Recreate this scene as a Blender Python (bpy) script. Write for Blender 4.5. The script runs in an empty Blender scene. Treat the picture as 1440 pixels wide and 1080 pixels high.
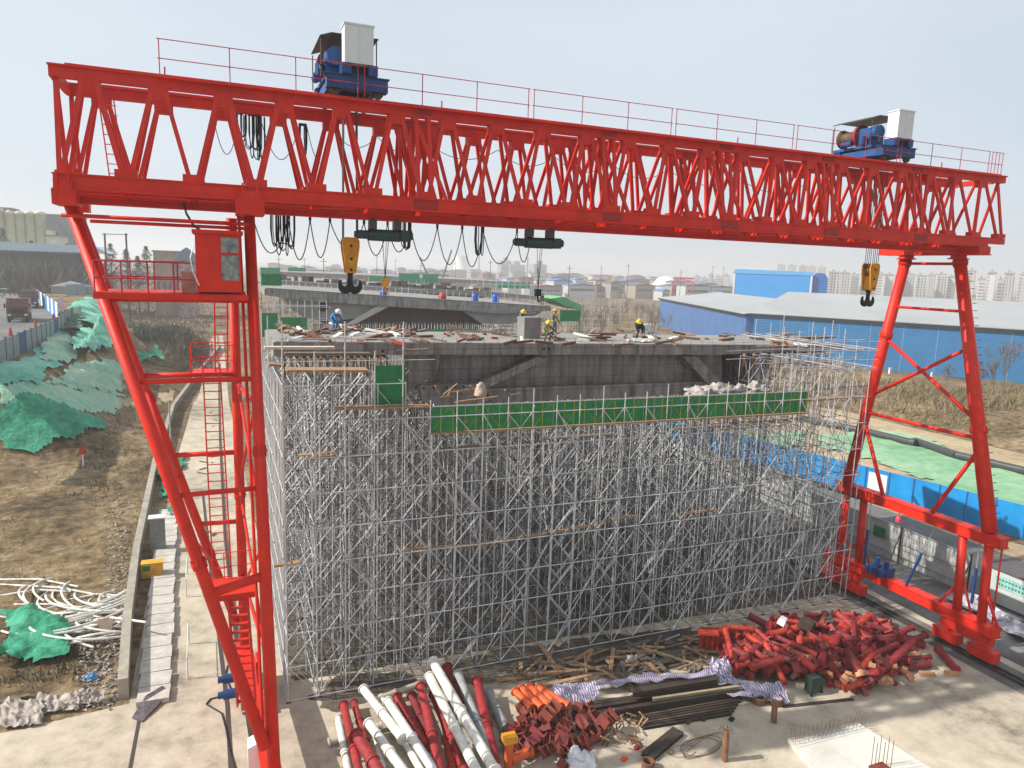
import bpy, math, random
import numpy as np
from mathutils import Vector, Matrix, Euler
random.seed(7)
C = bpy.context.scene
COL = C.collection
rad = math.radians

# ---------------------------------------------------------------- camera
F, PITCH, ROLL, YAW, CAMH = 1015.0, rad(9.05), rad(1.93), rad(22.3), 18.5
fwd = Vector((math.sin(YAW)*math.cos(PITCH), math.cos(YAW)*math.cos(PITCH), -math.sin(PITCH)))
_r = Vector((math.cos(YAW), -math.sin(YAW), 0)); _u = _r.cross(fwd)
rightv = _r*math.cos(ROLL) + _u*math.sin(ROLL)
upv = -_r*math.sin(ROLL) + _u*math.cos(ROLL)
O = Vector((0, 0, CAMH))
cam = bpy.data.objects.new('camera', bpy.data.cameras.new('camera'))
COL.objects.link(cam)
cam.data.sensor_width = 36; cam.data.lens = F/1440*36
cam.data.clip_start = 0.3; cam.data.clip_end = 9000
M = Matrix((rightv, upv, -fwd)).transposed().to_4x4(); M.translation = O
cam.matrix_world = M
C.camera = cam
def ray(x, y): return fwd + rightv*((x-720)/F) + upv*((540-y)/F)
def G(x, y, z=0.0):
    r = ray(x, y); return O + r*((z-O.z)/r.z)
def PX(x, y, X):
    r = ray(x, y); return O + r*(X/r.x)
def PY(x, y, Y):
    r = ray(x, y); return O + r*(Y/r.y)
def PD(x, y, D):
    r = ray(x, y); return O + r*(D/math.hypot(r.x, r.y))

# ---------------------------------------------------------------- world, sun, exposure
SUNV = Vector((-1.19, 0.22, 1.0)).normalized()
el = math.asin(SUNV.z)
W = bpy.data.worlds.new('World'); C.world = W; W.use_nodes = True
nt = W.node_tree; nt.nodes.clear()
out = nt.nodes.new('ShaderNodeOutputWorld'); bg = nt.nodes.new('ShaderNodeBackground')
sky = nt.nodes.new('ShaderNodeTexSky'); sky.sky_type = 'NISHITA'; sky.sun_disc = False
sky.sun_elevation = el; sky.sun_rotation = math.atan2(SUNV.x, SUNV.y)
sky.air_density = 1.0; sky.dust_density = 3.0; sky.ozone_density = 2.0; sky.altitude = 50
# thin winter overcast: the sky colour is pulled towards a pale grey
hs = nt.nodes.new('ShaderNodeMix'); hs.data_type = 'RGBA'; hs.inputs[0].default_value = 0.82
hs.inputs[7].default_value = (5.55, 6.15, 6.75, 1)
wn = nt.nodes.new('ShaderNodeTexNoise'); wn.inputs['Scale'].default_value = 1.6; wn.inputs['Detail'].default_value = 5
wt = nt.nodes.new('ShaderNodeTexCoord'); wm = nt.nodes.new('ShaderNodeMapping'); wm.inputs['Scale'].default_value = (1, 1, 3.5)
wr = nt.nodes.new('ShaderNodeMapRange'); wr.inputs['From Min'].default_value = .3; wr.inputs['From Max'].default_value = .7; wr.inputs['To Min'].default_value = .70; wr.inputs['To Max'].default_value = .93
nt.links.new(wt.outputs['Generated'], wm.inputs['Vector']); nt.links.new(wm.outputs[0], wn.inputs['Vector']); nt.links.new(wn.outputs[0], wr.inputs['Value']); nt.links.new(wr.outputs[0], hs.inputs[0])
nt.links.new(sky.outputs[0], hs.inputs[6])
nt.links.new(hs.outputs[2], bg.inputs[0]); bg.inputs[1].default_value = 0.10
nt.links.new(bg.outputs[0], out.inputs[0])
sl = bpy.data.lights.new('sun', 'SUN'); sl.energy = 4.6; sl.angle = rad(0.6); sl.color = (1, .94, .85)
so = bpy.data.objects.new('sun', sl); COL.objects.link(so)
so.rotation_euler = (-SUNV).to_track_quat('-Z', 'Y').to_euler()
C.view_settings.view_transform = 'Standard'; C.view_settings.look = 'None'
C.view_settings.exposure = 0.42; C.view_settings.gamma = 1
C.render.engine = 'CYCLES'
C.cycles.max_bounces = 6; C.cycles.volume_bounces = 1; C.cycles.transparent_max_bounces = 12

# ---------------------------------------------------------------- materials
MATS = {}
def mat(name, col, rough=.6, metal=0., vary=.12, scale=3., bump=0., bscale=20., col2=None, spec=.4, f2=.5, alpha=None, grime=0.):
    if name in MATS: return MATS[name]
    m = bpy.data.materials.new(name); m.use_nodes = True; n = m.node_tree
    b = n.nodes['Principled BSDF']
    b.inputs['Roughness'].default_value = rough; b.inputs['Metallic'].default_value = metal
    b.inputs['Specular IOR Level'].default_value = spec
    tc = n.nodes.new('ShaderNodeTexCoord')
    geo = n.nodes.new('ShaderNodeNewGeometry')
    nz = n.nodes.new('ShaderNodeTexNoise'); nz.inputs['Scale'].default_value = scale
    nz.inputs['Detail'].default_value = 5; nz.inputs['Roughness'].default_value = .65
    n.links.new(geo.outputs['Position'], nz.inputs['Vector'])
    rp = n.nodes.new('ShaderNodeValToRGB')
    c2 = col2 if col2 else tuple(max(0, c*(1-vary*2.2)) for c in col)
    hi = col if col2 else tuple(min(1, c*(1+vary)) for c in col)
    rp.color_ramp.elements[0].position = f2-.18; rp.color_ramp.elements[0].color = (*c2, 1)
    rp.color_ramp.elements[1].position = f2+.18; rp.color_ramp.elements[1].color = (*hi, 1)
    n.links.new(nz.outputs[0], rp.inputs[0]); n.links.new(rp.outputs[0], b.inputs['Base Color'])
    if bump:
        n2 = n.nodes.new('ShaderNodeTexNoise'); n2.inputs['Scale'].default_value = bscale; n2.inputs['Detail'].default_value = 4
        n.links.new(geo.outputs['Position'], n2.inputs['Vector'])
        bp = n.nodes.new('ShaderNodeBump'); bp.inputs['Strength'].default_value = bump; bp.inputs['Distance'].default_value = .1
        n.links.new(n2.outputs[0], bp.inputs['Height']); n.links.new(bp.outputs[0], b.inputs['Normal'])
    if grime:
        # run-off streaks and dust patches: noise drawn out vertically
        mp = n.nodes.new('ShaderNodeMapping'); mp.inputs['Scale'].default_value = (5, 5, .7); n3 = n.nodes.new('ShaderNodeTexNoise'); n3.inputs['Scale'].default_value = 1.3; n3.inputs['Detail'].default_value = 7; n3.inputs['Roughness'].default_value = .75
        n.links.new(geo.outputs['Position'], mp.inputs['Vector']); n.links.new(mp.outputs[0], n3.inputs['Vector'])
        r3 = n.nodes.new('ShaderNodeValToRGB'); r3.color_ramp.elements[0].position = .54; r3.color_ramp.elements[0].color = (0, 0, 0, 1); r3.color_ramp.elements[1].position = .74; r3.color_ramp.elements[1].color = (grime, grime, grime, 1)
        n.links.new(n3.outputs[0], r3.inputs[0]); mx = n.nodes.new('ShaderNodeMix'); mx.data_type = 'RGBA'; mx.inputs[7].default_value = (col[0]*.45+.02, col[1]*.4+.02, col[2]*.4+.015, 1)
        n.links.new(r3.outputs[0], mx.inputs[0]); n.links.new(rp.outputs[0], mx.inputs[6]); n.links.new(mx.outputs[2], b.inputs['Base Color'])
    if alpha: b.inputs['Alpha'].default_value = alpha
    MATS[name] = m; return m
red = mat('crane_red', (.67, .024, .007), .5, 0, .1, 1.4, .05, 6, col2=(.47, .016, .009), f2=.45, spec=.3, grime=.5)
red_dark = mat('rail_red', (.42, .02, .04), .5)
redpipe = mat('pipe_crimson', (.40, .026, .028), .6, 0, .2, 3.5, col2=(.15, .02, .02), grime=.8)
redbright = mat('pipe_orange_red', (.55, .05, .02), .6, 0, .2, 3.5, col2=(.26, .028, .018), grime=.8)
reddark = mat('pipe_oxblood', (.24, .02, .024), .6, 0, .2, 3, col2=(.11, .014, .018))
orange = mat('paint_orange', (.75, .13, .03), .5, 0, .1, 3, col2=(.5, .07, .02))
whitep = mat('pipe_white', (.74, .74, .68), .55, 0, .1, 3, col2=(.46, .44, .38), f2=.4, grime=.6)
greyp = mat('pipe_grey', (.34, .36, .36), .5, 0, .15, 3)
crate_m = mat('oxide_brown_red', (.26, .05, .035), .7, 0, .2, 5, col2=(.12, .028, .022))
steel = mat('galvanised', (.60, .61, .62), .42, .25, .12, 1.5, col2=(.36, .37, .38), f2=.42)
steel_in = mat('galvanised_shaded', (.33, .335, .34), .5, .2, .2, 1.5, col2=(.045, .045, .047), f2=.53)  # darker copy of the galvanised pipe: paints the shade inside the scaffold
steel_y = mat('yellowed_steel', (.45, .36, .15), .5, .2)
blue = mat('machine_blue', (.008, .05, .18), .45, 0, .1)
blue_l = mat('machine_blue_worn', (.012, .085, .27), .45, 0, .1)
cabin_w = mat('cabinet_grey_white', (.62, .65, .64), .5, 0, .04, 1)
black = mat('black_rubber', (.015, .015, .017), .6, 0, .1)
darkm = mat('dark_steel', (.045, .042, .042), .5, .3, .25, 4, col2=(.09, .06, .045))
hoistg = mat('hoist_green', (.02, .05, .04), .5)
yellow = mat('hook_yellow', (.75, .33, .012), .5, 0, .12, 4, col2=(.45, .2, .02))
hookblk = mat('hook_black', (.02, .02, .022), .4, .3)
rustm = mat('rust', (.20, .085, .04), .85, 0, .3, 6, col2=(.09, .045, .03))
conc = mat('concrete_grey', (.30, .285, .265), .85, 0, .15, .8, .15, 12, col2=(.20, .19, .18))
conc_d = mat('concrete_dark', (.25, .245, .24), .85, 0, .2, .7, .15, 12, col2=(.15, .145, .145))
conc_l = mat('concrete_pale', (.50, .485, .44), .8, 0, .1, 1.5, .1, 10, col2=(.40, .385, .35))
timber = mat('timber', (.42, .26, .13), .8, 0, .3, 6, col2=(.24, .14, .08))
timber_d = mat('timber_old', (.20, .155, .11), .85, 0, .3, 6, col2=(.09, .07, .055))
netg = mat('green_sheet', (.02, .24, .075), .7, 0, .2, 2, .2, 6, col2=(.012, .15, .05))
yel = mat('yellow_rib', (.50, .42, .03), .6)
tarp = None
glass = mat('window_glass', (.05, .06, .06), .12, 0, .2, 3)
wht = mat('white_paint', (.72, .73, .72), .5, 0, .05, 2)
blueh = mat('hoarding_blue', (.008, .26, .62), .5, 0, .1, .6)
plastic = mat('plastic_sheet', (.52, .49, .46), .5, 0, .3, 4, .5, 5, col2=(.22, .20, .18))
skin = mat('skin', (.36, .2, .13), .6)

def stripes(name, c1, c2, sc, axis='Z', rough=.6, wobble=0.):
    m = bpy.data.materials.new(name); m.use_nodes = True; n = m.node_tree
    b = n.nodes['Principled BSDF']; b.inputs['Roughness'].default_value = rough
    geo = n.nodes.new('ShaderNodeTexCoord'); wv = n.nodes.new('ShaderNodeTexWave')
    wv.bands_direction = axis; wv.inputs['Scale'].default_value = sc; wv.inputs['Distortion'].default_value = wobble
    n.links.new(geo.outputs['Object'], wv.inputs['Vector'])
    rp = n.nodes.new('ShaderNodeValToRGB')
    rp.color_ramp.elements[0].position = .35; rp.color_ramp.elements[1].position = .65
    rp.color_ramp.elements[0].color = (*c1, 1); rp.color_ramp.elements[1].color = (*c2, 1)
    nz = n.nodes.new('ShaderNodeTexNoise'); nz.inputs['Scale'].default_value = .35; nz.inputs['Detail'].default_value = 4
    n.links.new(geo.outputs['Object'], nz.inputs['Vector'])
    mx = n.nodes.new('ShaderNodeMix'); mx.data_type = 'RGBA'; mx.blend_type = 'MULTIPLY'; mx.inputs[0].default_value = .5
    n.links.new(wv.outputs[0], rp.inputs[0]); n.links.new(rp.outputs[0], mx.inputs[6]); n.links.new(nz.outputs[0], mx.inputs[7])
    n.links.new(mx.outputs[2], b.inputs['Base Color'])
    MATS[name] = m; return m
shedblue = stripes('ribbed_blue_sheet', (.012, .12, .32), (.04, .26, .54), .9, 'Z', .5)
tarp = stripes('striped_tarp', (.62, .60, .66), (.20, .15, .34), 3.2, 'X', .7, 1.5)
formw = stripes('formwork_slats', (.16, .085, .05), (.045, .03, .025), 1.2, 'X', .8, .3)

def ground_mat(name, stops, scale, detail=7, bump=.4, bscale=3, mscale=.12, rough=.95, second=None):
    m = bpy.data.materials.new(name); m.use_nodes = True; n = m.node_tree
    b = n.nodes['Principled BSDF']; b.inputs['Roughness'].default_value = rough; b.inputs['Specular IOR Level'].default_value = .2
    geo = n.nodes.new('ShaderNodeNewGeometry')
    nz = n.nodes.new('ShaderNodeTexNoise'); nz.inputs['Scale'].default_value = scale; nz.inputs['Detail'].default_value = detail; nz.inputs['Roughness'].default_value = .7
    n.links.new(geo.outputs['Position'], nz.inputs['Vector'])
    n3 = n.nodes.new('ShaderNodeTexNoise'); n3.inputs['Scale'].default_value = mscale; n3.inputs['Detail'].default_value = 4
    n.links.new(geo.outputs['Position'], n3.inputs['Vector'])
    ad = n.nodes.new('ShaderNodeMath'); ad.operation = 'MULTIPLY_ADD'; ad.inputs[1].default_value = .55
    hf = n.nodes.new('ShaderNodeMath'); hf.operation = 'MULTIPLY'; hf.inputs[1].default_value = .45
    n.links.new(n3.outputs[0], hf.inputs[0]); n.links.new(nz.outputs[0], ad.inputs[0]); n.links.new(hf.outputs[0], ad.inputs[2])
    rp = n.nodes.new('ShaderNodeValToRGB'); cr = rp.color_ramp
    while len(cr.elements) < len(stops): cr.elements.new(.5)
    for e, (p, c) in zip(cr.elements, stops): e.position = p; e.color = (*c, 1)
    n.links.new(ad.outputs[0], rp.inputs[0]); n.links.new(rp.outputs[0], b.inputs['Base Color'])
    n2 = n.nodes.new('ShaderNodeTexNoise'); n2.inputs['Scale'].default_value = bscale; n2.inputs['Detail'].default_value = 6
    n.links.new(geo.outputs['Position'], n2.inputs['Vector'])
    bp = n.nodes.new('ShaderNodeBump'); bp.inputs['Strength'].default_value = bump; bp.inputs['Distance'].default_value = .25
    n.links.new(n2.outputs[0], bp.inputs['Height']); n.links.new(bp.outputs[0], b.inputs['Normal'])
    MATS[name] = m; return m
g_field = ground_mat('dry_field', [(.38, (.04, .03, .018)), (.46, (.115, .08, .042)), (.54, (.215, .152, .082)), (.66, (.36, .28, .175))], 1.3)
g_dirt = ground_mat('site_dirt', [(.36, (.05, .045, .037)), (.5, (.11, .095, .075)), (.64, (.22, .19, .15))], 1.1)
g_yard = ground_mat('yard_concrete', [(.35, (.18, .155, .12)), (.43, (.34, .295, .23)), (.5, (.44, .38, .295)), (.62, (.55, .48, .375))], .9, bump=.08, bscale=6, mscale=.09, rough=.8)
g_asph = ground_mat('asphalt', [(.35, (.10, .10, .10)), (.5, (.15, .148, .145)), (.65, (.21, .205, .2))], .8, bump=.08, bscale=8)
g_wet = ground_mat('stained_concrete', [(.35, (.07, .068, .065)), (.5, (.15, .145, .14)), (.65, (.27, .255, .235))], .7, bump=.08, bscale=8)
g_tan = ground_mat('tan_soil', [(.35, (.24, .18, .11)), (.5, (.38, .29, .18)), (.65, (.48, .39, .26))], .9)
g_geo = ground_mat('green_geotextile', [(.36, (.14, .29, .16)), (.5, (.22, .40, .24)), (.64, (.36, .46, .30))], .8, bump=.3, bscale=2)
def netmat(name, a, b_, c):
    return ground_mat(name, [(.34, a), (.48, b_), (.62, c)], 1.6, bump=.7, bscale=2.2, mscale=.3, rough=.8)
net_teal = netmat('net_teal', (.06, .25, .18), (.13, .40, .29), (.26, .52, .40))
net_green = netmat('net_green', (.012, .11, .06), (.03, .24, .14), (.08, .36, .23))
net_pale = netmat('net_pale', (.15, .36, .26), (.27, .48, .35), (.44, .50, .36))

# ---------------------------------------------------------------- mesh helpers
class MB:
    def __init__(s): s.v = []; s.f = []; s.mi = []; s.cur = 0
    def add(s, vs, fs):
        o = len(s.v); s.v += [tuple(v) for v in vs]; s.f += [tuple(i+o for i in f) for f in fs]; s.mi += [s.cur]*len(fs); return s
    def sweep(s, pts, rads, n=12):
        vs = []; k = len(pts)
        for i, (p, r) in enumerate(zip(pts, rads)):
            d = (Vector(pts[min(k-1, i+1)])-Vector(pts[max(0, i-1)])).normalized(); u = Vector((0, 1, 0)); e = d.cross(u).normalized()
            for q in range(n): t = 2*math.pi*q/n; vs.append(Vector(p)+e*(r*math.cos(t))+u*(r*math.sin(t)))
        fs = [(i*n+q, i*n+(q+1) % n, (i+1)*n+(q+1) % n, (i+1)*n+q) for i in range(k-1) for q in range(n)]
        return s.add(vs, fs+[tuple(range(n)), tuple(range(k*n-1, k*n-n-1, -1))])
    def box(s, x0, x1, y0, y1, z0, z1):
        return s.add([(x0,y0,z0),(x1,y0,z0),(x1,y1,z0),(x0,y1,z0),(x0,y0,z1),(x1,y0,z1),(x1,y1,z1),(x0,y1,z1)],
            [(0,3,2,1),(4,5,6,7),(0,1,5,4),(1,2,6,5),(2,3,7,6),(3,0,4,7)])
    def bar(s, a, b, w, h=None, up=(0,0,1)):
        a = Vector(a); b = Vector(b); h = h or w
        d = (b-a).normalized(); u = Vector(up)
        if abs(d.dot(u)) > .98: u = Vector((0,1,0))
        r = d.cross(u).normalized(); u = r.cross(d)
        vs = []
        for p in (a, b):
            for i, j in ((-1,-1),(1,-1),(1,1),(-1,1)): vs.append(p + r*(i*w/2) + u*(j*h/2))
        return s.add(vs, [(0,3,2,1),(4,5,6,7),(0,1,5,4),(1,2,6,5),(2,3,7,6),(3,0,4,7)])
    def tube(s, a, b, r, n=8, r2=None, caps=True):
        a = Vector(a); b = Vector(b); r2 = r if r2 is None else r2
        d = (b-a).normalized(); u = Vector((0,0,1))
        if abs(d.dot(u)) > .98: u = Vector((0,1,0))
        e = d.cross(u).normalized(); g = e.cross(d)
        vs = []
        for p, q in ((a, r), (b, r2)):
            for i in range(n):
                t = 2*math.pi*i/n; vs.append(p + e*(q*math.cos(t)) + g*(q*math.sin(t)))
        fs = [(i, (i+1) % n, n+(i+1) % n, n+i) for i in range(n)]
        if caps: fs += [tuple(range(n-1, -1, -1)), tuple(range(n, 2*n))]
        return s.add(vs, fs)
    def path(s, pts, r, n=6):
        for a, b in zip(pts[:-1], pts[1:]): s.tube(a, b, r, n)
        return s
    def lathe(s, prof, n=20, c=(0,0,0)):
        vs = []; c = Vector(c)
        for r, z in prof:
            for i in range(n):
                t = 2*math.pi*i/n; vs.append(c + Vector((r*math.cos(t), r*math.sin(t), z)))
        fs = []
        for k in range(len(prof)-1):
            for i in range(n): fs.append((k*n+i, k*n+(i+1) % n, (k+1)*n+(i+1) % n, (k+1)*n+i))
        return s.add(vs, fs)
    def prism(s, poly, y0, y1):
        n = len(poly); vs = [(x, y0, z) for x, z in poly] + [(x, y1, z) for x, z in poly]
        return s.add(vs, [tuple(range(n)), tuple(range(2*n-1, n-1, -1))] + [((i+1) % n, i, n+i, n+(i+1) % n) for i in range(n)])
    def build(s, name, m, parent=None, smooth=False):
        me = bpy.data.meshes.new(name); me.from_pydata(s.v, [], s.f)
        ms = m if isinstance(m, (list, tuple)) else [m]
        for q in ms: me.materials.append(q)
        if len(ms) > 1: me.polygons.foreach_set('material_index', s.mi)
        if smooth: me.polygons.foreach_set('use_smooth', [True]*len(me.polygons))
        me.update()
        o = bpy.data.objects.new(name, me); COL.objects.link(o)
        if parent: o.parent = parent
        return o
def smooth_sides(o):
    for p in o.data.polygons: p.use_smooth = len(p.vertices) == 4
    return o
def tag(o, label=None, cat=None, group=None, kind=None):
    if label: o['label'] = label
    if cat: o['category'] = cat
    if group: o['group'] = group
    if kind: o['kind'] = kind
    return o
def empty(name, loc, label=None, cat=None, group=None):
    o = bpy.data.objects.new(name, None); COL.objects.link(o); o.location = loc; o.empty_display_size = .2
    return tag(o, label, cat, group)
def local(mb, loc):
    l = Vector(loc); mb.v = [tuple(Vector(v)-l) for v in mb.v]; return mb
class Thing:
    """a thing whose parts are written in world coordinates round its base point"""
    def __init__(s, name, loc, label, cat, group=None):
        s.loc = Vector(loc); s.o = empty(name, loc, label, cat, group)
    def parts(s, name, mb, m, sm=False):
        """one object per connected piece of mb"""
        par = list(range(len(mb.v)))
        def fd(i):
            while par[i] != i: par[i] = par[par[i]]; i = par[i]
            return i
        for f in mb.f:
            for k in f[1:]: par[fd(k)] = fd(f[0])
        gr = {}
        for f in mb.f: gr.setdefault(fd(f[0]), []).append(f)
        for fs in gr.values():
            ids = sorted({i for f in fs for i in f}); mp = {i: k for k, i in enumerate(ids)}
            b = MB(); b.add([mb.v[i] for i in ids], [tuple(mp[i] for i in f) for f in fs]); s.part(name, b, m, None, sm)
    def part(s, name, mb, m, parent=None, sm=False):
        local(mb, s.loc); return mb.build(name, m, parent or s.o, sm)
def single(name, mb, m, label, cat, group=None, sm=False, loc=None):
    if loc is None:
        a = np.array(mb.v); loc = (float(a[:,0].mean()), float(a[:,1].mean()), float(a[:,2].min()))
    local(mb, loc); o = mb.build(name, m, None, sm); o.location = loc
    return tag(o, label, cat, group)
def copy_tree(o, parent=None):
    c = o.copy(); COL.objects.link(c)
    if parent: c.parent = parent
    for ch in [k for k in o.children]: copy_tree(ch, c)
    return c
def lerp(a, b, t): return Vector(a)*(1-t) + Vector(b)*t
def sm(t): t = max(0., min(1., t)); return t*t*(3-2*t)
def inpoly(x, y, P):
    c = False; j = len(P)-1
    for i in range(len(P)):
        if (P[i][1] > y) != (P[j][1] > y) and x < (P[j][0]-P[i][0])*(y-P[i][1])/(P[j][1]-P[i][1])+P[i][0]: c = not c
        j = i
    return c
from mathutils import noise as mn
def nz(x, y, s, o=0): return mn.noise(Vector((x*s+o, y*s-o, o*1.7)))
def blob(name, p, sx, sy, sz, m, label, cat, seed=1, rough=.35, n=18):
    b = MB(); vs = []
    for j in range(n//2+1):
        for i in range(n):
            a = 2*math.pi*i/n; t = math.pi/2*j/(n//2)
            r = math.cos(t); v = Vector((math.cos(a)*r, math.sin(a)*r, math.sin(t)))
            q = 1+rough*mn.noise(v*2.3+Vector((seed*3.1,0,0)))+rough*.6*mn.noise(v*6+Vector((seed,1,2)))
            vs.append((p[0]+v.x*sx*q, p[1]+v.y*sy*q, p[2]+v.z*sz*q))
    fs = [(j*n+i, j*n+(i+1)%n, (j+1)*n+(i+1)%n, (j+1)*n+i) for j in range(n//2) for i in range(n)]
    b.add(vs, fs); return single(name, b, m, label, cat, None, True)

def board_conc(name, base, joint, bw=1.22, bh=.62):
    m = bpy.data.materials.new(name); m.use_nodes = True; n = m.node_tree; b = n.nodes['Principled BSDF']; b.inputs['Roughness'].default_value = .88; b.inputs['Specular IOR Level'].default_value = .25
    g = n.nodes.new('ShaderNodeNewGeometry'); sp_ = n.nodes.new('ShaderNodeSeparateXYZ'); cb = n.nodes.new('ShaderNodeCombineXYZ'); ad = n.nodes.new('ShaderNodeMath'); ad.operation = 'ADD'
    n.links.new(g.outputs['Position'], sp_.inputs[0]); n.links.new(sp_.outputs[0], ad.inputs[0]); n.links.new(sp_.outputs[1], ad.inputs[1]); n.links.new(ad.outputs[0], cb.inputs[0]); n.links.new(sp_.outputs[2], cb.inputs[1])
    br = n.nodes.new('ShaderNodeTexBrick'); br.offset = 0; br.inputs['Scale'].default_value = 1; br.inputs['Brick Width'].default_value = bw; br.inputs['Row Height'].default_value = bh; br.inputs['Mortar Size'].default_value = .014; br.inputs['Mortar Smooth'].default_value = .3
    br.inputs['Color1'].default_value = (*base, 1); br.inputs['Color2'].default_value = (*[c*.86 for c in base], 1); br.inputs['Mortar'].default_value = (*joint, 1)
    n.links.new(cb.outputs[0], br.inputs['Vector'])
    mp = n.nodes.new('ShaderNodeMapping'); mp.inputs['Scale'].default_value = (2.2, 2.2, .35); nz1 = n.nodes.new('ShaderNodeTexNoise'); nz1.inputs['Scale'].default_value = 1.1; nz1.inputs['Detail'].default_value = 8; nz1.inputs['Roughness'].default_value = .7
    n.links.new(g.outputs['Position'], mp.inputs['Vector']); n.links.new(mp.outputs[0], nz1.inputs['Vector'])
    r3 = n.nodes.new('ShaderNodeValToRGB'); r3.color_ramp.elements[0].position = .34; r3.color_ramp.elements[0].color = (.42, .41, .40, 1); r3.color_ramp.elements[1].position = .62; r3.color_ramp.elements[1].color = (1.1, 1.08, 1.05, 1)
    n.links.new(nz1.outputs[0], r3.inputs[0]); mx = n.nodes.new('ShaderNodeMix'); mx.data_type = 'RGBA'; mx.blend_type = 'MULTIPLY'; mx.inputs[0].default_value = 1
    n.links.new(br.outputs[0], mx.inputs[6]); n.links.new(r3.outputs[0], mx.inputs[7]); n.links.new(mx.outputs[2], b.inputs['Base Color'])
    MATS[name] = m; return m
conc_b = board_conc('board_marked_concrete', (.34, .33, .32), (.12, .12, .12))
# ---------------------------------------------------------------- terrain
def plateau(X, Y):
    """horizontal distance outside the raised road bank on the left"""
    xe = -20 if Y < 121 else (-20 - (Y-121)*.12)
    dx = max(0, X-xe); dy = max(0, 83-Y)
    return math.hypot(dx, dy)
def H(X, Y):
    d = plateau(X, Y)
    z = 7.5*sm(1-d/12.5) if Y < 420 else 7.5*sm(1-d/12.5)*sm(1-(Y-420)/200)
    if X < -4.4 and Y > 31:
        e = min(1, (-4.4-X)/2)*min(1, (Y-31)/4)*(1-sm(1-d/6) if d < 6 else 1)
        z += e*(.25*(1+nz(X, Y, .28, 3))*1.2 + .12*nz(X, Y, 1.1, 9))
        if 0 < d < 16: z += .9*max(0, nz(X, Y, .16, 5))*e
    # scrubby rise left of the tracks and the bank on the right
    if -16 < X < -3 and 95 < Y < 200: z += 3.2*sm((Y-95)/30)*sm((200-Y)/40)*sm((-3-X)/5)
    if X > 82 and 20 < Y < 150: z += 2.6*sm((X-82)/14)*sm((Y-20)/20)*(1+.5*nz(X, Y, .08))*sm((120-X)/18)
    return z
def GH(x, y):
    """first point of the terrain seen along a pixel ray"""
    r = ray(x, y); t = 25.
    for _ in range(900):
        p = O+r*t
        if p.z <= H(p.x, p.y): break
        t += .25+t*.002
    return p
def axis(a, fine0, fine1, step, b):
    o = []; t = a
    o = list(np.geomspace(abs(a-fine0)+20, 20, 14)); left = [fine0-(q-20) for q in o[:-1]]
    mid = list(np.arange(fine0, fine1, step)); o2 = list(np.geomspace(20, abs(b-fine1)+20, 14)); rt = [fine1+(q-20) for q in o2]
    return left+mid+rt
xs = axis(-5000, -60, 120, 1.25, 5000); ys = axis(-300, 2, 240, 1.25, 6500)
mb = MB(); nx, ny = len(xs), len(ys)
mb.v = [(x, y, H(x, y)) for y in ys for x in xs]
mb.f = [(j*nx+i, j*nx+i+1, (j+1)*nx+i+1, (j+1)*nx+i) for j in range(ny-1) for i in range(nx-1)]
mb.mi = [0]*len(mb.f)
tag(mb.build('ground', g_field, None, True), kind='structure')
def sheet(name, pts, z, m, kind='structure'):
    b = MB(); b.add([(x, y, z) for x, y in pts], [tuple(range(len(pts)))]); o = b.build(name, m)
    if kind: o['kind'] = kind
    return o
def ribbon(name, line, w, z, m, n=40):
    b = MB(); pts = []
    for (x0, y0), (x1, y1) in zip(line[:-1], line[1:]):
        k = max(2, int(math.hypot(x1-x0, y1-y0)/4))
        pts += [(x0+(x1-x0)*i/k, y0+(y1-y0)*i/k) for i in range(k)]
    pts.append(line[-1])
    for i, (x, y) in enumerate(pts):
        a = pts[max(0, i-1)]; c = pts[min(len(pts)-1, i+1)]; d = Vector((c[0]-a[0], c[1]-a[1])).normalized(); nn = Vector((-d.y, d.x))
        for s in (-1, 1):
            X, Y = x+nn.x*w/2*s, y+nn.y*w/2*s; b.v.append((X, Y, z if z is not None else H(X, Y)+.03))
    b.f = [(2*i, 2*i+1, 2*i+3, 2*i+2) for i in range(len(pts)-1)]; b.mi = [0]*len(b.f)
    o = b.build(name, m); o['kind'] = 'structure'; return o
sheet('concrete_yard', [(-60, 3), (70, 3), (70, 12), (36.2, 12), (36.2, 30.2), (2.6, 31.2), (2.4, 33), (1.9, 60), (1, 100), (1, 190), (-1.5, 190), (-3.3, 100), (-4.2, 60), (-4.1, 46), (-3.9, 31.5), (-6, 31.2), (-9, 32.3), (-13, 31.6), (-60, 33)], .012, g_yard)
sheet('scaffold_pad', [(2.7, 31.0), (36.3, 30.1), (36.3, 84), (1.9, 84)], .018, g_dirt)
sheet('apron', [(36.3, 10), (41.9, 10), (41.9, 200), (36.3, 200)], .016, g_wet)
ribbon('road', [(46.2, -10), (46.2, 62), (47, 120), (60, 220)], 8.2, .02, g_asph)
sheet('verge', [(50.4, 46.5), (50.9, 40), (53.9, 30.5), (60, 8), (50.3, 8), (50.3, 58), (48.4, 58)], .026, g_tan)
sheet('far_verge', [(54.3, 34.6), (66, -12), (112, -6), (96, 60), (84, 74), (74, 92), (50, 92), (50.3, 52)], .024, g_tan)
def ragged(name, cx_, cy_, rx_, ry_, z, m, seed, n=60):
    b = MB(); vs = [(cx_, cy_, z)]
    for i in range(n):
        a = 6.2832*i/n; q = 1+.35*nz(math.cos(a)*2, math.sin(a)*2, 1, seed)+.15*nz(math.cos(a)*7, math.sin(a)*7, 1, seed); vs.append((cx_+rx_*q*math.cos(a), cy_+ry_*q*math.sin(a), z))
    b.add(vs, [(0, 1+i, 1+(i+1) % n) for i in range(n)]); o = b.build(name, m); o['kind'] = 'structure'
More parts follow.
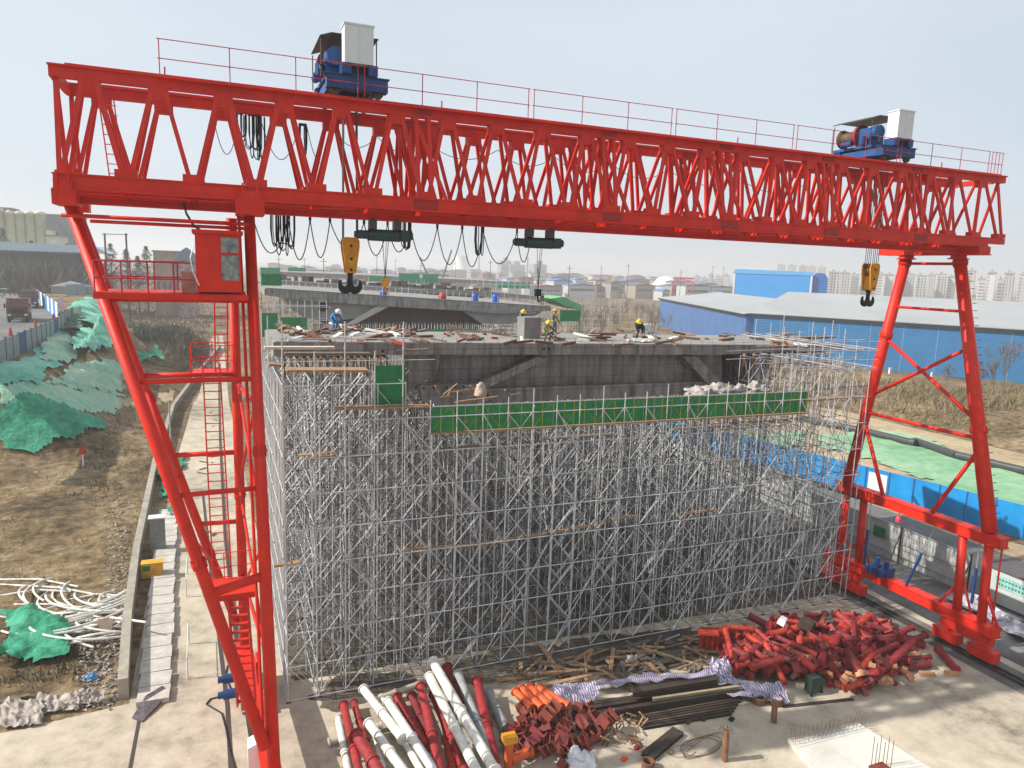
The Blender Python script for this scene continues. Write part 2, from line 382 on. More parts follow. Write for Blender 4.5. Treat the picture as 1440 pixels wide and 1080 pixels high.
ragged('dirt_patch', 18.3, 28.2, 5.2, 1.9, .020, g_dirt, 3); ragged('dirt_patch', 12.3, 29.3, 3.6, 1.3, .024, g_dirt, 7); ragged('dirt_patch', 27.5, 25.8, 5.6, 2.9, .028, g_wet, 9); ragged('dirt_patch', 5.5, 29.4, 2.2, 1.2, .020, g_dirt, 12)
def drape(name, poly, m, label, cat, lift=.1, amp=.25, step=.5, zf=H, freq=.5, seed=1, group=None):
    """a cloth net laid over the ground with folds and a ragged outline"""
    x0 = min(p[0] for p in poly); x1 = max(p[0] for p in poly); y0 = min(p[1] for p in poly); y1 = max(p[1] for p in poly)
    b = MB(); idx = {}
    def vid(i, j):
        if (i, j) not in idx:
            x = x0+i*step; y = y0+j*step
            xx = x+.3*step*nz(x, y, 1.7, seed); yy = y+.3*step*nz(x, y, 1.7, seed+4)
            fold = abs(nz(x, y, freq, seed))*amp*1.6 + abs(nz(x+y*.6, y, freq*2.6, seed+2))*amp*.7
            idx[(i, j)] = len(b.v); b.v.append((xx, yy, zf(xx, yy)+lift+fold))
        return idx[(i, j)]
    for i in range(int((x1-x0)/step)):
        for j in range(int((y1-y0)/step)):
            cx = x0+(i+.5)*step; cy = y0+(j+.5)*step
            if inpoly(cx+1.1*nz(cx, cy, .3, seed)+.2*nz(cx, cy, 1.3, seed), cy+1.6*nz(cx, cy, .3, seed+8), poly):
                b.f.append((vid(i, j), vid(i+1, j), vid(i+1, j+1), vid(i, j+1))); b.mi.append(0)
    o = single(name, b, m, label, cat, group, True); return o
def gp(*pts): return [tuple(GH(p[0], p[1])[:2]) for p in pts]
# nets on the left
drape('dust_net', gp((0,640),(40,634),(100,628),(150,612),(155,600),(120,584),(60,570),(0,568)), net_green, 'large dark green dust net crumpled over the earth mound at the left edge', 'dust net', .12, .45, .28, freq=.25, seed=2)
drape('dust_net', gp((0,570),(60,572),(110,586),(166,586),(176,556),(120,543),(60,540),(0,548)), net_pale, 'washed out green net on flat soil above the dark green mound', 'dust net', .08, .12, .3, seed=14)
drape('dust_net', gp((0,556),(50,542),(80,520),(82,488),(60,490),(30,506),(0,518)), net_teal, 'teal dust net on the shaded slope right under the grey fence', 'dust net', .06, .3, .35, seed=5)
drape('dust_net', gp((62,512),(105,512),(104,486),(92,470),(78,470),(66,490)), net_pale, 'pale green net over the steep bank below the end of the grey fence', 'dust net', .2, .4, .35, seed=8)
drape('dust_net', gp((104,508),(160,506),(160,470),(140,460),(112,468)), net_teal, 'teal wrinkled net over the round mound beside the red leg', 'dust net', .6, 1.1, .3, freq=.16, seed=11)
drape('dust_net', gp((95,458),(140,456),(150,432),(120,424),(98,436)), net_teal, 'blue-green net over the hump beyond the end of the grey fence', 'dust net', .5, 1.0, .35, freq=.16, seed=12)
drape('dust_net', gp((64,550),(172,552),(176,508),(112,512),(80,524)), net_pale, 'thin pale net strip on the tan flat left of the red leg', 'dust net', .06, .3, .3, seed=15)
drape('dust_net', gp((188,514),(232,514),(226,497),(196,500)), net_green, 'small green net heap between the red leg and the scrub', 'dust net', .5, .8, .5, freq=.2, seed=17)
drape('dust_net', gp((0,948),(60,938),(104,920),(88,885),(52,862),(0,866)), net_green, 'bright green net spread on the grass at the lower left', 'dust net', .25, .55, .18, freq=.7, seed=20)
drape('dust_net', gp((214,706),(236,700),(262,650),(262,640),(240,645),(218,670)), net_green, 'narrow strip of green net beside the concrete parapet', 'dust net', .15, .35, .25, seed=23)
drape('dust_net', gp((232,752),(244,748),(246,722),(236,722)), net_green, 'scrap of green net behind the grey cabinet', 'dust net', .15, .3, .2, seed=25)
drape('dust_net', gp((0,413),(60,412),(85,406),(80,398),(50,396),(20,398),(0,401)), net_pale, 'far green net on the heap beyond the road with the trucks', 'dust net', .4, 1.5, 2., freq=.05, seed=28)
def patch(poly, m, name='bare_soil'):
    o = drape(name, poly, m, 'x', 'x', .03, .02, .6)
    for k in ('label', 'category'): del o[k]
    o['kind'] = 'structure'
patch(gp((0,585),(60,548),(110,528),(180,504),(182,548),(120,556),(40,566)), g_tan)
patch(gp((130,560),(250,562),(250,552),(140,545)), g_tan)
drape('dust_net', gp((84,474),(116,476),(118,452),(104,440),(88,448)), netmat('net_dark', (.02,.05,.035), (.045,.09,.06), (.09,.15,.10)), 'dark grey-green netted hump at the far end of the grey fence', 'dust net', .5, .9, .3, freq=.2, seed=40)
# geotextile on the right
drape('geotextile_sheet', [tuple(G(*p)[:2]) for p in ((1195,612),(1250,606),(1300,616),(1345,640),(1440,668),(1470,690),(1470,728),(1400,708),(1330,684),(1260,660),(1200,640),(1150,628),(1140,612))], g_geo, 'pale green geotextile covering the soil behind the blue hoarding', 'ground cover sheet', .05, .15, .8, seed=31)
drape('geotextile_sheet', [tuple(G(*p)[:2]) for p in ((1040,610),(1130,605),(1135,625),(1050,640))], g_geo, 'strip of pale green geotextile seen through the scaffold', 'ground cover sheet', .05, .15, .8, seed=33)

# ---------------------------------------------------------------- scrub and grass (nobody could count it)
def blades(name, m, spots, label):
    b = MB()
    for x, y, z, h, n, sp in spots:
        for _ in range(n):
            a = random.uniform(0, 6.28); px = x+random.gauss(0, sp); py = y+random.gauss(0, sp)
            w = h*random.uniform(.05, .13); t = random.uniform(.5, 1.1)*h
            lx = random.gauss(0, .35)*h; ly = random.gauss(0, .35)*h
            b.add([(px-math.cos(a)*w, py-math.sin(a)*w, z-.05), (px+math.cos(a)*w, py+math.sin(a)*w, z-.05), (px+lx, py+ly, z+t)], [(0, 1, 2)])
    o = b.build(name, m); tag(o, label, 'vegetation', None, 'stuff'); return o
dry = mat('dry_grass', (.27, .20, .105), .9, 0, .3, 1.5, col2=(.12, .095, .055))
dry_d = mat('dark_scrub', (.085, .085, .05), .9, 0, .3, 1.5, col2=(.035, .04, .025))
dry_b = mat('brown_scrub', (.20, .15, .10), .9, 0, .3, .5, col2=(.10, .085, .06))
sp = []
for _ in range(2600):
    x = random.uniform(-26, -5); y = random.uniform(34, 84)
    if x < -.44*y-6 or plateau(x, y) < 11.5: continue
    if nz(x, y, .25, 3) > -.15: sp.append((x, y, H(x, y), random.uniform(.10, .28), 7, .3))
blades('dry_grass', mat('straw_grass', (.42, .34, .19), .9, 0, .3, 1.5, col2=(.26, .20, .11)), [(x+.3, y+.2, z, h*.8, 5, .4) for x, y, z, h, n, s_ in sp[::2]], 'pale straw tufts over the field left of the parapet')
blades('dry_grass', dry, sp, 'dry brown grass over the field left of the parapet')
sp = []
for _ in range(900):
    t = random.random(); p = G(random.uniform(150, 325), random.uniform(425, 515), 2)
    if p.x > -2.2 or plateau(p.x, p.y) < 10: continue
    sp.append((p.x, p.y, H(p.x, p.y), random.uniform(.5, 1.5), 12, 1.0))
blades('scrub', dry_b, sp, 'brown scrub on the rise beyond the red leg')
sp = []
for _ in range(300):
    p = G(random.uniform(195, 310), random.uniform(475, 505), 1.5)
    if p.x > -3: continue
    sp.append((p.x, p.y, H(p.x, p.y), random.uniform(.8, 1.8), 22, .9))
for _ in range(70):
    x = random.uniform(-11, -5.4); y = random.uniform(60, 92); sp.append((x, y, H(x, y), random.uniform(.2, .5), 16, .5))
for _ in range(60):
    p = G(random.uniform(10, 110), random.uniform(905, 965)); sp.append((p.x, p.y, H(p.x, p.y), random.uniform(.15, .4), 16, .3))
blades('dark_scrub', dry_d, sp, 'dark green low scrub along the tracks and the net edges')
sp = []
for _ in range(1500):
    p = G(random.uniform(1150, 1460), random.uniform(530, 606)); x, y = p.x, p.y
    if x < 86: continue
    den = nz(x, y, .06, 2)
    if den > .02: sp.append((x, y, H(x, y), random.uniform(.4, 1.3), 9, 1.2))
blades('bank_scrub', dry, sp, 'dry brushwood on the bank in front of the long blue shed')
sp = []
for _ in range(1600):
    d = random.uniform(220, 620); a = random.uniform(-17, 30)
    x = d*math.sin(rad(a)); y = d*math.cos(rad(a))
    sp.append((x, y, H(x, y), random.uniform(.8, 2.2), 9, 3))
for _ in range(700):
    d = random.uniform(262, 330); a = random.uniform(-19, -8)
    x = d*math.sin(rad(a)); y = d*math.cos(rad(a)); sp.append((x, y, H(x, y), random.uniform(1, 2.6), 14, 3))
blades('distant_scrub', dry_b, sp, 'hazy brown scrub across the plain behind the bridge')
sp = []
for _ in range(1500):
    d = random.uniform(244, 266); px = random.uniform(-30, 128); r = ray(px, 400); a = math.atan2(r.x, r.y); x = d*math.sin(a); y = d*math.cos(a); sp.append((x, y, H(x, y), random.uniform(4, 10), 9, 1.5))
blades('distant_thicket', mat('thicket_brown', (.22, .18, .14), .9, 0, .3, .3, col2=(.09, .085, .06)), sp, 'dark brown thicket in front of the long warehouse')
# ---------------------------------------------------------------- gantry crane
XR = 34.6
Y1, Y2 = 25.35, 27.85                     # top chords
YB = (24.75, 26.0, 27.25, 28.5)           # bottom chords
CR = Thing('gantry_crane', (17, 26.6, 0), 'huge red lattice gantry crane striding over the scaffolded bridge deck', 'gantry crane')
for k, y in enumerate((Y1, Y2)):
    b = MB(); b.box(-4.3, 36.5, y-.15, y+.15, 23.52, 23.82); b.box(-4.32, 36.52, y-.22, y+.22, 23.82, 23.87); b.box(-3.9, 36.3, y-.04, y+.04, 23.873, 23.95)
    CR.part('top_chord', b, red)
for k, y in enumerate(YB):
    b = MB(); b.box(-4.25, 35.0, y-.14, y+.14, 20.38, 20.74); b.box(-4.27, 35.02, y-.19, y+.19, 20.74, 20.79); b.box(-4.27, 35.02, y-.19, y+.19, 20.34, 20.38)
    b.box(35.02, 36.2, y-.12, y+.12, 20.50, 20.78); CR.part('bottom_chord', b, red)
nodes = [-3.3+1.82*k for k in range(22)]
braces = []; gus = []; 
for (yt, ya, yb) in ((Y1, YB[0], YB[1]), (Y2, YB[2], YB[3])):
    for k, x in enumerate(nodes):
        for yy in (ya, yb):
            s = .12 if yy < yt else -.12
            for dx in (-.91, .91):
                xb = max(-4.05, min(36.05, x+dx*.90)); braces.append(((x+dx*.17, yt-s, 23.52), (xb, yy, 20.79), yt))
        gus.append((x-.28, x+.28, yt-.17, yt+.17, 23.22, 23.60))
    for yy in (ya, yb):
        braces.append(((-4.15, yt, 23.52), (-4.1, yy, 20.79), yt)); braces.append(((36.15, yt, 23.52), (36.1, yy, 20.79), yt))
        for k in range(22):
            xb = nodes[k]+.91
            if xb < 36: gus.append((xb-.3, xb+.3, yy-.165, yy+.165, 20.795, 21.0))
for (yt, ya, yb) in ((Y1, YB[0], YB[1]), (Y2, YB[2], YB[3])):
    for xj in (6.7, 13.98, 19.44, 24.9, 30.36):
        for yy in (ya, yb):
            for s_ in (-.22, .22): braces.append(((xj+s_, yt+(.12 if yy > yt else -.12), 23.52), (xj+s_, yy, 20.79), yt+50))
            braces.append(((xj-.3, yt+(.1 if yy > yt else -.1), 23.52), (xj+.75, yy, 20.79), yt+50))
braces.sort(key=lambda q: (q[2] > 26, (q[0][0]+2)**2 if True else 0))
rest = MB()
for i, (a, c, _) in enumerate(braces):
    if i < 100:
        b = MB(); b.bar(a, c, .125, .085, up=(0, 1, 0)); CR.part('web_brace', b, red)
    else: rest.bar(a, c, .125, .085, up=(0, 1, 0))
tag(CR.part('web_brace', rest, red), kind='stuff')
gus.sort(key=lambda q: q[2]); rest = MB()
for i, q in enumerate(gus):
    if i < 100: b = MB(); b.box(*q); CR.part('gusset_plate', b, red)
    else: rest.box(*q)
tag(CR.part('gusset_plate', rest, red), kind='stuff')
b = MB()
for k in range(22):
    x = nodes[k]+.91
    if x > 35.4: continue
    for ya, yb in ((YB[0], YB[1]), (YB[2], YB[3])):
        b.box(x-.07, x+.07, ya+.14, yb-.14, 20.30, 20.46)
        if k < 21: b.bar((x+.07, ya+.14, 20.40), (x+1.75, yb-.14, 20.40), .09, .08)
CR.part('plan_bracing', b, red)['kind'] = 'stuff'
b = MB()
for x in (-4.2, 36.1):
    b.box(x-.1, x+.1, Y1+.22, Y2-.22, 23.5, 23.75)
b.box(-4.24, -4.02, YB[1]+.14, YB[2]-.14, 20.3, 20.7); b.box(34.7, 35, YB[1]+.14, YB[2]-.14, 20.3, 20.7)
CR.part('end_beam', b, red)
rp_m = mat('crane_red_plate', (.40, .016, .01), .55, 0, .2, 3, col2=(.24, .014, .01), grime=.7)
for xj in (6.7, 13.98, 19.44, 24.9, 30.36):
    for y in (Y1, Y2): b = MB(); b.box(xj-.32, xj+.32, y-.172, y+.172, 23.60, 23.80); CR.part('splice_plate', b, rp_m)
    for y in (YB[0], YB[3]): b = MB(); b.box(xj-.42, xj+.42, y-.155, y+.155, 20.42, 20.70); CR.part('splice_plate', b, rp_m)
# walkway railing on the near chord, in sections
x = -1.4
while x < 35.5:
    b = MB(); x1 = min(x+5.85, 35.75)
    n = 3
    for i in range(n+1):
        q = x+(x1-x)*i/n; b.tube((q, 24.99, 23.80), (q, 24.99, 24.87), .017, 5)
    for z in (24.32, 24.87): b.tube((x-.06, 24.99, z), (x1+.06, 24.99, z), .015, 5)
    CR.part('railing', b, red_dark); x = x1+.22
b = MB(); b.box(-1.5, 36.1, 24.95, 25.12, 23.78, 23.815); CR.part('walkway', b, red)
for x in (-1.45, 8.2, 22.3, 35.6):
    b = MB(); b.tube((x, 28.15, 23.82), (x+.03, 28.15, 24.8), .03, 5); CR.part('end_stop', b, red_dark)
b = MB()
for s in (0, .42): b.tube((-3.05+s, 27.1, 20.3), (-3.3+s, 27.1, 23.45), .022, 5)
for i in range(10): b.tube((-3.07-.02*i, 27.1, 20.5+.3*i), (-2.63-.02*i, 27.1, 20.5+.3*i), .014, 4)
CR.part('end_ladder', b, red)

def leg(name, a, c, r, collars=(), r2=None, n=20, parent=None):
    b = MB(); b.tube(a, c, r, n, r2)
    o = CR.part(name, b, red); smooth_sides(o)
    for t in collars:
        p = lerp(a, c, t); d = (Vector(c)-Vector(a)).normalized()
        k = MB(); rr = r*(1-t)+(r2 or r)*t
        k.tube(p-d*.05, p-d*.008, rr*1.25, 20); k.tube(p+d*.008, p+d*.05, rr*1.25, 20)
        for q in range(10):
            t2 = q*.6283; e = d.orthogonal().normalized(); g = d.cross(e)
            off = (e*math.cos(t2)+g*math.sin(t2))*(rr*1.08); k.bar(p+off-d*.18, p+off+d*.18, .02, .04)
        l2 = MB(); l2.v = k.v; l2.f = k.f; l2.mi = k.mi; local(l2, CR.loc); l2.build('collar', red, o)
    return o
# right leg
rn = PX(1345, 352, XR); 
LN0, LN1 = (XR, 25.75, 19.95), (XR, 22.3, 6.60)
LF0, LF1 = (XR, 28.75, 19.95), (XR, 31.0, 6.55)
leg('leg', LN0, LN1, .285, (.03, .64), .35); leg('leg', LF0, LF1, .275, (.03, .33), .31)
b = MB(); b.box(XR-.4, XR+.4, 24.45, 30.2, 19.98, 20.33); b.box(XR-.45, XR+.45, 24.4, 30.25, 19.93, 19.977); CR.part('saddle_beam', b, red)
for y in (25.75, 28.75):
    b = MB(); b.lathe([(.48, 19.72), (.48, 19.78), (.36, 19.78), (.36, 19.92)], 20, (XR, y+.02, 0)); CR.part('leg_flange', b, red)
def yz(z, A, B): t = (A[2]-z)/(A[2]-B[2]); return lerp(A, B, t)
def brace(name, a, c, w): b = MB(); b.tube(a, c, w, 8); return smooth_sides(CR.part(name, b, red))
for z in (19.5, 17.15, 11.0): brace('cross_tube', yz(z, LN0, LN1), yz(z, LF0, LF1), .075 if z > 12 else .10)
brace('diagonal_tube', yz(15.4, LF0, LF1), yz(11.8, LN0, LN1), .10); brace('diagonal_tube', yz(15.4, LN0, LN1), yz(12.0, LF0, LF1), .10)
brace('diagonal_tube', yz(10.6, LF0, LF1), (XR, 28.5, 6.6), .11); brace('diagonal_tube', yz(10.6, LN0, LN1), (XR, 25.4, 6.6), .11)
b = MB()
for i in range(34):
    p = yz(19-.36*i, LN0, LN1); b.box(p.x+.35, p.x+.62, p.y-.18, p.y-.15, p.z, p.z+.03)
CR.part('climbing_rungs', b, darkm)
b = MB(); b.box(XR-.28, XR+.28, 21.55, 31.6, 6.08, 6.50); b.box(XR-.33, XR+.33, 21.5, 31.65, 6.50, 6.56); b.box(XR-.33, XR+.33, 21.5, 31.65, 6.02, 6.08); CR.part('sill_beam', b, red)
b = MB(); b.box(XR-.28, XR+.28, 21.3, 31.9, 1.60, 2.02); b.box(XR-.33, XR+.33, 21.25, 31.95, 2.02, 2.07); b.box(XR-.33, XR+.33, 21.25, 31.95, 1.54, 1.60); CR.part('carriage_beam', b, red)
for y0, y1 in ((23.6, 23.4), (22.25, 22.1), (30.9, 31.0), (29.7, 29.6)):
    b = MB(); b.tube((XR, y0, 6.02), (XR, y1, 2.07), .21, 14); smooth_sides(CR.part('lower_post', b, red))
    brace('knee_brace', (XR, y1, 3.6), (XR+(.0), y1+(.95 if y1 > 23 else -.85), 2.07), .07)
    brace('knee_brace', (XR+.1, y1, 3.9), (XR+.28, y1-.55, 2.07), .06)
brace('stay_tube', (XR+.2, 21.75, 6.02), (XR+.2, 21.7, 2.07), .045)
def bogie(x, y, sgn=1):
    """equaliser, two wheel trucks, wheels"""
    b = MB(); b.prism([(-1.3, 1.02), (1.3, 1.02), (1.3, 1.38), (.4, 1.5), (-.4, 1.5), (-1.3, 1.38)], -.22, .22)
    b.v = [(x+vy, y+vx, z) for vx, vy, z in b.v]; eq = CR.part('equaliser_beam', b, red)
    for dy in (-.95, .95):
        b = MB(); b.box(x-.26, x+.26, y+dy-.68, y+dy+.68, .30, .78); b.box(x-.30, x+.30, y+dy-.70, y+dy+.70, .78, .83)
        b.box(x-.2, x+.2, y+dy-.15, y+dy+.15, .83, 1.02)
        t = CR.part('wheel_truck', b, red)
        for d2 in (-.38, .38):
            b = MB(); b.tube((x-.1, y+dy+d2, .32), (x+.1, y+dy+d2, .32), .19, 16); local(b, CR.loc); b.build('wheel', darkm, t)
for y in (22.75, 30.6): bogie(XR, y)
b = MB()
for dy in (0, .62):
    b.tube((XR-.75, 28.25-dy, 2.35), (XR-.25, 28.25-dy, 2.35), .24, 14); b.box(XR-.3, XR+.3, 28.0-dy, 28.5-dy, 2.08, 2.6); b.tube((XR-.1, 28.25-dy, 2.6), (XR-.1, 28.25-dy, 2.95), .13, 10)
CR.parts('drive_motor', b, blue)
for p, q in (((XR, 25.1, 6.0), (XR-.1, 26.3, 2.1)), ((XR, 29.2, 6.0), (XR, 29.2, 2.1)), ((XR+.3, 22.9, 6.0), (XR+.3, 22.9, 2.6))):
    m1 = lerp(p, q, .45); b = MB(); b.tube(p, m1, .035, 8); t = CR.part('turnbuckle_rod', b, greyp)
    b = MB(); b.tube(m1, q, .075, 8); local(b, CR.loc); b.build('sleeve', blue, t)
b = MB(); b.lathe([(.02, 0), (.16, .05), (.16, .22), (.1, .36), (.02, .4)], 12, (XR-.15, 27.2, 5.4)); b.tube((XR-.15, 27.2, 5.8), (XR-.15, 27.2, 6.1), .02, 5); CR.part('warning_lamp', b, mat('pink_lamp', (.7, .06, .12), .4))

# left leg (cantilever side)
AN0, AN1 = (1.03, 25.55, 19.98), (1.27, 22.3, 1.9)
AF0, AF1 = (.55, 28.75, 19.98), (.66, 31.0, 1.9)
BN0, BN1 = (-4.0, 25.5, 19.98), (1.0, 22.3, 3.05)
BF0, BF1 = (-4.35, 28.75, 19.98), (.35, 31.0, 3.2)
leg('leg', AN0, AN1, .175, (.42,), .21); leg('leg', AF0, AF1, .18, (.60,), .19)
leg('leg', BN0, BN1, .185, (.645,), .19); leg('leg', BF0, BF1, .17, (.40, .80), .17)
b = MB(); b.tube((.72, 25.7, 19.9), (.98, 22.9, 3.2), .05, 8); CR.part('conduit', b, red)
for x, y, w in ((-4.0, 24.75, .3), (1.03, 24.75, .42), (1.03, 28.5, .3), (-4.2, 28.5, .3)):
    b = MB(); b.box(x-w, x+w, y-.24, y+.9 if y < 26 else y+.24, 19.90, 20.335); b.box(x-w*.8, x+w*.8, y-.25, y-.21, 20.19, 20.62)
    for s in (-.5, .5): b.box(x+s*w-.03, x+s*w+.03, y-.28, y-.25, 20.3, 20.85)
    CR.part('joint_block', b, red)
def onl(z, A, B): return yz(z, A, B)
for y, z in ((24.9, 19.62), (28.4, 19.62)): brace('tie_tube', (-4.15 if y < 26 else -3.9, y, z), (1.0, y, z), .06)
for z in (14.15, 10.95, 7.95): brace('cross_tube', onl(z, BF0, BF1), onl(z, AF0, AF1), .10)
for z in (14.7, 11.2, 17.2): brace('cross_tube', onl(z, BN0, BN1), onl(z, AN0, AN1), .085)
brace('cross_tube', onl(8.1, BN0, BN1), onl(8.4, AN0, AN1), .16)
for za, zb in ((14.2, 9.6), (9.4, 5.0)):
    brace('diagonal_tube', onl(za, AF0, AF1), onl(zb, AN0, AN1), .055); brace('diagonal_tube', onl(za, AN0, AN1), onl(zb, AF0, AF1), .055)
for za in (13.8, 5.5): brace('cross_tube', onl(za, AF0, AF1), onl(za, AN0, AN1), .07)
brace('diagonal_tube', onl(14, BN0, BN1), onl(10, BF0, BF1), .06); brace('diagonal_tube', onl(10, BN0, BN1), onl(6.2, BF0, BF1), .06); brace('diagonal_tube', onl(13.6, BF0, BF1), onl(9.4, BN0, BN1), .06)
def skewbox(b, y0, y1, z0, z1, hw):
    vs = []
    for z in (z0, z1):
        for y, s in ((y0, -1), (y0, 1), (y1, 1), (y1, -1)): vs.append((1.24-(y-22.3)*.067+s*hw, y, z))
    b.add(vs, [(0,3,2,1),(4,5,6,7),(0,1,5,4),(1,2,6,5),(2,3,7,6),(3,0,4,7)])
b = MB(); skewbox(b, 21.4, 31.8, 1.5, 1.95, .26); skewbox(b, 21.4, 31.8, 1.95, 2.0, .31); CR.part('carriage_beam', b, red)
for y in (22.7, 30.6): bogie(1.24-(y-22.3)*.067, y)
b = MB()
for y in (30.6, 29.4): b.tube((-.25, y, .9), (.35, y, .9), .2, 12); b.tube((-.45, y, .9), (-.25, y, .9), .14, 12)
CR.parts('drive_motor', b, blue)
brace('knee_brace', (.95, 26.0, 4.4), (1.05, 24.9, 2.0), .06)
# platforms
b = MB(); b.box(-3.35, .75, 24.2, 26.6, 17.38, 17.44); b.box(-3.35, .9, 24.1, 24.25, 17.24, 17.42); b.box(-3.2, .9, 26.5, 26.65, 17.24, 17.42); CR.part('cab_platform', b, red)
b = MB()
for y in (24.15, 26.55):
    for x in (-3.3, -2.6, -1.9, -1.2): b.tube((x, y, 17.42), (x, y, 18.35), .025, 5)
    for z in (17.85, 18.35): b.tube((-3.3, y, z), (-.65 if y < 25 else -1.0, y, z), .025, 5)
for z in (17.85, 18.35): b.tube((-3.3, 24.15, z), (-3.3, 26.55, z), .025, 5)
CR.part('platform_railing', b, red_dark)
b = MB(); b.box(-.58, .70, 24.0, 25.9, 17.5, 17.66); b.box(-.58, .14, 24.0, 24.05, 17.66, 19.25); b.box(-.58, -.53, 24.05, 25.85, 17.66, 19.25); b.box(-.58, .70, 25.85, 25.9, 17.66, 19.25)
b.box(.64, .70, 24.0, 24.06, 17.66, 19.25); b.box(.14, .64, 24.0, 24.05, 17.66, 17.86); b.box(.14, .64, 24.0, 24.05, 18.62, 18.70); b.box(.14, .64, 24.0, 24.05, 19.15, 19.25); b.box(.64, .70, 25.79, 25.85, 17.66, 19.25)
b.box(-.66, .78, 23.9, 26.0, 19.25, 19.36); cab = CR.part('operator_cab', b, red)
b = MB(); b.box(.14, .64, 24.02, 24.03, 17.86, 18.62); b.box(.14, .64, 24.02, 24.03, 18.70, 19.15); local(b, CR.loc); b.build('window', mat('cab_glass', (.25, .28, .27), .1, 0, .3, 4), cab)
b = MB(); b.path([(-.6, 23.85, 18.9), (-.72, 23.8, 18.5), (-.66, 23.8, 18.1), (-.5, 23.85, 17.7)], .018, 5); CR.part('white_conduit', b, wht)
b = MB(); b.box(-1.0, -.62, 24.3, 24.8, 17.45, 18.1); CR.part('control_box', b, mat('pinkish_primer', (.45, .2, .17), .6))
# ladder and lower landings
p0, p1 = PY(297, 512, 29.2), PY(313, 818, 25.6)
b = MB(); d = Vector((.26, 0, 0))
for s in (-1, 1): b.bar(p0+d*s*1.15, p1+d*s*1.15, .05, .07)
for i in range(26): q = lerp(p0, p1, (i+.5)/26); b.tube(q-d*1.15, q+d*1.15, .02, 5)
CR.part('ladder', b, red)
b = MB(); q = PY(305, 522, 29.6); b.box(-.95, .55, 29.0, 30.2, q.z-.03, q.z+.03)
for x in (-1.0, .5):
    for y in (29.0, 30.2): b.tube((x, y, q.z), (x, y, q.z+1.05), .02, 5)
for y in (29.0, 30.2):
    for h in (.5, 1.05): b.tube((-1.0, y, q.z+h), (.5, y, q.z+h), .018, 5)
CR.part('ladder_landing', b, red)
for s in (0, .42):
    pass
b = MB()
for x in (-.15, .28): b.tube((x, 29.4, 14.2), (x+.05, 28.0, 17.3), .03, 5)
for i in range(9): t = (i+.5)/9; b.tube((-.15+.05*t, 29.4-1.4*t, 14.2+3.1*t), (.28+.05*t, 29.4-1.4*t, 14.2+3.1*t), .016, 4)
CR.part('ladder', b, red)
zl = 7.5
b = MB(); b.box(-.55, .95, 24.3, 25.6, zl, zl+.06); b.box(-.6, .95, 24.2, 24.3, zl-.14, zl+.06); CR.part('landing', b, red)
b = MB()
for x in (-.05, .45, .9):
    b.tube((x, 25.55, zl), (x, 25.55, zl+1), .018, 5)
for h in (.5, 1): b.tube((-.4, 25.55, zl+h), (.9, 25.55, zl+h), .016, 5)
CR.part('landing_railing', b, red)
b = MB(); p0, p1 = Vector((.33, 24.9, zl)), Vector((.58, 26.2, 2.3))
for s in (-1, 1): b.bar(p0+d*s*1.2, p1+d*s*1.2, .05, .2)
for i in range(15):
    q = lerp(p0, p1, (i+.5)/15); b.box(q.x-.3, q.x+.3, q.y-.1, q.y+.1, q.z-.015, q.z+.015)
CR.part('stair', b, red)
b = MB(); pts = [PY(258, 285, 25.2), PY(262, 300, 25.1), PY(272, 317, 25.0), PY(285, 326, 24.9), PY(310, 328, 24.9)]; b.path(pts, .035, 6); CR.part('supply_cable', b, black)

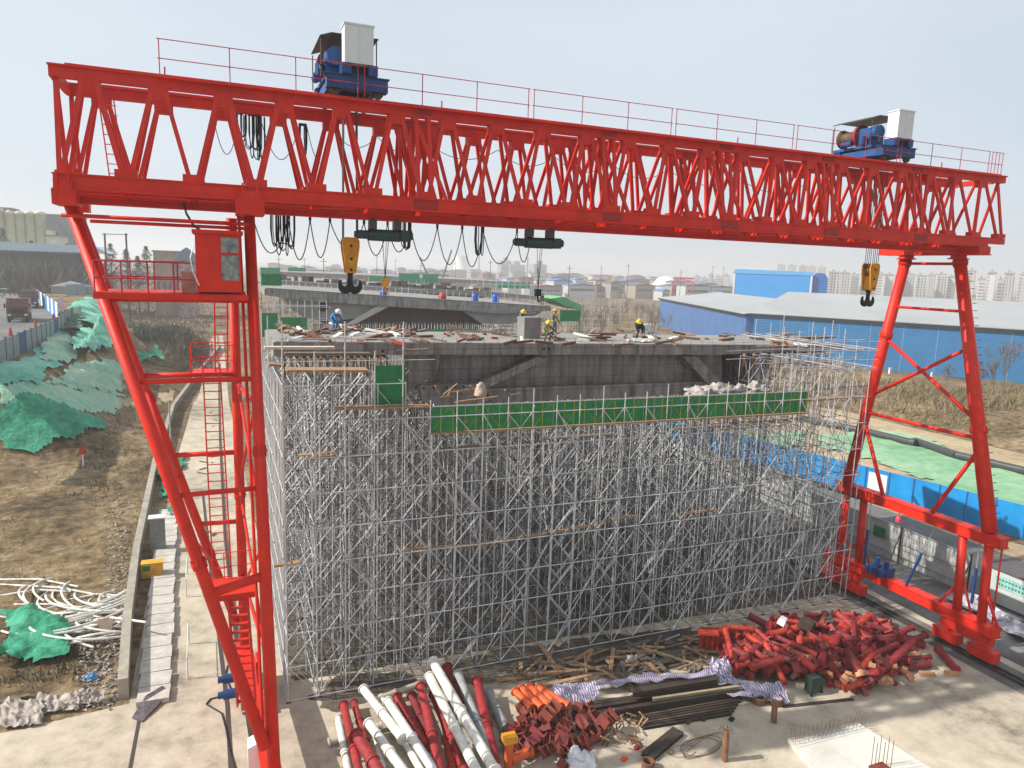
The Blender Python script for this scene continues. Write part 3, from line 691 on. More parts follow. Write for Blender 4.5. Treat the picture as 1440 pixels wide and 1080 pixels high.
# ---------------------------------------------------------------- trolleys
def trolley(label):
    T = Thing('crane_trolley', (4.0, 26.6, 23.95), label, 'crane trolley', 'winch trolleys on the crane girder')
    X = 4.03
    for y in (Y1, Y2):
        b = MB(); b.box(X-.55, X+1.45, y-.2, y+.2, 24.16, 24.56); b.box(X-.6, X+1.5, y-.24, y+.24, 24.56, 24.60)
        eb = T.part('end_beam', b, blue)
        for x in (X-.25, X+1.15):
            b = MB(); b.tube((x, y-.06, 24.14), (x, y+.06, 24.14), .18, 14); local(b, T.loc); b.build('wheel', darkm, eb)
    b = MB()
    for x in (X-.35, X+1.1): b.box(x-.12, x+.12, Y1+.2, Y2-.2, 24.2, 24.50)
    b.box(X-.5, X+1.2, 25.9, 28.15, 24.605, 24.72); T.part('cross_frame', b, blue_l)
    b = MB(); b.box(X-.08, X+.22, 25.0, 25.62, 24.605, 24.93); b.box(X+.78, X+1.08, 25.0, 25.62, 24.605, 24.93); b.box(X+.22, X+.78, 25.45, 25.6, 24.605, 24.93); T.part('cabinet_stand', b, blue)
    b = MB(); b.box(X, X+.93, 24.98, 25.58, 24.935, 26.10); b.box(X-.03, X+.96, 24.95, 25.61, 26.10, 26.15); b.box(X+.46, X+.47, 24.965, 24.98, 25.0, 26.02); T.part('electrical_cabinet', b, cabin_w)
    b = MB(); b.lathe([(.01, 0), (.44, 0), (.44, .07), (.30, .07), (.30, 1.05), (.46, 1.05), (.46, 1.18), (.01, 1.18)], 24)
    b.v = [(X-.15+vx, 27.95-z, 25.22+vy) for vx, vy, z in b.v]; T.part('rope_drum', b, mat('drum_brown', (.13, .07, .045), .6), None, True)
    b = MB(); b.lathe([(.455, 0), (.52, 0), (.52, .14), (.455, .14)], 24); b.v = [(X-.15+vx, 26.9-z, 25.22+vy) for vx, vy, z in b.v]; T.part('gear_ring', b, mat('gear_maroon', (.25, .02, .04), .5))
    b = MB(); b.box(X-.45, X+.15, 26.1, 26.7, 24.72, 25.5); b.tube((X-.15, 25.8, 25.3), (X-.15, 26.1, 25.3), .3, 16); b.box(X+.15, X+.55, 26.2, 26.6, 24.72, 25.2); T.part('gearbox', b, blue_l)
    b = MB(); b.tube((X-.62, 26.3, 24.72), (X-.62, 26.3, 25.1), .16, 12); b.tube((X-.62, 26.9, 24.86), (X-.62, 27.5, 24.86), .14, 12); T.parts('motor', b, blue)
    b = MB(); b.prism([(X-.68, 25.86), (X-.3, 26.0), (X+1.25, 26.0), (X+1.25, 25.97), (X-.29, 25.97), (X-.68, 25.83)], 25.75, 28.15); T.part('canopy', b, darkm)
    b = MB()
    for x, y in ((X-.64, 25.85), (X-.64, 28.05), (X+1.2, 28.05), (X+1.2, 25.85)): b.tube((x, y, 24.6), (x, y, 25.78 if x < X else 25.97), .022, 5)
    T.parts('canopy_post', b, darkm)
    b = MB(); b.path([(X-.55, 25.4, 24.95), (X-.75, 25.3, 24.8), (X-.72, 25.2, 24.65), (X-.45, 25.1, 24.35)], .035, 6); T.part('cable', b, black)
    return T.o
T1 = trolley('blue winch trolley with a tall pale cabinet, on the left half of the red girder')
T2 = copy_tree(T1); T2.location.x += 24.55; T2['label'] = 'blue winch trolley showing its rope drum, near the right end of the red girder'
# ---------------------------------------------------------------- hook blocks
def twinhook(b, c, s):
    c = Vector(c)
    b.tube(c+Vector((0, 0, .62*s)), c+Vector((0, 0, -.05*s)), .10*s, 14)
    for sg in (-1, 1):
        N = 18; R = .19*s
        pts = [c+Vector((sg*(R-R*math.cos(math.pi*1.2*i/N)), 0, .10*s-R*1.25*math.sin(math.pi*1.2*i/N))) for i in range(N+1)]
        b.sweep(pts, [.115*s*(1-.62*(i/N)**3)*(1+.35*math.sin(math.pi*min(1, i/N*1.3))) for i in range(N+1)])
def hook_block(x, y, zt, zb, label, rz=0., s=1., hw=.2):
    T = Thing('hook_block', (x, y, zb), label, 'crane hook', 'yellow hook blocks under the girder')
    h = zt-zb; z0 = zb+h*.40
    for dy in (-hw, hw):
        b = MB(); b.prism([(-.30*s, zt-.12), (-.22*s, zt), (.22*s, zt), (.30*s, zt-.12), (.30*s, zt-.35*s), (.17*s, z0), (-.17*s, z0), (-.30*s, zt-.35*s)], dy-.03, dy+.03)
        for zz in (zt-.3*s, zt-.75*s, z0+.12*s): 
            pass
        b.v = [(x+vx, y+vy, z) for vx, vy, z in b.v]; pl = T.part('side_plate', b, yellow)
        for zz in (zt-.3*s, zt-.75*s, z0+.12*s): k = MB(); k.tube((x, y+dy-.05, zz), (x, y+dy+.05, zz), .05*s, 10); local(k, T.loc); k.build('pin', hookblk, pl)
    b = MB(); b.box(x-.13*s, x+.13*s, y-hw+.03, y+hw-.03, z0+.04, zt-.62*s); T.part('housing', b, yellow)
    for k in range(4):
        b = MB(); yy = y-hw*.65+hw*.433*k; b.tube((x, yy-.025, zt-.32*s), (x, yy+.025, zt-.32*s), .27*s, 20); T.part('sheave', b, mat('sheave_ochre', (.35, .16, .01), .5))
    b = MB(); twinhook(b, (x, y, zb+.36*s), s*.95); b.tube((x, y, z0+.05), (x, y, zb+.8*s), .13*s, 12); T.part('hook', b, hookblk, None, True)
    ropes = MB()
    for dx in (-.25*s, .25*s):
        for k in range(4): yy = y-hw*.65+hw*.433*k; ropes.tube((x+dx, yy, zt-.3*s), (x+dx*.9, yy, 24.5), .02, 4)
    T.part('wire_rope', ropes, darkm)
    if rz:
        for ch in T.o.children:
            pass
        T.o.rotation_euler.z = rz
    return T
hook_block(4.46, 26.6, 19.42, 17.32, 'yellow hook block with a big black twin hook hanging beside the left red leg', 0)
hook_block(29.68, 26.6, 19.35, 17.15, 'yellow multi-sheave hook block hanging beside the right red leg', 0, 1.0, .24)
# ---------------------------------------------------------------- electric hoists
def hoist(x, zb, label):
    T = Thing('electric_hoist', (x, 25.38, 19.3), label, 'hoist', 'dark green hoists under the girder')
    b = MB(); b.tube((x-.55, 25.38, 19.5), (x+.55, 25.38, 19.5), .20, 16); T.part('drum_housing', b, hoistg, None, False)
    b = MB(); b.tube((x-.95, 25.38, 19.5), (x-.55, 25.38, 19.5), .15, 14); b.tube((x-1.02, 25.38, 19.5), (x-.95, 25.38, 19.5), .11, 14); T.part('motor', b, hoistg)
    b = MB(); b.box(x+.55, x+.85, 25.16, 25.6, 19.32, 19.7); b.tube((x+.85, 25.38, 19.52), (x+1.0, 25.38, 19.52), .14, 14); T.part('gearbox', b, hoistg)
    for dx in (-.4, .45):
        b = MB(); b.box(x+dx-.12, x+dx+.12, 25.2, 25.56, 19.7, 19.98)
        for sy in (-.12, .12): b.tube((x+dx, 25.38+sy-.03, 19.98), (x+dx, 25.38+sy+.03, 19.98), .10, 12)
        T.part('running_trolley', b, darkm)
    b = MB()
    for dx in (-.05, .08, .16): b.tube((x+dx, 25.38, 19.35), (x+.05, 25.38, zb+.45), .011, 4)
    T.part('wire_rope', b, darkm)
    b = MB(); b.box(x-.06, x+.16, 25.3, 25.46, zb+.2, zb+.48); b.tube((x+.05, 25.38, zb+.2), (x+.05, 25.38, zb+.05), .035, 8); b.tube((x+.05, 25.38, zb+.05), (x+.13, 25.38, zb-.02), .03, 8); b.tube((x+.13, 25.38, zb-.02), (x+.17, 25.38, zb+.08), .02, 8); T.part('hook', b, yellow if x < 8 else hookblk)
    return T
hoist(5.42, 17.55, 'dark green electric hoist under the girder, nearer the left leg, with a yellow hook')
hoist(11.3, 17.3, 'dark green electric hoist under the middle of the girder, the farther from the left leg')
b = MB(); b.box(-3.8, 34.1, 25.34, 25.42, 20.03, 20.18); b.box(-3.8, 34.1, 25.25, 25.51, 20.18, 20.22); b.box(-3.8, 34.1, 25.25, 25.51, 19.99, 20.03); CR.part('hoist_rail', b, red)
for k in range(21):
    x = -2.4+1.82*k; 
    if x < 34: b = MB(); b.box(x-.12, x+.12, 24.95, 25.8, 20.225, 20.335); CR.part('rail_hanger', b, red)
# ---------------------------------------------------------------- festoon cables
def sag(a, c, d, n=14):
    return [lerp(a, c, i/n)-Vector((0, 0, d*4*(i/n)*(1-i/n))) for i in range(n+1)]
tops = [355, 405, 436, 464, 512, 545, 577, 615, 650, 679, 727, 748]; deps = [45, 52, 48, 34, 42, 36, 46, 50, 52, 46, 42, 30]
yt = lambda x: 289+.062*(x-350)
for i in range(len(tops)-1):
    a = PY(tops[i], yt(tops[i])+14, 27.9); c = PY(tops[i+1], yt(tops[i+1])+14, 27.9)
    b = MB(); b.path(sag(a, c, deps[i]/1015*29), .02, 5); b.tube(a+Vector((0, 0, .25)), a-Vector((0, 0, .05)), .05, 6)
    single('festoon_cable', b, black, 'slack black cable loop of the row hanging below the red girder', 'cable', 'cable loops strung below the girder')
def bundle(x, y, X0, X1, zt, ln, n, label):
    b = MB()
    for i in range(n):
        q = random.uniform(X0, X1); w = random.uniform(.04, .16); l = ln*random.uniform(.7, 1); yy = y+random.uniform(-.15, .15)
        b.path([(q-w, yy, zt), (q-w*1.1, yy, zt-l*.5), (q-w*.7, yy, zt-l*.92), (q, yy, zt-l), (q+w*.7, yy, zt-l*.92), (q+w, yy, zt-l*.5), (q+w, yy, zt)], .019, 5)
    b.box(X0, X1, y-.12, y+.12, zt, zt+.06)
    single('cable_bundle', b, black, label, 'cable', 'bundled cable loops on the girder')
pa = PY(385, 303, 27.9); pb = PY(410, 303, 27.9); bundle(0, 27.9, pa.x, pb.x, pa.z+.1, 1.55, 14, 'thick bundle of black cable loops hanging right of the left crane leg')
pa = PY(565, 315, 27.9); pb = PY(574, 315, 27.9); bundle(0, 27.9, pa.x, pb.x, pa.z+.1, 1.2, 6, 'black cable bundle hanging just right of the first green hoist')
pa = PY(672, 320, 27.9); pb = PY(682, 320, 27.9); bundle(0, 27.9, pa.x, pb.x, pa.z+.1, 1.3, 6, 'narrow black cable bundle hanging left of the second green hoist')
pa = PY(333, 160, 28.2); pb = PY(342, 160, 28.2); bundle(0, 28.2, pa.x, pb.x, pa.z, 1.0, 4, 'small black cable bundle inside the truss, first from the left')
pa = PY(348, 162, 28.2); pb = PY(368, 162, 28.2); bundle(0, 28.2, pa.x, pb.x, pa.z, 1.55, 11, 'broad black cable bundle inside the truss above the left leg')
pa = PY(420, 176, 28.2); pb = PY(431, 176, 28.2); bundle(0, 28.2, pa.x, pb.x, pa.z, 1.2, 6, 'black cable bundle inside the truss just left of the left trolley')
for k, (x0, x1) in enumerate(((300, 335), (368, 420), (432, 470), (470, 530), (530, 600), (600, 700), (700, 780), (780, 860), (860, 940), (940, 1040), (1040, 1130))):
    a = PY(x0, 165+.115*(x0-300), 28.2); c = PY(x1, 165+.115*(x1-300), 28.2)
    b = MB(); b.path(sag(a, c, 1.2 if x0 < 470 else .5), .014, 5)
    single('festoon_cable', b, black, 'thin black cable swag strung inside the truss', 'cable', 'cable swags inside the truss')
# crane rails
for side, xa, xb in ((0, 1.25, -.2), (1, 34.42, 34.42), (1, 34.78, 34.78)):
    if side: pts = [(xa, 5), (xa, 150)]
    else: pts = [(1.27, 15), (.35, 36), (.0, 50), (-.2, 80), (-.2, 190)]
    b = MB()
    for (x0, y0), (x1, y1) in zip(pts[:-1], pts[1:]): b.bar((x0, y0, .10), (x1, y1, .10), .07, .12); b.bar((x0, y0, .035), (x1, y1, .035), .16, .03)
    single('crane_rail', b, darkm, ('rusty crane rail running under the left leg', 'inner rusty crane rail beside the red tube pile', 'outer rusty crane rail beside the red tube pile')[0 if not side else (1 if xa < 34.6 else 2)], 'rail', 'rails of the gantry crane')
sheet('rail_bed', [(33.7, 8), (35.6, 8), (35.6, 150), (33.7, 150)], .022, g_wet)
# ---------------------------------------------------------------- bridge deck, near segment
def dz(x): return -.0138*x
DK = Thing('bridge_deck', (20, 40, 10), 'nearest concrete bridge deck on the scaffold, with workers on top', 'bridge deck')
SL = [(2.4, 14.68), (38.6, 14.18), (38.6, 13.98), (33, 13.85), (28.5, 13.72), (10.5, 13.98), (2.4, 13.98)]
b = MB(); b.prism(SL, 36.0, 42.6); DK.part('deck_slab', b, conc_b)
b = MB(); b.prism([(2.5, 14.675), (38.5, 14.185), (38.5, 14.215), (2.5, 14.71)], 36.05, 42.5); DK.part('deck_surface', b, conc)
def pz(*pts): return [(PY(x, y, 36.8).x, PY(x, y, 36.8).z) for x, y in pts]
b = MB(); b.prism(pz((622, 494), (1022, 495), (1022, 546), (632, 562), (612, 540)), 37.3, 42.4); b.prism(pz((1050, 495), (1090, 495), (1068, 546), (1050, 546)), 37.0, 42.4); b.prism(pz((1022, 500), (1050, 500), (1050, 546), (1022, 546)), 41.5, 42.4)
DK.parts('box_girder', b, conc_b)
b = MB(); b.prism(pz((570, 494), (622, 494), (612, 540), (575, 552)), 36.9, 37.25); DK.part('end_block', b, conc_b)
b = MB(); b.prism(pz((586, 540), (664, 538), (684, 560), (640, 572), (590, 562)), 36.2, 36.85); b.prism(pz((684, 546), (1010, 536), (1004, 552), (690, 566)), 36.7, 37.2); DK.parts('bottom_flange', b, conc_b)
b = MB(); b.prism(pz((664, 540), (672, 549), (768, 503), (752, 500)), 36.4, 37.2); b.prism(pz((955, 500), (975, 500), (1022, 548), (1000, 548)), 36.5, 37.25); b.prism(pz((1060, 500), (1085, 500), (1062, 546), (1045, 546)), 36.5, 36.95); DK.parts('web_rib', b, conc_b)
b = MB()
for px, py in ((596, 546), (610, 545), (628, 545), (640, 544), (652, 544), (765, 491), (772, 491), (538, 494)):
    q = PY(px, py, 36.19 if py > 500 else 35.99); b.tube((q.x, q.y-.006, q.z), (q.x, q.y+.01, q.z), .07, 10)
DK.parts('bolt_hole_shade', b, black)  # black discs on the face paint the darkness of the bolt holes
b = MB()
for i in range(46):
    x = 3+i*.78; b.tube((x, 36.1, 14.6+dz(x)), (x+random.uniform(-.05, .05), 36.1, 14.95+dz(x)+random.random()*.15), .012, 4)
DK.parts('starter_bar', b, rustm)
# ---------------------------------------------------------------- scaffold
SC = Thing('scaffolding', (18, 38, 0), 'dense galvanised pipe scaffold filling the space under the nearest bridge deck', 'scaffolding')
X0, X1s = 2.3, 33.6
gx = [X0+i*1.204 for i in range(27)]; gy = [29.4+i*.62 for i in range(24)]+[44.2+i*1.25 for i in range(10)]
lz = [.12+1.5*k for k in range(11)]
def ztop(x, y):
    i = round((x-X0)/1.204)
    if y < 29.6:
        if 8.0 < x < 29.6: return 12.85+.35*(i % 3 == 0)
        if x <= 8: return 16.2 if i % 2 == 0 else 15.0
        return (14.6, 15.3, 13.9, 16.0)[i % 4]
    if y < 36:
        if 8.0 < x < 29.6: return 11.3
        if x <= 8: return 13.55
        return 13.7+.5*((i*7+round(y*3)) % 3 == 0)
    if y > 43.5: return 12.4 if x < 8.6 or x > 29.6 else 10.2
    return 13.2 if x < 8.6 or x > 29.6 else 10.9
post_all = []
for j, y in enumerate(gy):
    for i, x in enumerate(gx):
        ox = 0 if (j == 0 or i == 0) else (((j*5) % 7)-3)*.13
        post_all.append(((i > 0)*10+j if i and j else 0, x+ox, y, ztop(x, y)))
post_all.sort(key=lambda q: q[0])
rest = MB(); restb = MB()
RP = .024
for k, (_, x, y, zt) in enumerate(post_all):
    jx = random.uniform(-.02, .02)
    if k < 100:
        b = MB(); b.tube((x, y, .03), (x+jx, y, zt), RP+.003, 6)
        for z in lz:
            if z < zt: b.tube((x, y, z-.05), (x, y, z+.05), RP*1.7, 6, None, False)
        SC.part('post', b, steel)
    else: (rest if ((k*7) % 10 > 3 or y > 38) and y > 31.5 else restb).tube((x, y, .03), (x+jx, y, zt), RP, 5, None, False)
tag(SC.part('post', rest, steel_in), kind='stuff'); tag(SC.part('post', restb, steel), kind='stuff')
rest = MB(); n = 0
for j, y in enumerate(gy):
    for k, z in enumerate(lz):
        segs = []
        run = None
        for i, x in enumerate(gx):
            ok = z <= ztop(x, y)+.05 and not (y < 29.6 and 12.2 < z < 12.4 and False)
            if ok and run is None: run = x
            if run is not None and (not ok or i == len(gx)-1):
                xe = x if ok else gx[i-1]
                if xe > run: segs.append((run, xe))
                run = None
        for a, c in segs:
            if j > 0 and (j*5+k*3) % 4 != 0: continue
            if j == 0: b = MB(); b.tube((a-.1, y-.04, z), (c+.1, y-.04, z), .024, 6); SC.part('ledger', b, steel); n += 1
            else: rest.tube((a-.1, y-.04, z), (c+.1, y-.04, z), .021, 4, None, False)
for i, x in enumerate(gx):
    for z in lz:
        for (y0, y1) in ((29.4, 35.9), (35.9, gy[-1])):
            zz = ztop(x, (y0+y1)/2)
            if z <= zz+.3:
                if i < 2 and n < 70: b = MB(); b.tube((x-.04, y0-.1, z+.06), (x-.04, y1+.1, z+.06), .024, 6); SC.part('ledger', b, steel); n += 1
                else: rest.tube((x-.04, y0-.1, z+.06), (x-.04, y1+.1, z+.06), .021, 4, None, False)
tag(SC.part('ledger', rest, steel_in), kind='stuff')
# diagonals
rest = MB(); fr2 = MB(); n = 0
front = []
for s in range(2, 27, 2):
    # long zigzag braces across the front
    for k in range(0, 8):
        i = s+(k % 2); 
        if i+1 < 27 and lz[k+1] < ztop(gx[i], 29.4): front.append(((gx[i], 29.34, lz[k]+.1), (gx[i+1] if k % 2 == 0 else gx[i-1]+0, 29.34, lz[k+1]-.05)))
for s in range(0, 26, 2):
    for k in range(0, 8, 1):
        a = gx[s]; c = gx[s+1]
        front.append(((a, 29.44, lz[k]), (c, 29.44, lz[k+1])) if (k+s//2) % 2 else ((c, 29.44, lz[k]), (a, 29.44, lz[k+1])))
for i in range(1, 24, 3):
    front.append(((gx[i], 29.30, lz[0]), (gx[min(26, i+3)], 29.30, lz[4]))); front.append(((gx[min(26, i+3)], 29.30, lz[4]), (gx[i], 29.30, lz[8])))
for a, c in front:
    if n < 100: b = MB(); b.tube(a, c, .022, 5); SC.part('diagonal_brace', b, steel); n += 1
    else: fr2.tube(a, c, .022, 4, None, False)
rg = random.Random(3)
for j, y in enumerate(gy[1:], 1):
    pr = .9 if j < 14 else .5
    for i in range(26):
        for k in range(9):
            if lz[k+1] > ztop(gx[i], y)+.1 or rg.random() > pr: continue
            if rg.random() < .5: a, c = (gx[i], y+.03, lz[k]), (gx[i+1], y+.03, lz[k+1])
            else: a, c = (gx[i+1], y+.03, lz[k]), (gx[i], y+.03, lz[k+1])
            (fr2 if rg.random() < (.6 if j < 4 else .3) else rest).tube(a, c, .019, 4, None, False)
for i, x in enumerate(gx):
    pr = .8 if i < 4 else .35
    for j in range(33):
        for k in range(9):
            if lz[k+1] > ztop(x, gy[j])+.1 or rg.random() > pr: continue
            if (j+k) % 2: a, c = (x+.03, gy[j], lz[k]), (x+.03, gy[j+1], lz[k+1])
            else: a, c = (x+.03, gy[j+1], lz[k]), (x+.03, gy[j], lz[k+1])
            (fr2 if rg.random() < .4 else rest).tube(a, c, .019, 4, None, False)
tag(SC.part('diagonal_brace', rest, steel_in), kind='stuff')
tag(SC.part('diagonal_brace', fr2, steel), kind='stuff')
# guard rails at the top right and left
b = MB()
for z in (13.75, 14.25, 14.75, 15.25):
    for y in (29.4, 30.4, 32.5, 35): 
        b.tube((28.2, y, z-.03*(y-29)), (34.1, y, z-.05), .022, 5)
for x in (31.5, 32.7, 33.7):
    for y in (31.5, 34, 36.5): b.tube((x, y, 12), (x, y, 15.4+((x*3+y) % 2)*.5), .024, 5)
    for z in (13.8, 14.8): b.tube((x, 29.2, z), (x, 38, z), .02, 5)
SC.parts('guard_rail', b, steel)
b = MB()
for z in (14.6, 15.5):
    b.tube((2.2, 29.4, z), (8.5, 29.4, z), .02, 5)
for y in (35, 40, 44):
    b.tube((2.1, y, 13), (2.1, y, 16), .024, 5)
SC.parts('guard_rail', b, steel)
b = MB()
for i in range(27): b.box(gx[i]-.09, gx[i]+.09, 29.31, 29.49, .018, .032)
SC.parts('base_plate', b, darkm)
# green toe panels hung on the front
GP = Thing('guard_panel_row', (19, 29.62, 11.3), 'long band of green sheet panels with yellow ribs along the scaffold front', 'guard panels')
xa, xb, N = 8.45, 29.5, 13
for i in range(N):
    x = xa+(xb-xa)*i/N; x2 = xa+(xb-xa)*(i+1)/N-.03
    b = MB(); b.box(x, x2, 29.60, 29.63, 11.38, 12.52); p = GP.part('panel', b, netg)
    b = MB()
    for q in (.25, .6, .95): b.box(x+(x2-x)*q-.012, x+(x2-x)*q+.012, 29.585, 29.599, 11.38, 12.52)
    b.bar((x+.05, 29.592, 11.45), (x+.72, 29.592, 12.45), .02, .012); b.bar((x2-.05, 29.592, 11.45), (x+.78, 29.592, 12.45), .02, .012)
    local(b, GP.loc); b.build('rib', yel, p)
b = MB(); b.box(xa, xb, 29.52, 29.9, 11.28, 11.34); GP.part('toe_board', b, timber)
b = MB(); b.box(xa, xb, 29.56, 29.59, 12.50, 12.55); GP.part('top_rail', b, steel)
q0, q1 = PY(528, 514, 30.2), PY(570, 568, 30.2)
b = MB(); b.box(q0.x, q1.x, 30.18, 30.21, q1.z, q0.z); single('green_screen', b, netg, 'single tall green sheet left of the long green panel band', 'guard panel')
# planks and formwork on the scaffold
def plank(px0, py0, px1, py1, Y, w, t, m, label, grp='timber boards on the scaffold', h=.05):
    a, c = PY(px0, py0, Y), PY(px1, py1, Y)
    b = MB(); b.bar(a, c, w, t); single('plank', b, m, label, 'plank', grp)
plank(402, 520, 516, 520, 30.0, .9, .10, timber, 'broad orange-brown board deck under the left end of the slab', h=.1)
plank(400, 497, 520, 497, 31.5, .5, .08, timber_d, 'old grey board below the left slab edge')
plank(470, 574, 604, 571, 30.0, .5, .08, timber, 'long brown board below the single green sheet')
plank(640, 566, 700, 558, 31, .12, .08, timber, 'thin batten lying above the left part of the green band')
plank(1140, 561, 1180, 557, 31.0, .8, .06, timber, 'light board right of the green band')
plank(1085, 566, 1230, 556, 31.5, .5, .06, timber, 'long orange-brown board running right of the green band')
plank(1150, 545, 1225, 541, 33, .6, .06, timber_d, 'grey board in the guard rails right of the green band')
plank(372, 489, 470, 489, 34.5, .5, .12, mat('pale_board', (.55, .5, .42), .8), 'pale board sticking out past the left slab end')
plank(378, 512, 398, 514, 33, .5, .1, timber, 'stub of orange board beside the left crane leg')
plank(560, 493, 602, 491, 35.2, .4, .06, timber_d, 'short board against the slab edge near its left third')
for i, (x0, x1, y0, y1) in enumerate(((620, 690, 632, 625), (760, 860, 617, 610), (950, 1110, 603, 592), (430, 520, 644, 640))):
    plank(x0, y0, x1, y1, 30.6, .45, .05, timber_d, 'weathered walkway board inside the scaffold just below the green band')
for x0, y0, x1, y1 in ((560, 774, 600, 769), (610, 770, 690, 765), (670, 766, 850, 735), (860, 729, 900, 725), (960, 722, 1010, 716), (385, 796, 420, 790), (420, 640, 470, 636)):
    plank(x0, y0, x1, y1, 30.3, .3, .04, timber, 'narrow brown walkway board at mid height inside the scaffold')
b = MB()
for i in range(8):
    a = PY(random.uniform(600, 720), random.uniform(552, 560), 32); b.bar(a, a+Vector((random.uniform(-1.5, 1.5), random.uniform(-.5, .5), random.uniform(-.1, .5))), .06, .06)
single('batten_heap', b, timber, 'loose pale battens lying above the left part of the green band', 'battens')
q = PY(676, 556, 31.5); blob('sack', (q.x, q.y, q.z), .28, .26, .62, mat('beige_cloth', (.50, .40, .33), .8, 0, .2, 5, .4, 8), 'beige sack standing on the scaffold above the green band', 'sack', 31, .3, 22)
for i, (px, py, w) in enumerate(((985, 548, 1.0), (1012, 545, 1.3), (1040, 547, 1.1), (1062, 543, .9))):
    q = PY(px, py, 31.6); blob('tarp_heap', (q.x, q.y, q.z-.3), w*.75, .6, .42, plastic, ('leftmost', 'second', 'third', 'rightmost')[i]+' crumpled pale sheet heap above the right part of the green band', 'sheeting', i+20, .75, 26)
# debris on the deck: things on top
def ontop(px, py, z=14.45): return G(px, py, z)
rgd = random.Random(11)
cols = [(timber, 'brown timber offcut', 'timber'), (timber_d, 'weathered grey timber offcut', 'timber'), (rustm, 'rusty steel bar', 'steel bar'), (wht, 'white foam board', 'board'), (redbright, 'red steel clamp', 'clamp')]
for i in range(165):
    px = rgd.uniform(385, 1180) if i % 3 else rgd.uniform(385, 560); py = rgd.uniform(468, 484); p = ontop(px, py, 14.72+dz(rgd.uniform(5, 38))); 
    if p.x > 38 or p.x < 3: continue
    p.z = 14.75+dz(p.x); l = rgd.uniform(.3, 1.6); a = rgd.uniform(0, 3.1)
    k = rgd.choices(range(5), (2, 5, 3, 2.4, .8))[0]; m, lab, cat_ = cols[k]
    b = MB(); b.bar(p+Vector((-l/2*math.cos(a), -l/2*math.sin(a), .05)), p+Vector((l/2*math.cos(a), l/2*math.sin(a), .05+rgd.uniform(0, .2))), rgd.uniform(.06, .3), rgd.uniform(.05, .16))
    single(('timber_offcut', 'timber_offcut', 'steel_bar', 'foam_board', 'clamp')[k], b, m, lab+' lying among the litter on the nearest deck', cat_, lab+'s on the nearest deck')
for px, py, w, h, m, lab in ((1105, 476, 2.2, .35, timber, 'pile of yellow timber near the right end of the deck'), (1145, 478, 1.6, .3, timber_d, 'low pile of grey timber at the right tip of the deck'), (700, 470, 1.6, .6, plastic, 'white sheeting heap behind the crouching workers'), (905, 480, 1.2, .12, wht, 'flat white board in front of the bending worker'), (845, 478, 1.0, .4, rustm, 'rusty clamp heap left of the bending worker')):
    p = ontop(px, py); b = MB()
    for _ in range(9):
        o = Vector((rgd.uniform(-w/2, w/2), rgd.uniform(-.4, .4), rgd.uniform(.05, h))); a = rgd.uniform(-.4, .4)
        b.bar(p+o-Vector((.5*math.cos(a), .5*math.sin(a), 0)), p+o+Vector((.5*math.cos(a), .5*math.sin(a), 0)), .18, .07)
    single('litter_pile', b, m, lab, 'pile')
# concrete block the workers crouch by
p = PY(752, 482, 38.5); b = MB(); b.box(p.x-.7, p.x+.35, 38.5, 39.6, 14.35, 15.75); single('concrete_block', b, conc_d, 'grey concrete block beside the crouching worker', 'concrete block')

# ---------------------------------------------------------------- second deck and third deck behind
def P88(*pts): return [(PY(x, y, 88).x, PY(x, y, 88).z) for x, y in pts]
D2 = Thing('bridge_deck', (22, 90, 8), 'second bridge deck behind, with brown slatted formwork under its middle', 'bridge deck')
b = MB(); b.prism(P88((372, 406), (775, 432), (775, 437), (705, 441), (650, 437), (545, 431), (420, 422), (372, 415)), 88, 106); D2.part('deck_slab', b, conc_b)
b = MB(); b.prism(P88((374, 405.6), (774, 431.6), (774, 430.6), (374, 404.6)), 88.1, 105); D2.part('deck_surface', b, conc)
b = MB(); b.prism(P88((405, 417), (545, 431), (512, 447), (470, 452), (430, 448)), 88.6, 117); b.prism(P88((650, 436), (765, 439), (740, 452), (690, 462)), 88.6, 117); D2.part('box_girder', b, conc)
b = MB(); b.prism(P88((530, 431), (548, 431), (500, 456), (484, 458)), 88.2, 88.6); D2.part('web_rib', b, conc_l)
b = MB(); b.prism(P88((540, 431), (650, 436), (690, 472), (480, 470)), 90, 116); D2.part('formwork', b, formw)
q = PY(454, 432, 88.59); b = MB(); b.tube((q.x, 88.55, q.z), (q.x, 88.62, q.z), .55, 18); D2.part('opening_shade', b, black)  # no real recess: a black disc paints the dark of an opening
S2 = Thing('scaffolding', (20, 88, 0), 'pipe scaffold with green nets under the second bridge deck', 'scaffolding')
b = MB(); bb = MB()
x = 3.5
while x < 42:
    for y in (84.5, 86, 87.5, 89, 91, 93):
        zt = 14.2 if y < 85 and x < 12 else 11.5
        b.tube((x, y, 0), (x, y, zt), .035, 4, None, False)
    x += .8
for _ in range(900):
    x = random.uniform(3.5, 41); y = random.choice((84.5, 86, 87.5, 89, 91, 93)); z = random.uniform(1, 10); b.tube((x, y, z), (x+random.choice((-1, 1))*random.uniform(0, 1.2), y, z+1.5), .028, 4, None, False)
for z in [1.5*k for k in range(1, 10)]:
    for y in (84.5, 87.5):
        b.tube((3.2, y, z), (42 if z < 11 else 12, y, z), .03, 4, None, False)
tag(S2.part('pipe_lattice', b, steel), kind='stuff')
for i, (px0, py0, px1, py1) in enumerate(((367, 440, 391, 474), (394, 446, 432, 479), (367, 385, 396, 402))):
    a, c = PY(px0, py0, 84.4), PY(px1, py1, 84.4); b = MB(); b.box(a.x, c.x, 84.35, 84.42, c.z, a.z); S2.part('net_panel', b, netg)
b = MB(); a, c = PY(480, 463, 84.4), PY(700, 470, 84.4); b.box(a.x, c.x, 84.3, 84.4, c.z, a.z); S2.part('net_panel', b, netg)
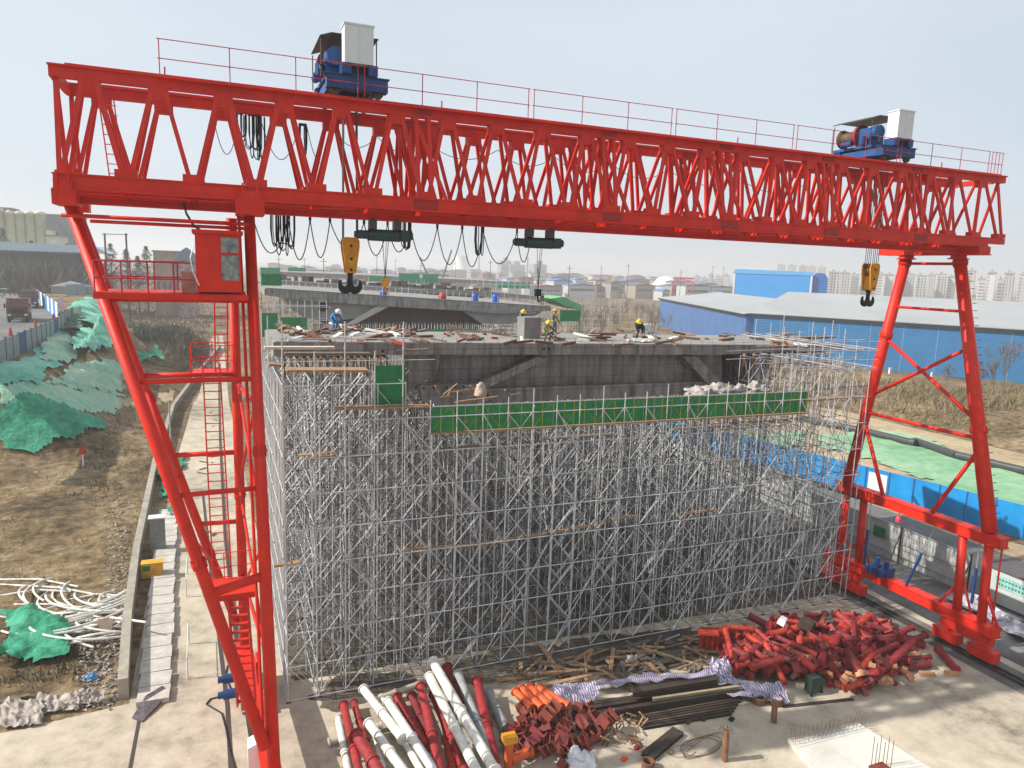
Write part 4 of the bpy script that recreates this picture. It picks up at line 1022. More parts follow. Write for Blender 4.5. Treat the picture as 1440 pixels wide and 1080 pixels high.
a, c = PY(788, 436, 86), PY(816, 452, 86)
b = MB(); b.box(a.x, c.x, 86, 86.05, c.z, a.z); b.box(a.x, a.x+.1, 86.0, 86.06, 0, c.z-.01); b.box(c.x-.1, c.x, 86.0, 86.06, 0, c.z-.01); D2b = single('green_screen', b, netg, 'dark green net panel at the right end of the second deck', 'net panel')
a, c = PY(775, 420, 87), PY(818, 436, 87)
b = MB(); b.prism([(a.x, a.z), (a.x+1.8, a.z+.3), (c.x, c.z+.6), (c.x, c.z), (a.x+2, a.z-.9)], 87, 92); single('net_canopy', b, mat('pale_green_net', (.16, .42, .2), .8), 'pale green net draped over the right end of the second deck', 'net')
def P170(Y, *pts): return [(PY(x, y, Y).x, PY(x, y, Y).z) for x, y in pts]
D3 = Thing('bridge_deck', (40, 170, 8), 'third bridge deck, a thin grey edge behind the second one', 'bridge deck')
b = MB(); b.prism(P170(150, (372, 393), (690, 410), (772, 418), (772, 423), (690, 417), (372, 400)), 150, 190); D3.part('deck_slab', b, conc)
b = MB(); b.prism(P170(150, (390, 400), (460, 404), (440, 412), (400, 410)), 151, 189); b.prism(P170(150, (500, 406), (690, 416), (660, 428), (520, 418)), 151, 189); D3.part('box_girder', b, conc_d)
D4 = Thing('bridge_deck', (60, 250, 8), 'farthest bridge deck, a hazy grey strip on the horizon', 'bridge deck')
b = MB(); b.prism(P170(240, (366, 381), (520, 387), (735, 397), (735, 402), (520, 393), (366, 388)), 240, 300); D4.part('deck_slab', b, conc)
for i, (x0, y0, x1, y1, Y) in enumerate(((366, 376, 394, 386, 200), (561, 384, 590, 398, 200), (594, 385, 616, 398, 200))):
    a, c = PY(x0, y0, Y), PY(x1, y1, Y); b = MB(); b.box(a.x, c.x, Y, Y+.2, c.z, a.z); b.box(a.x, a.x+.2, Y+.05, Y+.15, 0, c.z-.01); b.box(c.x-.2, c.x, Y+.05, Y+.15, 0, c.z-.01); single('green_screen', b, mat('net_far', (.04, .32, .16), .8), ('far green net panel just right of the left crane leg', 'far green net panel behind the yellow hook, left of a pair', 'far green net panel behind the yellow hook, right of a pair')[i], 'net panel')
def lattice(label, px0, px1, yt_, Y, D, dx, zb=0):
    a, c = PY(px0, yt_, Y), PY(px1, yt_, Y); b = MB(); x = a.x
    while x < c.x:
        for y in (Y, Y+D): b.tube((x, y, zb), (x, y, a.z+random.uniform(-.3, .5)), .04, 4, None, False)
        x += dx
    z = zb+1.5
    while z < a.z:
        for y in (Y, Y+D): b.tube((a.x, y, z), (c.x, y, z), .035, 4, None, False)
        z += 1.5
    T = Thing('scaffolding', ((a.x+c.x)/2, Y, 0), label, 'scaffolding'); tag(T.part('pipe_lattice', b, steel), kind='stuff')
lattice('grey pipe scaffold right of the third deck, half hidden by haze', 680, 770, 392, 150, 8, 1.5)
lattice('far thin pipe scaffold behind the second deck, left part', 385, 600, 388, 196, 6, 2.2)
lattice('pale scaffold tower far right of the decks', 772, 880, 410, 190, 6, 2.0)

# guard posts, rails and formwork along the rear decks
b = MB(); bb = MB()
for i in range(44):
    px = 376+i*9; q = PY(px, 406+.0642*(px-372), 88.3); b.tube(q, q+Vector((0, 0, random.uniform(.7, 1.5))), .035, 4)
D2.parts('guard_post', b, steel)
b = MB()
for h in (.6, 1.1):
    p0, p1 = PY(376, 406.2, 88.25), PY(600, 420.6, 88.25); b.tube(p0+Vector((0, 0, h)), p1+Vector((0, 0, h)), .025, 4)
D2.parts('guard_rail', b, steel)
b = MB()
for i in range(30):
    px = 374+i*10.5; q = PY(px, 393.2+.0535*(px-372), 150.2); b.box(q.x-.3, q.x+random.uniform(.3, 2.2), 150.2, 151, q.z, q.z+random.uniform(.3, 1.4))
D3.parts('formwork_block', b, timber_d)
for k, (x0, y0, x1, y1, Y, lab) in enumerate(((520, 388, 548, 396, 165, 'dull green formwork screen left of the yellow hook on the third deck'), (700, 397, 745, 406, 165, 'long faded green screen over the right part of the third deck'), (405, 376, 430, 382, 230, 'small far green screen above the left end of the third deck'))):
    a, c = PY(x0, y0, Y), PY(x1, y1, Y); b = MB(); b.box(a.x, c.x, Y, Y+.2, c.z, a.z); single('green_screen', b, mat('net_far', (.04, .32, .16), .8), lab, 'net panel')

# timber soldiers and joists of the slab formwork at both wings
for i in range(26):
    x = 2.9+i*.33 if i < 16 else 30.2+(i-16)*.75
    zt_ = 13.93 if i < 16 else 13.80; b = MB(); b.bar((x, 35.7, zt_-.06), (x+random.uniform(-.04, .04), 38.5, zt_-.08), .1, .12); b.box(x-.05, x+.05, 35.82, 35.92, zt_-random.uniform(.5, 1.1), zt_-.12)
    single('formwork_joist', b, timber if i % 3 else timber_d, ('fresh' if i % 3 else 'weathered')+' timber joist under the '+('left' if i < 16 else 'right')+' wing of the nearest deck', 'joist', ('fresh' if i % 3 else 'weathered')+' joists under the '+('left' if i < 16 else 'right')+' wing')

for D_, xs_, y0, y1, zt_ in ((D2, (14, 30), 94, 98, 10.5), (D3, (26, 44), 160, 164, 13), (D4, (45, 80), 262, 266, 14)):
    for x in xs_:
        b = MB(); b.prism([(x-1.3, -.5), (x+1.3, -.5), (x+1.3, zt_-2), (x+2.6, zt_), (x-2.6, zt_), (x-1.3, zt_-2)], y0, y1); D_.part('pier', b, conc)
# ---------------------------------------------------------------- yard: long pipes
def pipe(a, c, r, m, label, group=None, name='steel_pipe', cat='pipe', fl=True, n=14, mid=False):
    a, c = Vector(a), Vector(c); d = (c-a).normalized(); b = MB()
    b.tube(a, c, r, n)
    if fl:
        b.tube(a-d*.012, a+d*.03, r*1.32, n); b.tube(c-d*.03, c+d*.012, r*1.32, n)
        if mid: m_ = lerp(a, c, .5); b.tube(m_-d*.05, m_+d*.05, r*1.25, n)
    return single(name, b, m, label, cat, group)
def gpipe(x0, y0, z0, x1, y1, z1, w, m, label, group=None, **k):
    """pipe seen from pixel 0 (tip) to pixel 1, w = pixel width near the middle"""
    a, c = G(x0, y0, z0), G(x1, y1, z1); D = ((a+c)/2-O).dot(fwd)
    return pipe(a, c, w/2/F*D, m, label, group, **k)
cx = lambda x: 440+x/3.13
cy = lambda y: 860+y/3.13
LP = [
 (112,470,.3,175,800,.3,34,whitep,'white pipe at the left end of the long pipe pile, standing shortest on the left'),
 (135,410,.6,235,840,.5,38,redpipe,'red pipe second from the left edge of the long pipe pile'),
 (180,400,.35,232,570,.3,30,redpipe,'short red pipe tip wedged behind the leftmost red pipe'),
 (190,540,.9,345,790,.7,52,redpipe,'thick red pipe lying on top at the left front of the pile'),
 (222,340,.55,395,560,.55,38,whitep,'white pipe whose ragged tip points up left of the pale lying pipe'),
 (245,490,.6,440,760,.5,42,whitep,'white pipe front left, crossing under the thick red one'),
 (330,395,.7,560,740,.6,40,whitep,'long white pipe left of the dark red pair'),
 (300,380,.3,520,780,.25,34,whitep,'white pipe lying low between two other white ones'),
 (370,375,.5,500,600,.4,38,redpipe,'crimson pipe left of the tall dark red one'),
 (475,330,.8,585,800,.6,42,redpipe,'tall crimson pipe in the middle of the pile'),
 (435,370,.4,520,560,.3,36,reddark,'oxblood pipe half hidden left of the tall crimson one'),
 (528,220,1.25,800,700,.9,44,whitep,'longest white pipe reaching highest on the pile'),
 (512,285,1.0,760,780,.8,42,whitep,'white pipe just left of the longest one, parallel to it'),
 (590,245,.6,660,420,.5,40,reddark,'dark oxblood pipe behind the longest white pipe'),
 (530,365,.4,700,780,.3,40,redpipe,'crimson pipe under the two long white pipes'),
 (640,280,.8,835,760,.6,42,greyp,'pipe toned shadow grey right of the longest white pipe'),  # grey here paints the shadow this pipe lies in
 (722,305,.9,820,740,.6,44,redpipe,'crimson pipe standing clear at the right end of the pile'),
 (772,360,.35,850,520,.25,42,greyp,'short grey pipe right of the rightmost crimson one'),
 (262,395,.35,465,322,.35,30,mat('dusty_pipe',(.46,.42,.35),.8),'dusty pale pipe lying crosswise behind the pile'),
 (70,575,.2,300,500,.25,28,mat('dusty_pipe',(.46,.42,.35),.8),'dusty pale pipe lying crosswise at the left front'),
 (585,560,.2,640,800,.2,36,redbright,'orange red pipe showing low between the crimson and white ones'),
 (280,560,.25,330,800,.2,28,whitep,'thin white pipe low at the front of the pile'),
]
for x0,y0,z0,x1,y1,z1,w,m,lab in LP:
    gpipe(cx(x0),cy(y0),z0,cx(x1),cy(y1),z1,w/3.13,m,lab,'long pipes in the front pile',mid=True)
# orange cylinders above the brackets
for i,(x0,y0,x1,y1) in enumerate(((724,972,748,996),(733,968,762,996),(744,966,775,994),(757,967,788,994),(765,972,800,993))):
    gpipe(x0,y0,.85,x1,y1,.75,10.5,orange,('leftmost','second from left','middle','second from right','rightmost')[i]+' of the five orange cylinders laid in a row','orange cylinders in a row',name='steel_cylinder',cat='cylinder')
# brackets: open boxes
def bracket(p, s, rz, rx, m, label, group):
    b = MB(); t = .035*s/.4; h = s*.62
    b.box(-s/2,s/2,-s*.35,s*.35,0,t); b.box(-s/2,-s/2+t,-s*.35,s*.35,t,h); b.box(s/2-t,s/2,-s*.35,s*.35,t,h); b.box(-t/2,t/2,-s*.35,s*.35,t,h*.8)
    b.box(-s/2+t,-t/2,s*.35-t,s*.35,t,h*.6); b.box(t/2,s/2-t,s*.35-t,s*.35,t,h*.6)
    b.box(-s/2-.03,s/2+.03,-s*.38,-s*.35,0,h*.5)
    o = b.build('steel_bracket', m); o.location = p; o.rotation_euler = (rx, random.uniform(-.7,.7), rz)
    return tag(o, label, 'bracket', group)
rp_ = random.Random(5)
poly = [(706,1040),(725,1000),(775,985),(830,1000),(850,1020),(848,1042),(800,1056),(740,1060),(712,1060)]
k = 0
while k < 58:
    x = rp_.uniform(700,852); y = rp_.uniform(988,1062)
    if not inpoly(x,y,poly): continue
    z = rp_.uniform(.05,.75)*max(.15,1-abs(x-768)/100); p = G(x,y,z)
    bracket(p, rp_.uniform(.42,.68), rp_.uniform(0,6.28), rp_.uniform(-1.2,1.2), (crate_m,crate_m,crate_m,reddark)[k%4], ('brown-red welded steel bracket','brown-red welded steel bracket','brown-red welded steel bracket','darker oxblood steel bracket')[k%4]+' in the heap between the long pipes and the beams', ('brown-red brackets','brown-red brackets','brown-red brackets','oxblood brackets')[k%4]+' in the heap')
    k += 1
for x,y,z,lab in ((850,1015,.6,'red bracket standing open at the right edge of the bracket heap'),(772,1002,.95,'flat topped brown bracket on the crest of the bracket heap'),(820,1020,.5,'orange-brown slatted bracket in the right middle of the heap')):
    bracket(G(x,y,z),.72,.5,.5,crate_m if z<.9 else mat('brown_plate',(.33,.09,.06),.6),lab,None)
bracket(G(792,1080,.1),.5,.3,.2,crate_m,'lone brown bracket in front of the heap beside the white bag',None)
# orange T piece
T = Thing('pipe_fitting', G(714,1080,0), 'bright orange T-shaped pipe fitting with a yellow cap in front of the brackets', 'pipe fitting')
p = G(715,1082,0.15); b = MB(); b.tube(p,p+Vector((0,0,1.15)),.17,16); T.part('upright', b, orange)
b = MB(); b.box(p.x-.26,p.x+.26,p.y-.2,p.y+.2,p.z+1.15,p.z+1.4); T.part('cap_plate', b, yellow)
b = MB(); b.tube((p.x+.1,p.y,.5),(p.x+.95,p.y+.25,.5),.18,16); b.tube((p.x+.92,p.y+.24,.5),(p.x+1.0,p.y+.26,.5),.24,16); T.part('branch', b, orange)
q = G(815,1078,0); blob('sack', (q.x,q.y,0), .62,.42,.62, mat('white_sack',(.72,.73,.76),.7,0,.1,4,.5,9), 'crumpled white woven sack in front of the bracket heap', 'sack', 3, .5)
# steel beams
bx = lambda x: 640+x/3.6
by = lambda y: 930+y/3.6
def ibeam(a, c, w, h, m, label, grp):
    a, c = Vector(a), Vector(c); b = MB(); t = .025
    b.bar(a, c, w*.16, h-2*t); up = Vector((0,0,1))
    b.bar(a+up*(h/2-t/2), c+up*(h/2-t/2), w, t); b.bar(a-up*(h/2-t/2), c-up*(h/2-t/2), w, t)
    return single('steel_beam', b, m, label, 'steel beam', grp)
Bm = [(900,165,1330,95,.35,.34,'topmost dark steel beam of the stack, slanting away to the right'),(690,225,1150,160,.22,.3,'dark beam second from the back of the stack'),(680,248,1480,120,.22,.3,'longest dark beam reaching past the striped sheet'),(720,272,1460,152,.22,.3,'front dark beam of the thick four')]
for x0,y0,x1,y1,w,h,lab in Bm: 
    zz = .75 if 'topmost' in lab else .3
    ibeam(G(bx(x0),by(y0),zz), G(bx(x1),by(y1),zz), w, h, darkm, lab, 'thick steel beams in the stack')
b4 = mat('beam_brown', (.12,.085,.06), .6, .2)
ibeam(G(bx(1000),by(192),.55), G(bx(1440),by(128),.55), .14,.12, mat('beam_tan',(.32,.26,.17),.7), 'thin tan steel section lying on the dark beams', None)
for i in range(7):
    a = G(bx(880+i*12), by(278+i*10), .08); c = G(bx(1462-i*10), by(168+i*16), .08)
    ibeam(a, c, .1, .12, b4 if i%3==1 else darkm, ('thin dark channel laid parallel on the concrete in front of the beam stack'), 'thin channels in front of the beam stack')
for i,(x0,y0,x1,y1) in enumerate(((905,1062,950,1026),(915,1066,958,1030))):
    ibeam(G(x0,y0,.12), G(x1,y1,.12), .26,.14, darkm, ('left','right')[i]+' one of two short dark channels lying slanted near the brown ring', 'short channels')
ibeam(G(1100,994,.03), G(1200,983,.03), .18,.04, darkm, 'flat grey steel strip lying alone before the red tube pile', None)
# ring stubs and bollards
def stub(p, r, h, m, label, tilt=None):
    b = MB(); b.lathe([(r,0),(r,h),(r-.03,h),(r-.03,.05)],18,(p[0],p[1],p[2])); b.lathe([(r+.03,h*.7),(r+.03,h*.85)],18,(p[0],p[1],p[2]))
    return single('pipe_stub', b, m, label, 'pipe stub', None, True)
stub(G(911,1081,0),.24,.35,rustm,'rusty open pipe stub at the foot of the two short channels')
stub(G(1067,988,0),.32,.35,rustm,'brown ring stub under the striped sheet, left of two'); stub(G(1091,990,0),.30,.35,rustm,'brown ring stub under the striped sheet, right of two')
def bollard(px,py,h,r,label,wire):
    p = G(px,py,0); T = Thing('bollard', p, label, 'bollard'); b = MB(); b.tube(p,p+Vector((-.04,0,h)),r,16); b.tube(p+Vector((-.04,0,h*.98)),p+Vector((-.04,0,h)),r*1.1,16); T.part('post', b, mat('bollard_rust',(.30,.15,.08),.8,0,.3,5,col2=(.15,.08,.05)))
    if wire:
        b = MB()
        for i in range(9):
            a = i*.7; b.path([p+Vector((-.04,0,h)),p+Vector((.18*math.cos(a)-.04,.18*math.sin(a),h+.12)),p+Vector((.30*math.cos(a)-.04,.30*math.sin(a),h-.1))],.008,4)
        T.part('wire_ties', b, darkm)
bollard(1019,1070,1.3,.125,'rusty steel bollard with wires on its top, standing on the open concrete',True)
bollard(1088,1016,1.0,.125,'short rusty bollard between the beams and the flat strip',False)
# striped sheets
def cloth(name, pts, m, label, amp=.12, nx_=26, ny_=14, seed=1):
    """pts: four corners (x,y,z) world"""
    A,B_,C_,D_ = [Vector(p) for p in pts]; b = MB(); vs = []
    for j in range(ny_+1):
        for i in range(nx_+1):
            u,v = i/nx_, j/ny_; p = lerp(lerp(A,B_,u),lerp(D_,C_,u),v)
            p += Vector((.15*nz(u*5,v*5,1,seed), .15*nz(u*5,v*5,1,seed+5), amp*(abs(nz(u*6,v*4,1,seed))*2.2+nz(u*13,v*8,1,seed)*.35)))
            vs.append(p)
    fs = [(j*(nx_+1)+i, j*(nx_+1)+i+1, (j+1)*(nx_+1)+i+1, (j+1)*(nx_+1)+i) for j in range(ny_) for i in range(nx_)]
    b.add(vs, fs); return single(name, b, m, label, 'sheet', None, True)
cloth('striped_sheet', (G(780,996,.1),G(836,988,.25),G(846,962,.8),G(778,962,.6)), tarp, 'purple and white striped sheet hanging between the brackets and the beams', .12, seed=2)
cloth('striped_sheet', (G(838,968,.3),G(1008,952,.35),G(1010,944,.3),G(845,957,.3)), tarp, 'long rumpled striped sheet strip behind the steel beams', .18, 50, 6, seed=4)
cloth('striped_sheet', (G(998,962,.4),G(1030,962,.5),G(1022,925,1.0),G(996,930,.9)), tarp, 'striped sheet bunched up at the left end of the red tube pile', .15, seed=6)
cloth('striped_sheet', (G(1020,978,.3),G(1110,990,.15),G(1100,966,.45),G(1030,956,.4)), tarp, 'striped sheet slung over the two brown rings', .15, 30, 10, seed=8)
# ---------------------------------------------------------------- red tube pile
rx = lambda x: 940+x/5.54
ry = lambda y: 840+y/5.54
PP = [(440,240,530,600,45,redbright,1.2,.25,'orange-red tube leaning steeply at the left of the red pile'),
 (755,355,905,670,48,redbright,1.2,.3,'bright orange-red tube sloping down at the front of the red pile'),
 (520,395,785,570,46,redbright,.7,.35,'orange-red tube lying low and level at the front left of the pile'),
 (600,360,800,520,46,redpipe,.95,.6,'crimson tube just above the low orange-red one'),
 (600,285,730,375,46,redbright,1.0,.8,'short orange tube behind the two level ones'),
 (460,232,650,252,40,redbright,1.3,1.2,'orange tube lying level along the top left of the pile'),
 (680,250,800,360,40,redpipe,1.3,1.0,'crimson tube near the top behind the bright sloping tube'),
 (930,460,1000,575,44,redpipe,.8,.35,'short glossy crimson tube in the hollow of the pile'),
 (430,350,470,470,38,redpipe,.7,.4,'short crimson tube beside the steep orange-red one'),
 (480,300,580,380,36,reddark,.8,.6,'dark tube behind the steep orange-red one'),
 (1225,560,1260,680,44,redpipe,.5,.2,'stubby crimson tube upright at the front of the pile'),
 (1320,640,1450,720,44,redpipe,.3,.3,'crimson tube lying at the front edge, centre right')]
for x0,y0,x1,y1,w,m,z0,z1,lab in PP: gpipe(rx(x0),ry(y0),z0,rx(x1),ry(y1),z1,w/5.54,m,lab,'named tubes of the red pile')
sx_ = lambda x: 1200+x/4.154
sy_ = lambda y: 820+y/4.154
PQ = [(352,332,85,590,44,redpipe,1.2,.35,'long crimson tube sloping from upper right to lower left across the red pile'),
 (195,515,440,470,40,reddark,.25,.25,'oxblood tube lying on the ground under the long crimson one'),
 (495,385,600,505,40,redpipe,.25,.2,'lone crimson tube lying apart on the concrete near the crane wheels'),
 (100,425,255,360,34,redpipe,.7,.8,'crimson tube behind the long sloping one'),
 (62,365,88,480,44,redpipe,1.0,.4,'thick crimson stub standing up beside the sloping tube'),
 (15,255,95,190,36,redbright,.9,1.1,'orange tube at the top right of the pile pointing up right'),
 (250,445,450,430,24,reddark,.5,.5,'thin dark tube lying behind the oxblood one')]
for x0,y0,x1,y1,w,m,z0,z1,lab in PQ: gpipe(sx_(x0),sy_(y0),z0,sx_(x1),sy_(y1),z1,w/4.154,m,lab,'named tubes of the red pile')
for i in range(4):
    a = G(986+i*7.5, 914+i*.3, 0); pipe((a.x,a.y,.05),(a.x,a.y,1.15),.13,redbright,('first','second','third','fourth')[i]+' from the left of the orange-red tubes standing upright beside the red pile','upright orange-red tubes')
b = MB(); a = G(984,890,1.2); c = G(1012,892,1.2); b.bar(a+Vector((0,.1,0)), c+Vector((0,.1,0)), .5, .08); single('steel_plate', b, redbright, 'orange-red plate resting on the upright tubes', 'plate')
polyR = [(1003,900),(1060,882),(1125,866),(1200,858),(1240,868),(1262,885),(1290,905),(1275,930),(1235,958),(1195,968),(1150,950),(1110,945),(1060,940),(1025,930)]
rr_ = random.Random(21); k = 0
kinds = [(mat('pipe_faded', (.46, .13, .11), .7, 0, .2, 4, col2=(.24, .06, .05), grime=.8),'short faded pinkish red tube jumbled in the red pile','jumbled faded tubes'),(redpipe,'short crimson steel tube jumbled in the red pile','jumbled crimson tubes'),(reddark,'dark oxblood steel tube jumbled in the red pile','jumbled oxblood tubes'),(redbright,'short orange-red steel tube jumbled in the red pile','jumbled orange-red tubes')]
while k < 190:
    x = rr_.uniform(1000,1295); y = rr_.uniform(858,968)
    if not inpoly(x,y,polyR): continue
    cxr = abs(x-1140)/150; h = 1.1*max(0,1-cxr**2)*(1 if y < 935 else .5)
    z = .15+rr_.random()*h; p = G(x,y,z); l = rr_.uniform(.5,2.4 if k%3 else 1.4)/2; a = rr_.uniform(0,3.14); t = rr_.uniform(-.35,.35); r = rr_.uniform(.10,.19)
    d = Vector((math.cos(a)*math.cos(t), math.sin(a)*math.cos(t), math.sin(t)))*l
    if p.z-abs(d.z) < r: p.z = r+abs(d.z)
    m, lab, g_ = kinds[rr_.choices((0,1,2,3),(2,5,5,2) if x > 1080 else (1,3,2,5))[0]]
    pipe(p-d, p+d, r, m, lab, g_, n=12); k += 1
for i in range(46):
    x = rr_.uniform(1020,1285); y = rr_.uniform(872,955)
    if not inpoly(x,y,polyR): continue
    p = G(x,y,rr_.uniform(.3,1.3)); b = MB(); s = rr_.uniform(.2,.42); t_ = .03
    b.box(-s,s,-s*.6,s*.6,-t_,t_); b.box(-s,-s+t_*2,-s*.6,s*.6,t_,s*.7); b.box(s-t_*2,s,-s*.6,s*.6,t_,s*.7)
    o = b.build('channel_piece', (reddark, crate_m, redpipe)[i%3]); o.location = p; o.rotation_euler = (rr_.uniform(-1,1),rr_.uniform(-1,1),rr_.uniform(0,3)); tag(o,('oxblood','rust brown','crimson')[i%3]+' U-shaped steel piece wedged among the tubes of the red pile','steel piece','U-shaped '+('oxblood','brown','crimson')[i%3]+' pieces in the red pile')
# odds in the pile
for i in range(26):
    x = rr_.uniform(1110,1290); y = rr_.uniform(905,960); p = G(x,y,rr_.uniform(.2,.9)); s = rr_.uniform(.15,.32)
    b = MB(); b.box(-s,s,-s*.7,s*.7,-s*.4,s*.4); b.box(-s*.4,s*.4,-s*.5,s*.5,s*.4,s*.7); o = b.build('coupling_block', mat('dusty_orange',(.55,.27,.15),.8,0,.2,5)); o.location = p; o.rotation_euler = (rr_.uniform(0,1),rr_.uniform(0,1),rr_.uniform(0,3)); tag(o,'dusty pale orange coupling block lying among the red tubes','coupling','pale coupling blocks in the red pile')
for px,py,s,m,lab in ((1134,878,.55,darkm,'dark grey plate lying on top of the red pile'),(1100,874,.3,wht,'white lump beside the dark plate on the red pile'),(1245,872,.35,black,'black tyre-like lump behind the right end of the red pile'),(1205,934,.28,conc_l,'pale concrete block in the right front of the red pile')):
    q = G(px,py,1.2 if py < 885 and px < 1200 else .4); b = MB(); b.box(-s,s,-s*.6,s*.6,-.12,.12); b.box(-s*.8,s*.8,-s*.5,s*.5,.12,.2); o = b.build('block', m); o.location = q; o.rotation_euler = (.3,.1,.6); tag(o,lab,'block')
# dark winch beside the pile
p = G(1142,975,0); T = Thing('electric_winch', p, 'small dark green machine standing in front of the red pile', 'winch')
b = MB(); b.box(p.x-.3,p.x+.25,p.y-.2,p.y+.2,.15,.85); b.tube((p.x+.25,p.y,.5),(p.x+.55,p.y,.5),.2,12); T.part('housing', b, hoistg)
b = MB(); b.bar((p.x+.45,p.y-.1,0),(p.x+.35,p.y,1.0),.1,.1); b.bar((p.x-.25,p.y-.2,0),(p.x-.25,p.y-.2,.2),.08,.08); T.part('leg', b, black)
for px,py,lab in ((1302,948,'yellowish coupling lying on the concrete right of the red pile'),(1337,947,'orange coupling pieces at the lower end of the lone tube')):
    q = G(px,py,.1); b = MB(); b.box(-.28,.28,-.12,.12,-.1,.1); b.tube((.2,0,0),(.42,.1,0),.09,10); o = b.build('coupling', mat('dusty_orange',(.55,.27,.15),.8)); o.location = q; o.rotation_euler.z = -.5; tag(o,lab,'coupling')
# ---------------------------------------------------------------- timber litter in front of the scaffold
rt = random.Random(9)
for i in range(150):
    x = rt.uniform(720,1000); y = rt.uniform(890,960)
    if y < 938-.16*(x-700): continue
    p = G(x,y,.08); l = rt.uniform(.4,2.6)/2; a = rt.uniform(-.5,3.3); b = MB()
    dd = Vector((math.cos(a)*l, math.sin(a)*l, rt.uniform(0,.12)))
    b.bar(p-dd+Vector((0,0,.1)), p+dd+Vector((0,0,.1)), rt.uniform(.05,.22), .05)
    mm = rt.choice((timber,timber_d,timber_d)); single('timber_board', b, mm, ('fresh brown' if mm is timber else 'dark weathered')+' board in the litter at the foot of the scaffold', 'board', ('fresh' if mm is timber else 'weathered')+' boards at the scaffold foot')
gpipe(915,958,.1,922,905,.1,4,greyp,'pale bent pipe lying in the timber litter, upright in the picture',None,fl=False,n=8)
gpipe(922,905,.1,955,893,.1,3,greyp,'thin pale pipe joining the top of the bent one',None,fl=False,n=8)
b = MB(); b.bar(G(905,912,.2), G(997,940,.15), .14, .1); single('timber_beam', b, mat('yellow_timber',(.42,.33,.18),.8), 'long yellowish timber lying slanted before the red pile', 'timber')
q = G(888,928,.1); blob('plastic_bag', (q.x,q.y,0), .3,.25,.35, plastic, 'small white plastic bag caught in the timber litter', 'bag', 7, .5)
# ---------------------------------------------------------------- cast slab with rebar
def cslab(label, pts, z0, z1, m):
    b = MB(); n = len(pts); b.add([(p[0],p[1],z0) for p in pts]+[(p[0],p[1],z1) for p in pts],[tuple(range(n,2*n))]+[((i),(i+1)%n,n+(i+1)%n,n+i) for i in range(n)])
    return b
slabm = ground_mat('new_slab', [(.36,(.48,.47,.42)),(.5,(.60,.585,.53)),(.64,(.68,.66,.6))], .9, bump=.05, bscale=9)
T = Thing('cast_slab', G(1200,1060,0), 'pale freshly cast concrete slab edged with upright rebar, lower right', 'concrete slab')
pts = [G(1107,1046,0),G(1205,1022,0),G(1335,1105,0),G(1190,1140,0)]
T.part('slab', cslab('', pts, .02, .22, None), slabm)
b = MB()
for r_ in range(3):
    for i in range(17):
        t = i/16; q = lerp(G(1112+r_*3,1040+r_*3.5,.22), G(1208+r_*4,1016+r_*3.5,.22), t); h = random.uniform(.38,.55); b.tube(q, q+Vector((random.uniform(-.04,.04),0,h)), .009, 4)
for r_ in range(2):
    b.path([lerp(G(1112,1040,.6), G(1208,1016,.6), i/8)+Vector((0,0,.03*(i%2)-.05*r_)) for i in range(9)], .007, 4)
T.part('rebar', b, rustm)
b = MB()
for x,y in ((1225,1078),(1235,1076),(1246,1078),(1252,1083),(1229,1087),(1240,1086)):
    q = G(x,y,.22); b.tube(q, q+Vector((0,0,1.25)), .012, 5)
T.part('rebar', b, rustm)
q = G(1240,1084,.22); b = MB(); b.box(q.x-.35,q.x+.35,q.y-.3,q.y+.3,.225,.32); T.part('anchor_plate', b, crate_m)
# wire coils and small litter on the concrete
for k,(px,py,s,lab) in enumerate(((985,1050,.9,'loose loops of thin wire on the concrete left of the wired bollard'),(960,1056,.6,'single stray curl of wire left of the wire loops'))):
    b = MB(); c = G(px,py,.03)
    for q in range(4 if k == 0 else 1):
        pts = [c+Vector((s*(math.cos(t*.4)*(1+.15*q)+.1*q), .55*s*math.sin(t*.4+.3*q), .01*q)) for t in range(15)]; b.path(pts, .010, 4)
    single('wire_coil', b, rustm, lab, 'wire')
for px,py,lab,m in ((896,1052,'small red fragment near the short channels',redpipe),(878,1068,'orange scrap fragment on the concrete',orange),(944,1058,'tan fragment right of the short channels',timber),(968,1016,'small brown peg lying in front of the channels, left',rustm),(990,1012,'small dark peg lying in front of the channels, right',darkm),(1029,1012,'dark clod in front of the beam ends',black)):
    q = G(px,py,.05); b = MB(); b.bar((-.12,0,0),(.14,.05,0),.12,.1); b.bar((-.05,-.1,.02),(.02,.12,.04),.08,.08); o = b.build('scrap_piece', m); o.location = q; tag(o,lab,'scrap')
for i in range(38):
    x = rt.uniform(850,905); y = rt.uniform(1005,1048); q = G(x,y,rt.uniform(.03,.35)); b = MB(); b.bar((-.2,0,0),(.2,rt.uniform(-.1,.1),rt.uniform(-.1,.3)),.05,.05); o = b.build('scrap_piece', rt.choice((rustm,rustm,timber))); o.location = q; o.rotation_euler.z = rt.uniform(0,3); tag(o,'thin rusty or wooden scrap piece in the tangle right of the bracket heap','scrap','scrap tangle right of the brackets')
# ---------------------------------------------------------------- left side
# parapet
wl = [(-4.15,31.9),(-4.6,38),(-5.05,47.6),(-5.5,68.8),(-5.35,95),(-3,125),(.2,162)]
b = MB(); prev = None
for i,(x,y) in enumerate(wl):
    zb = 0
    for s in (-.2,.2): b.v.append((x+s-.0,y,0)); b.v.append((x+s,y,.95))
for i in range(len(wl)-1):
    o = 4*i; b.f += [(o,o+1,o+5,o+4),(o+3,o+2,o+6,o+7),(o+1,o+3,o+7,o+5)]
b.f += [(0,2,3,1)]; b.mi = [0]*len(b.f)
single('parapet_wall', b, mat('parapet_concrete',(.34,.31,.255),.85,0,.15,1.5,.1,10), 'long low concrete parapet curving away left of the crane leg', 'wall')
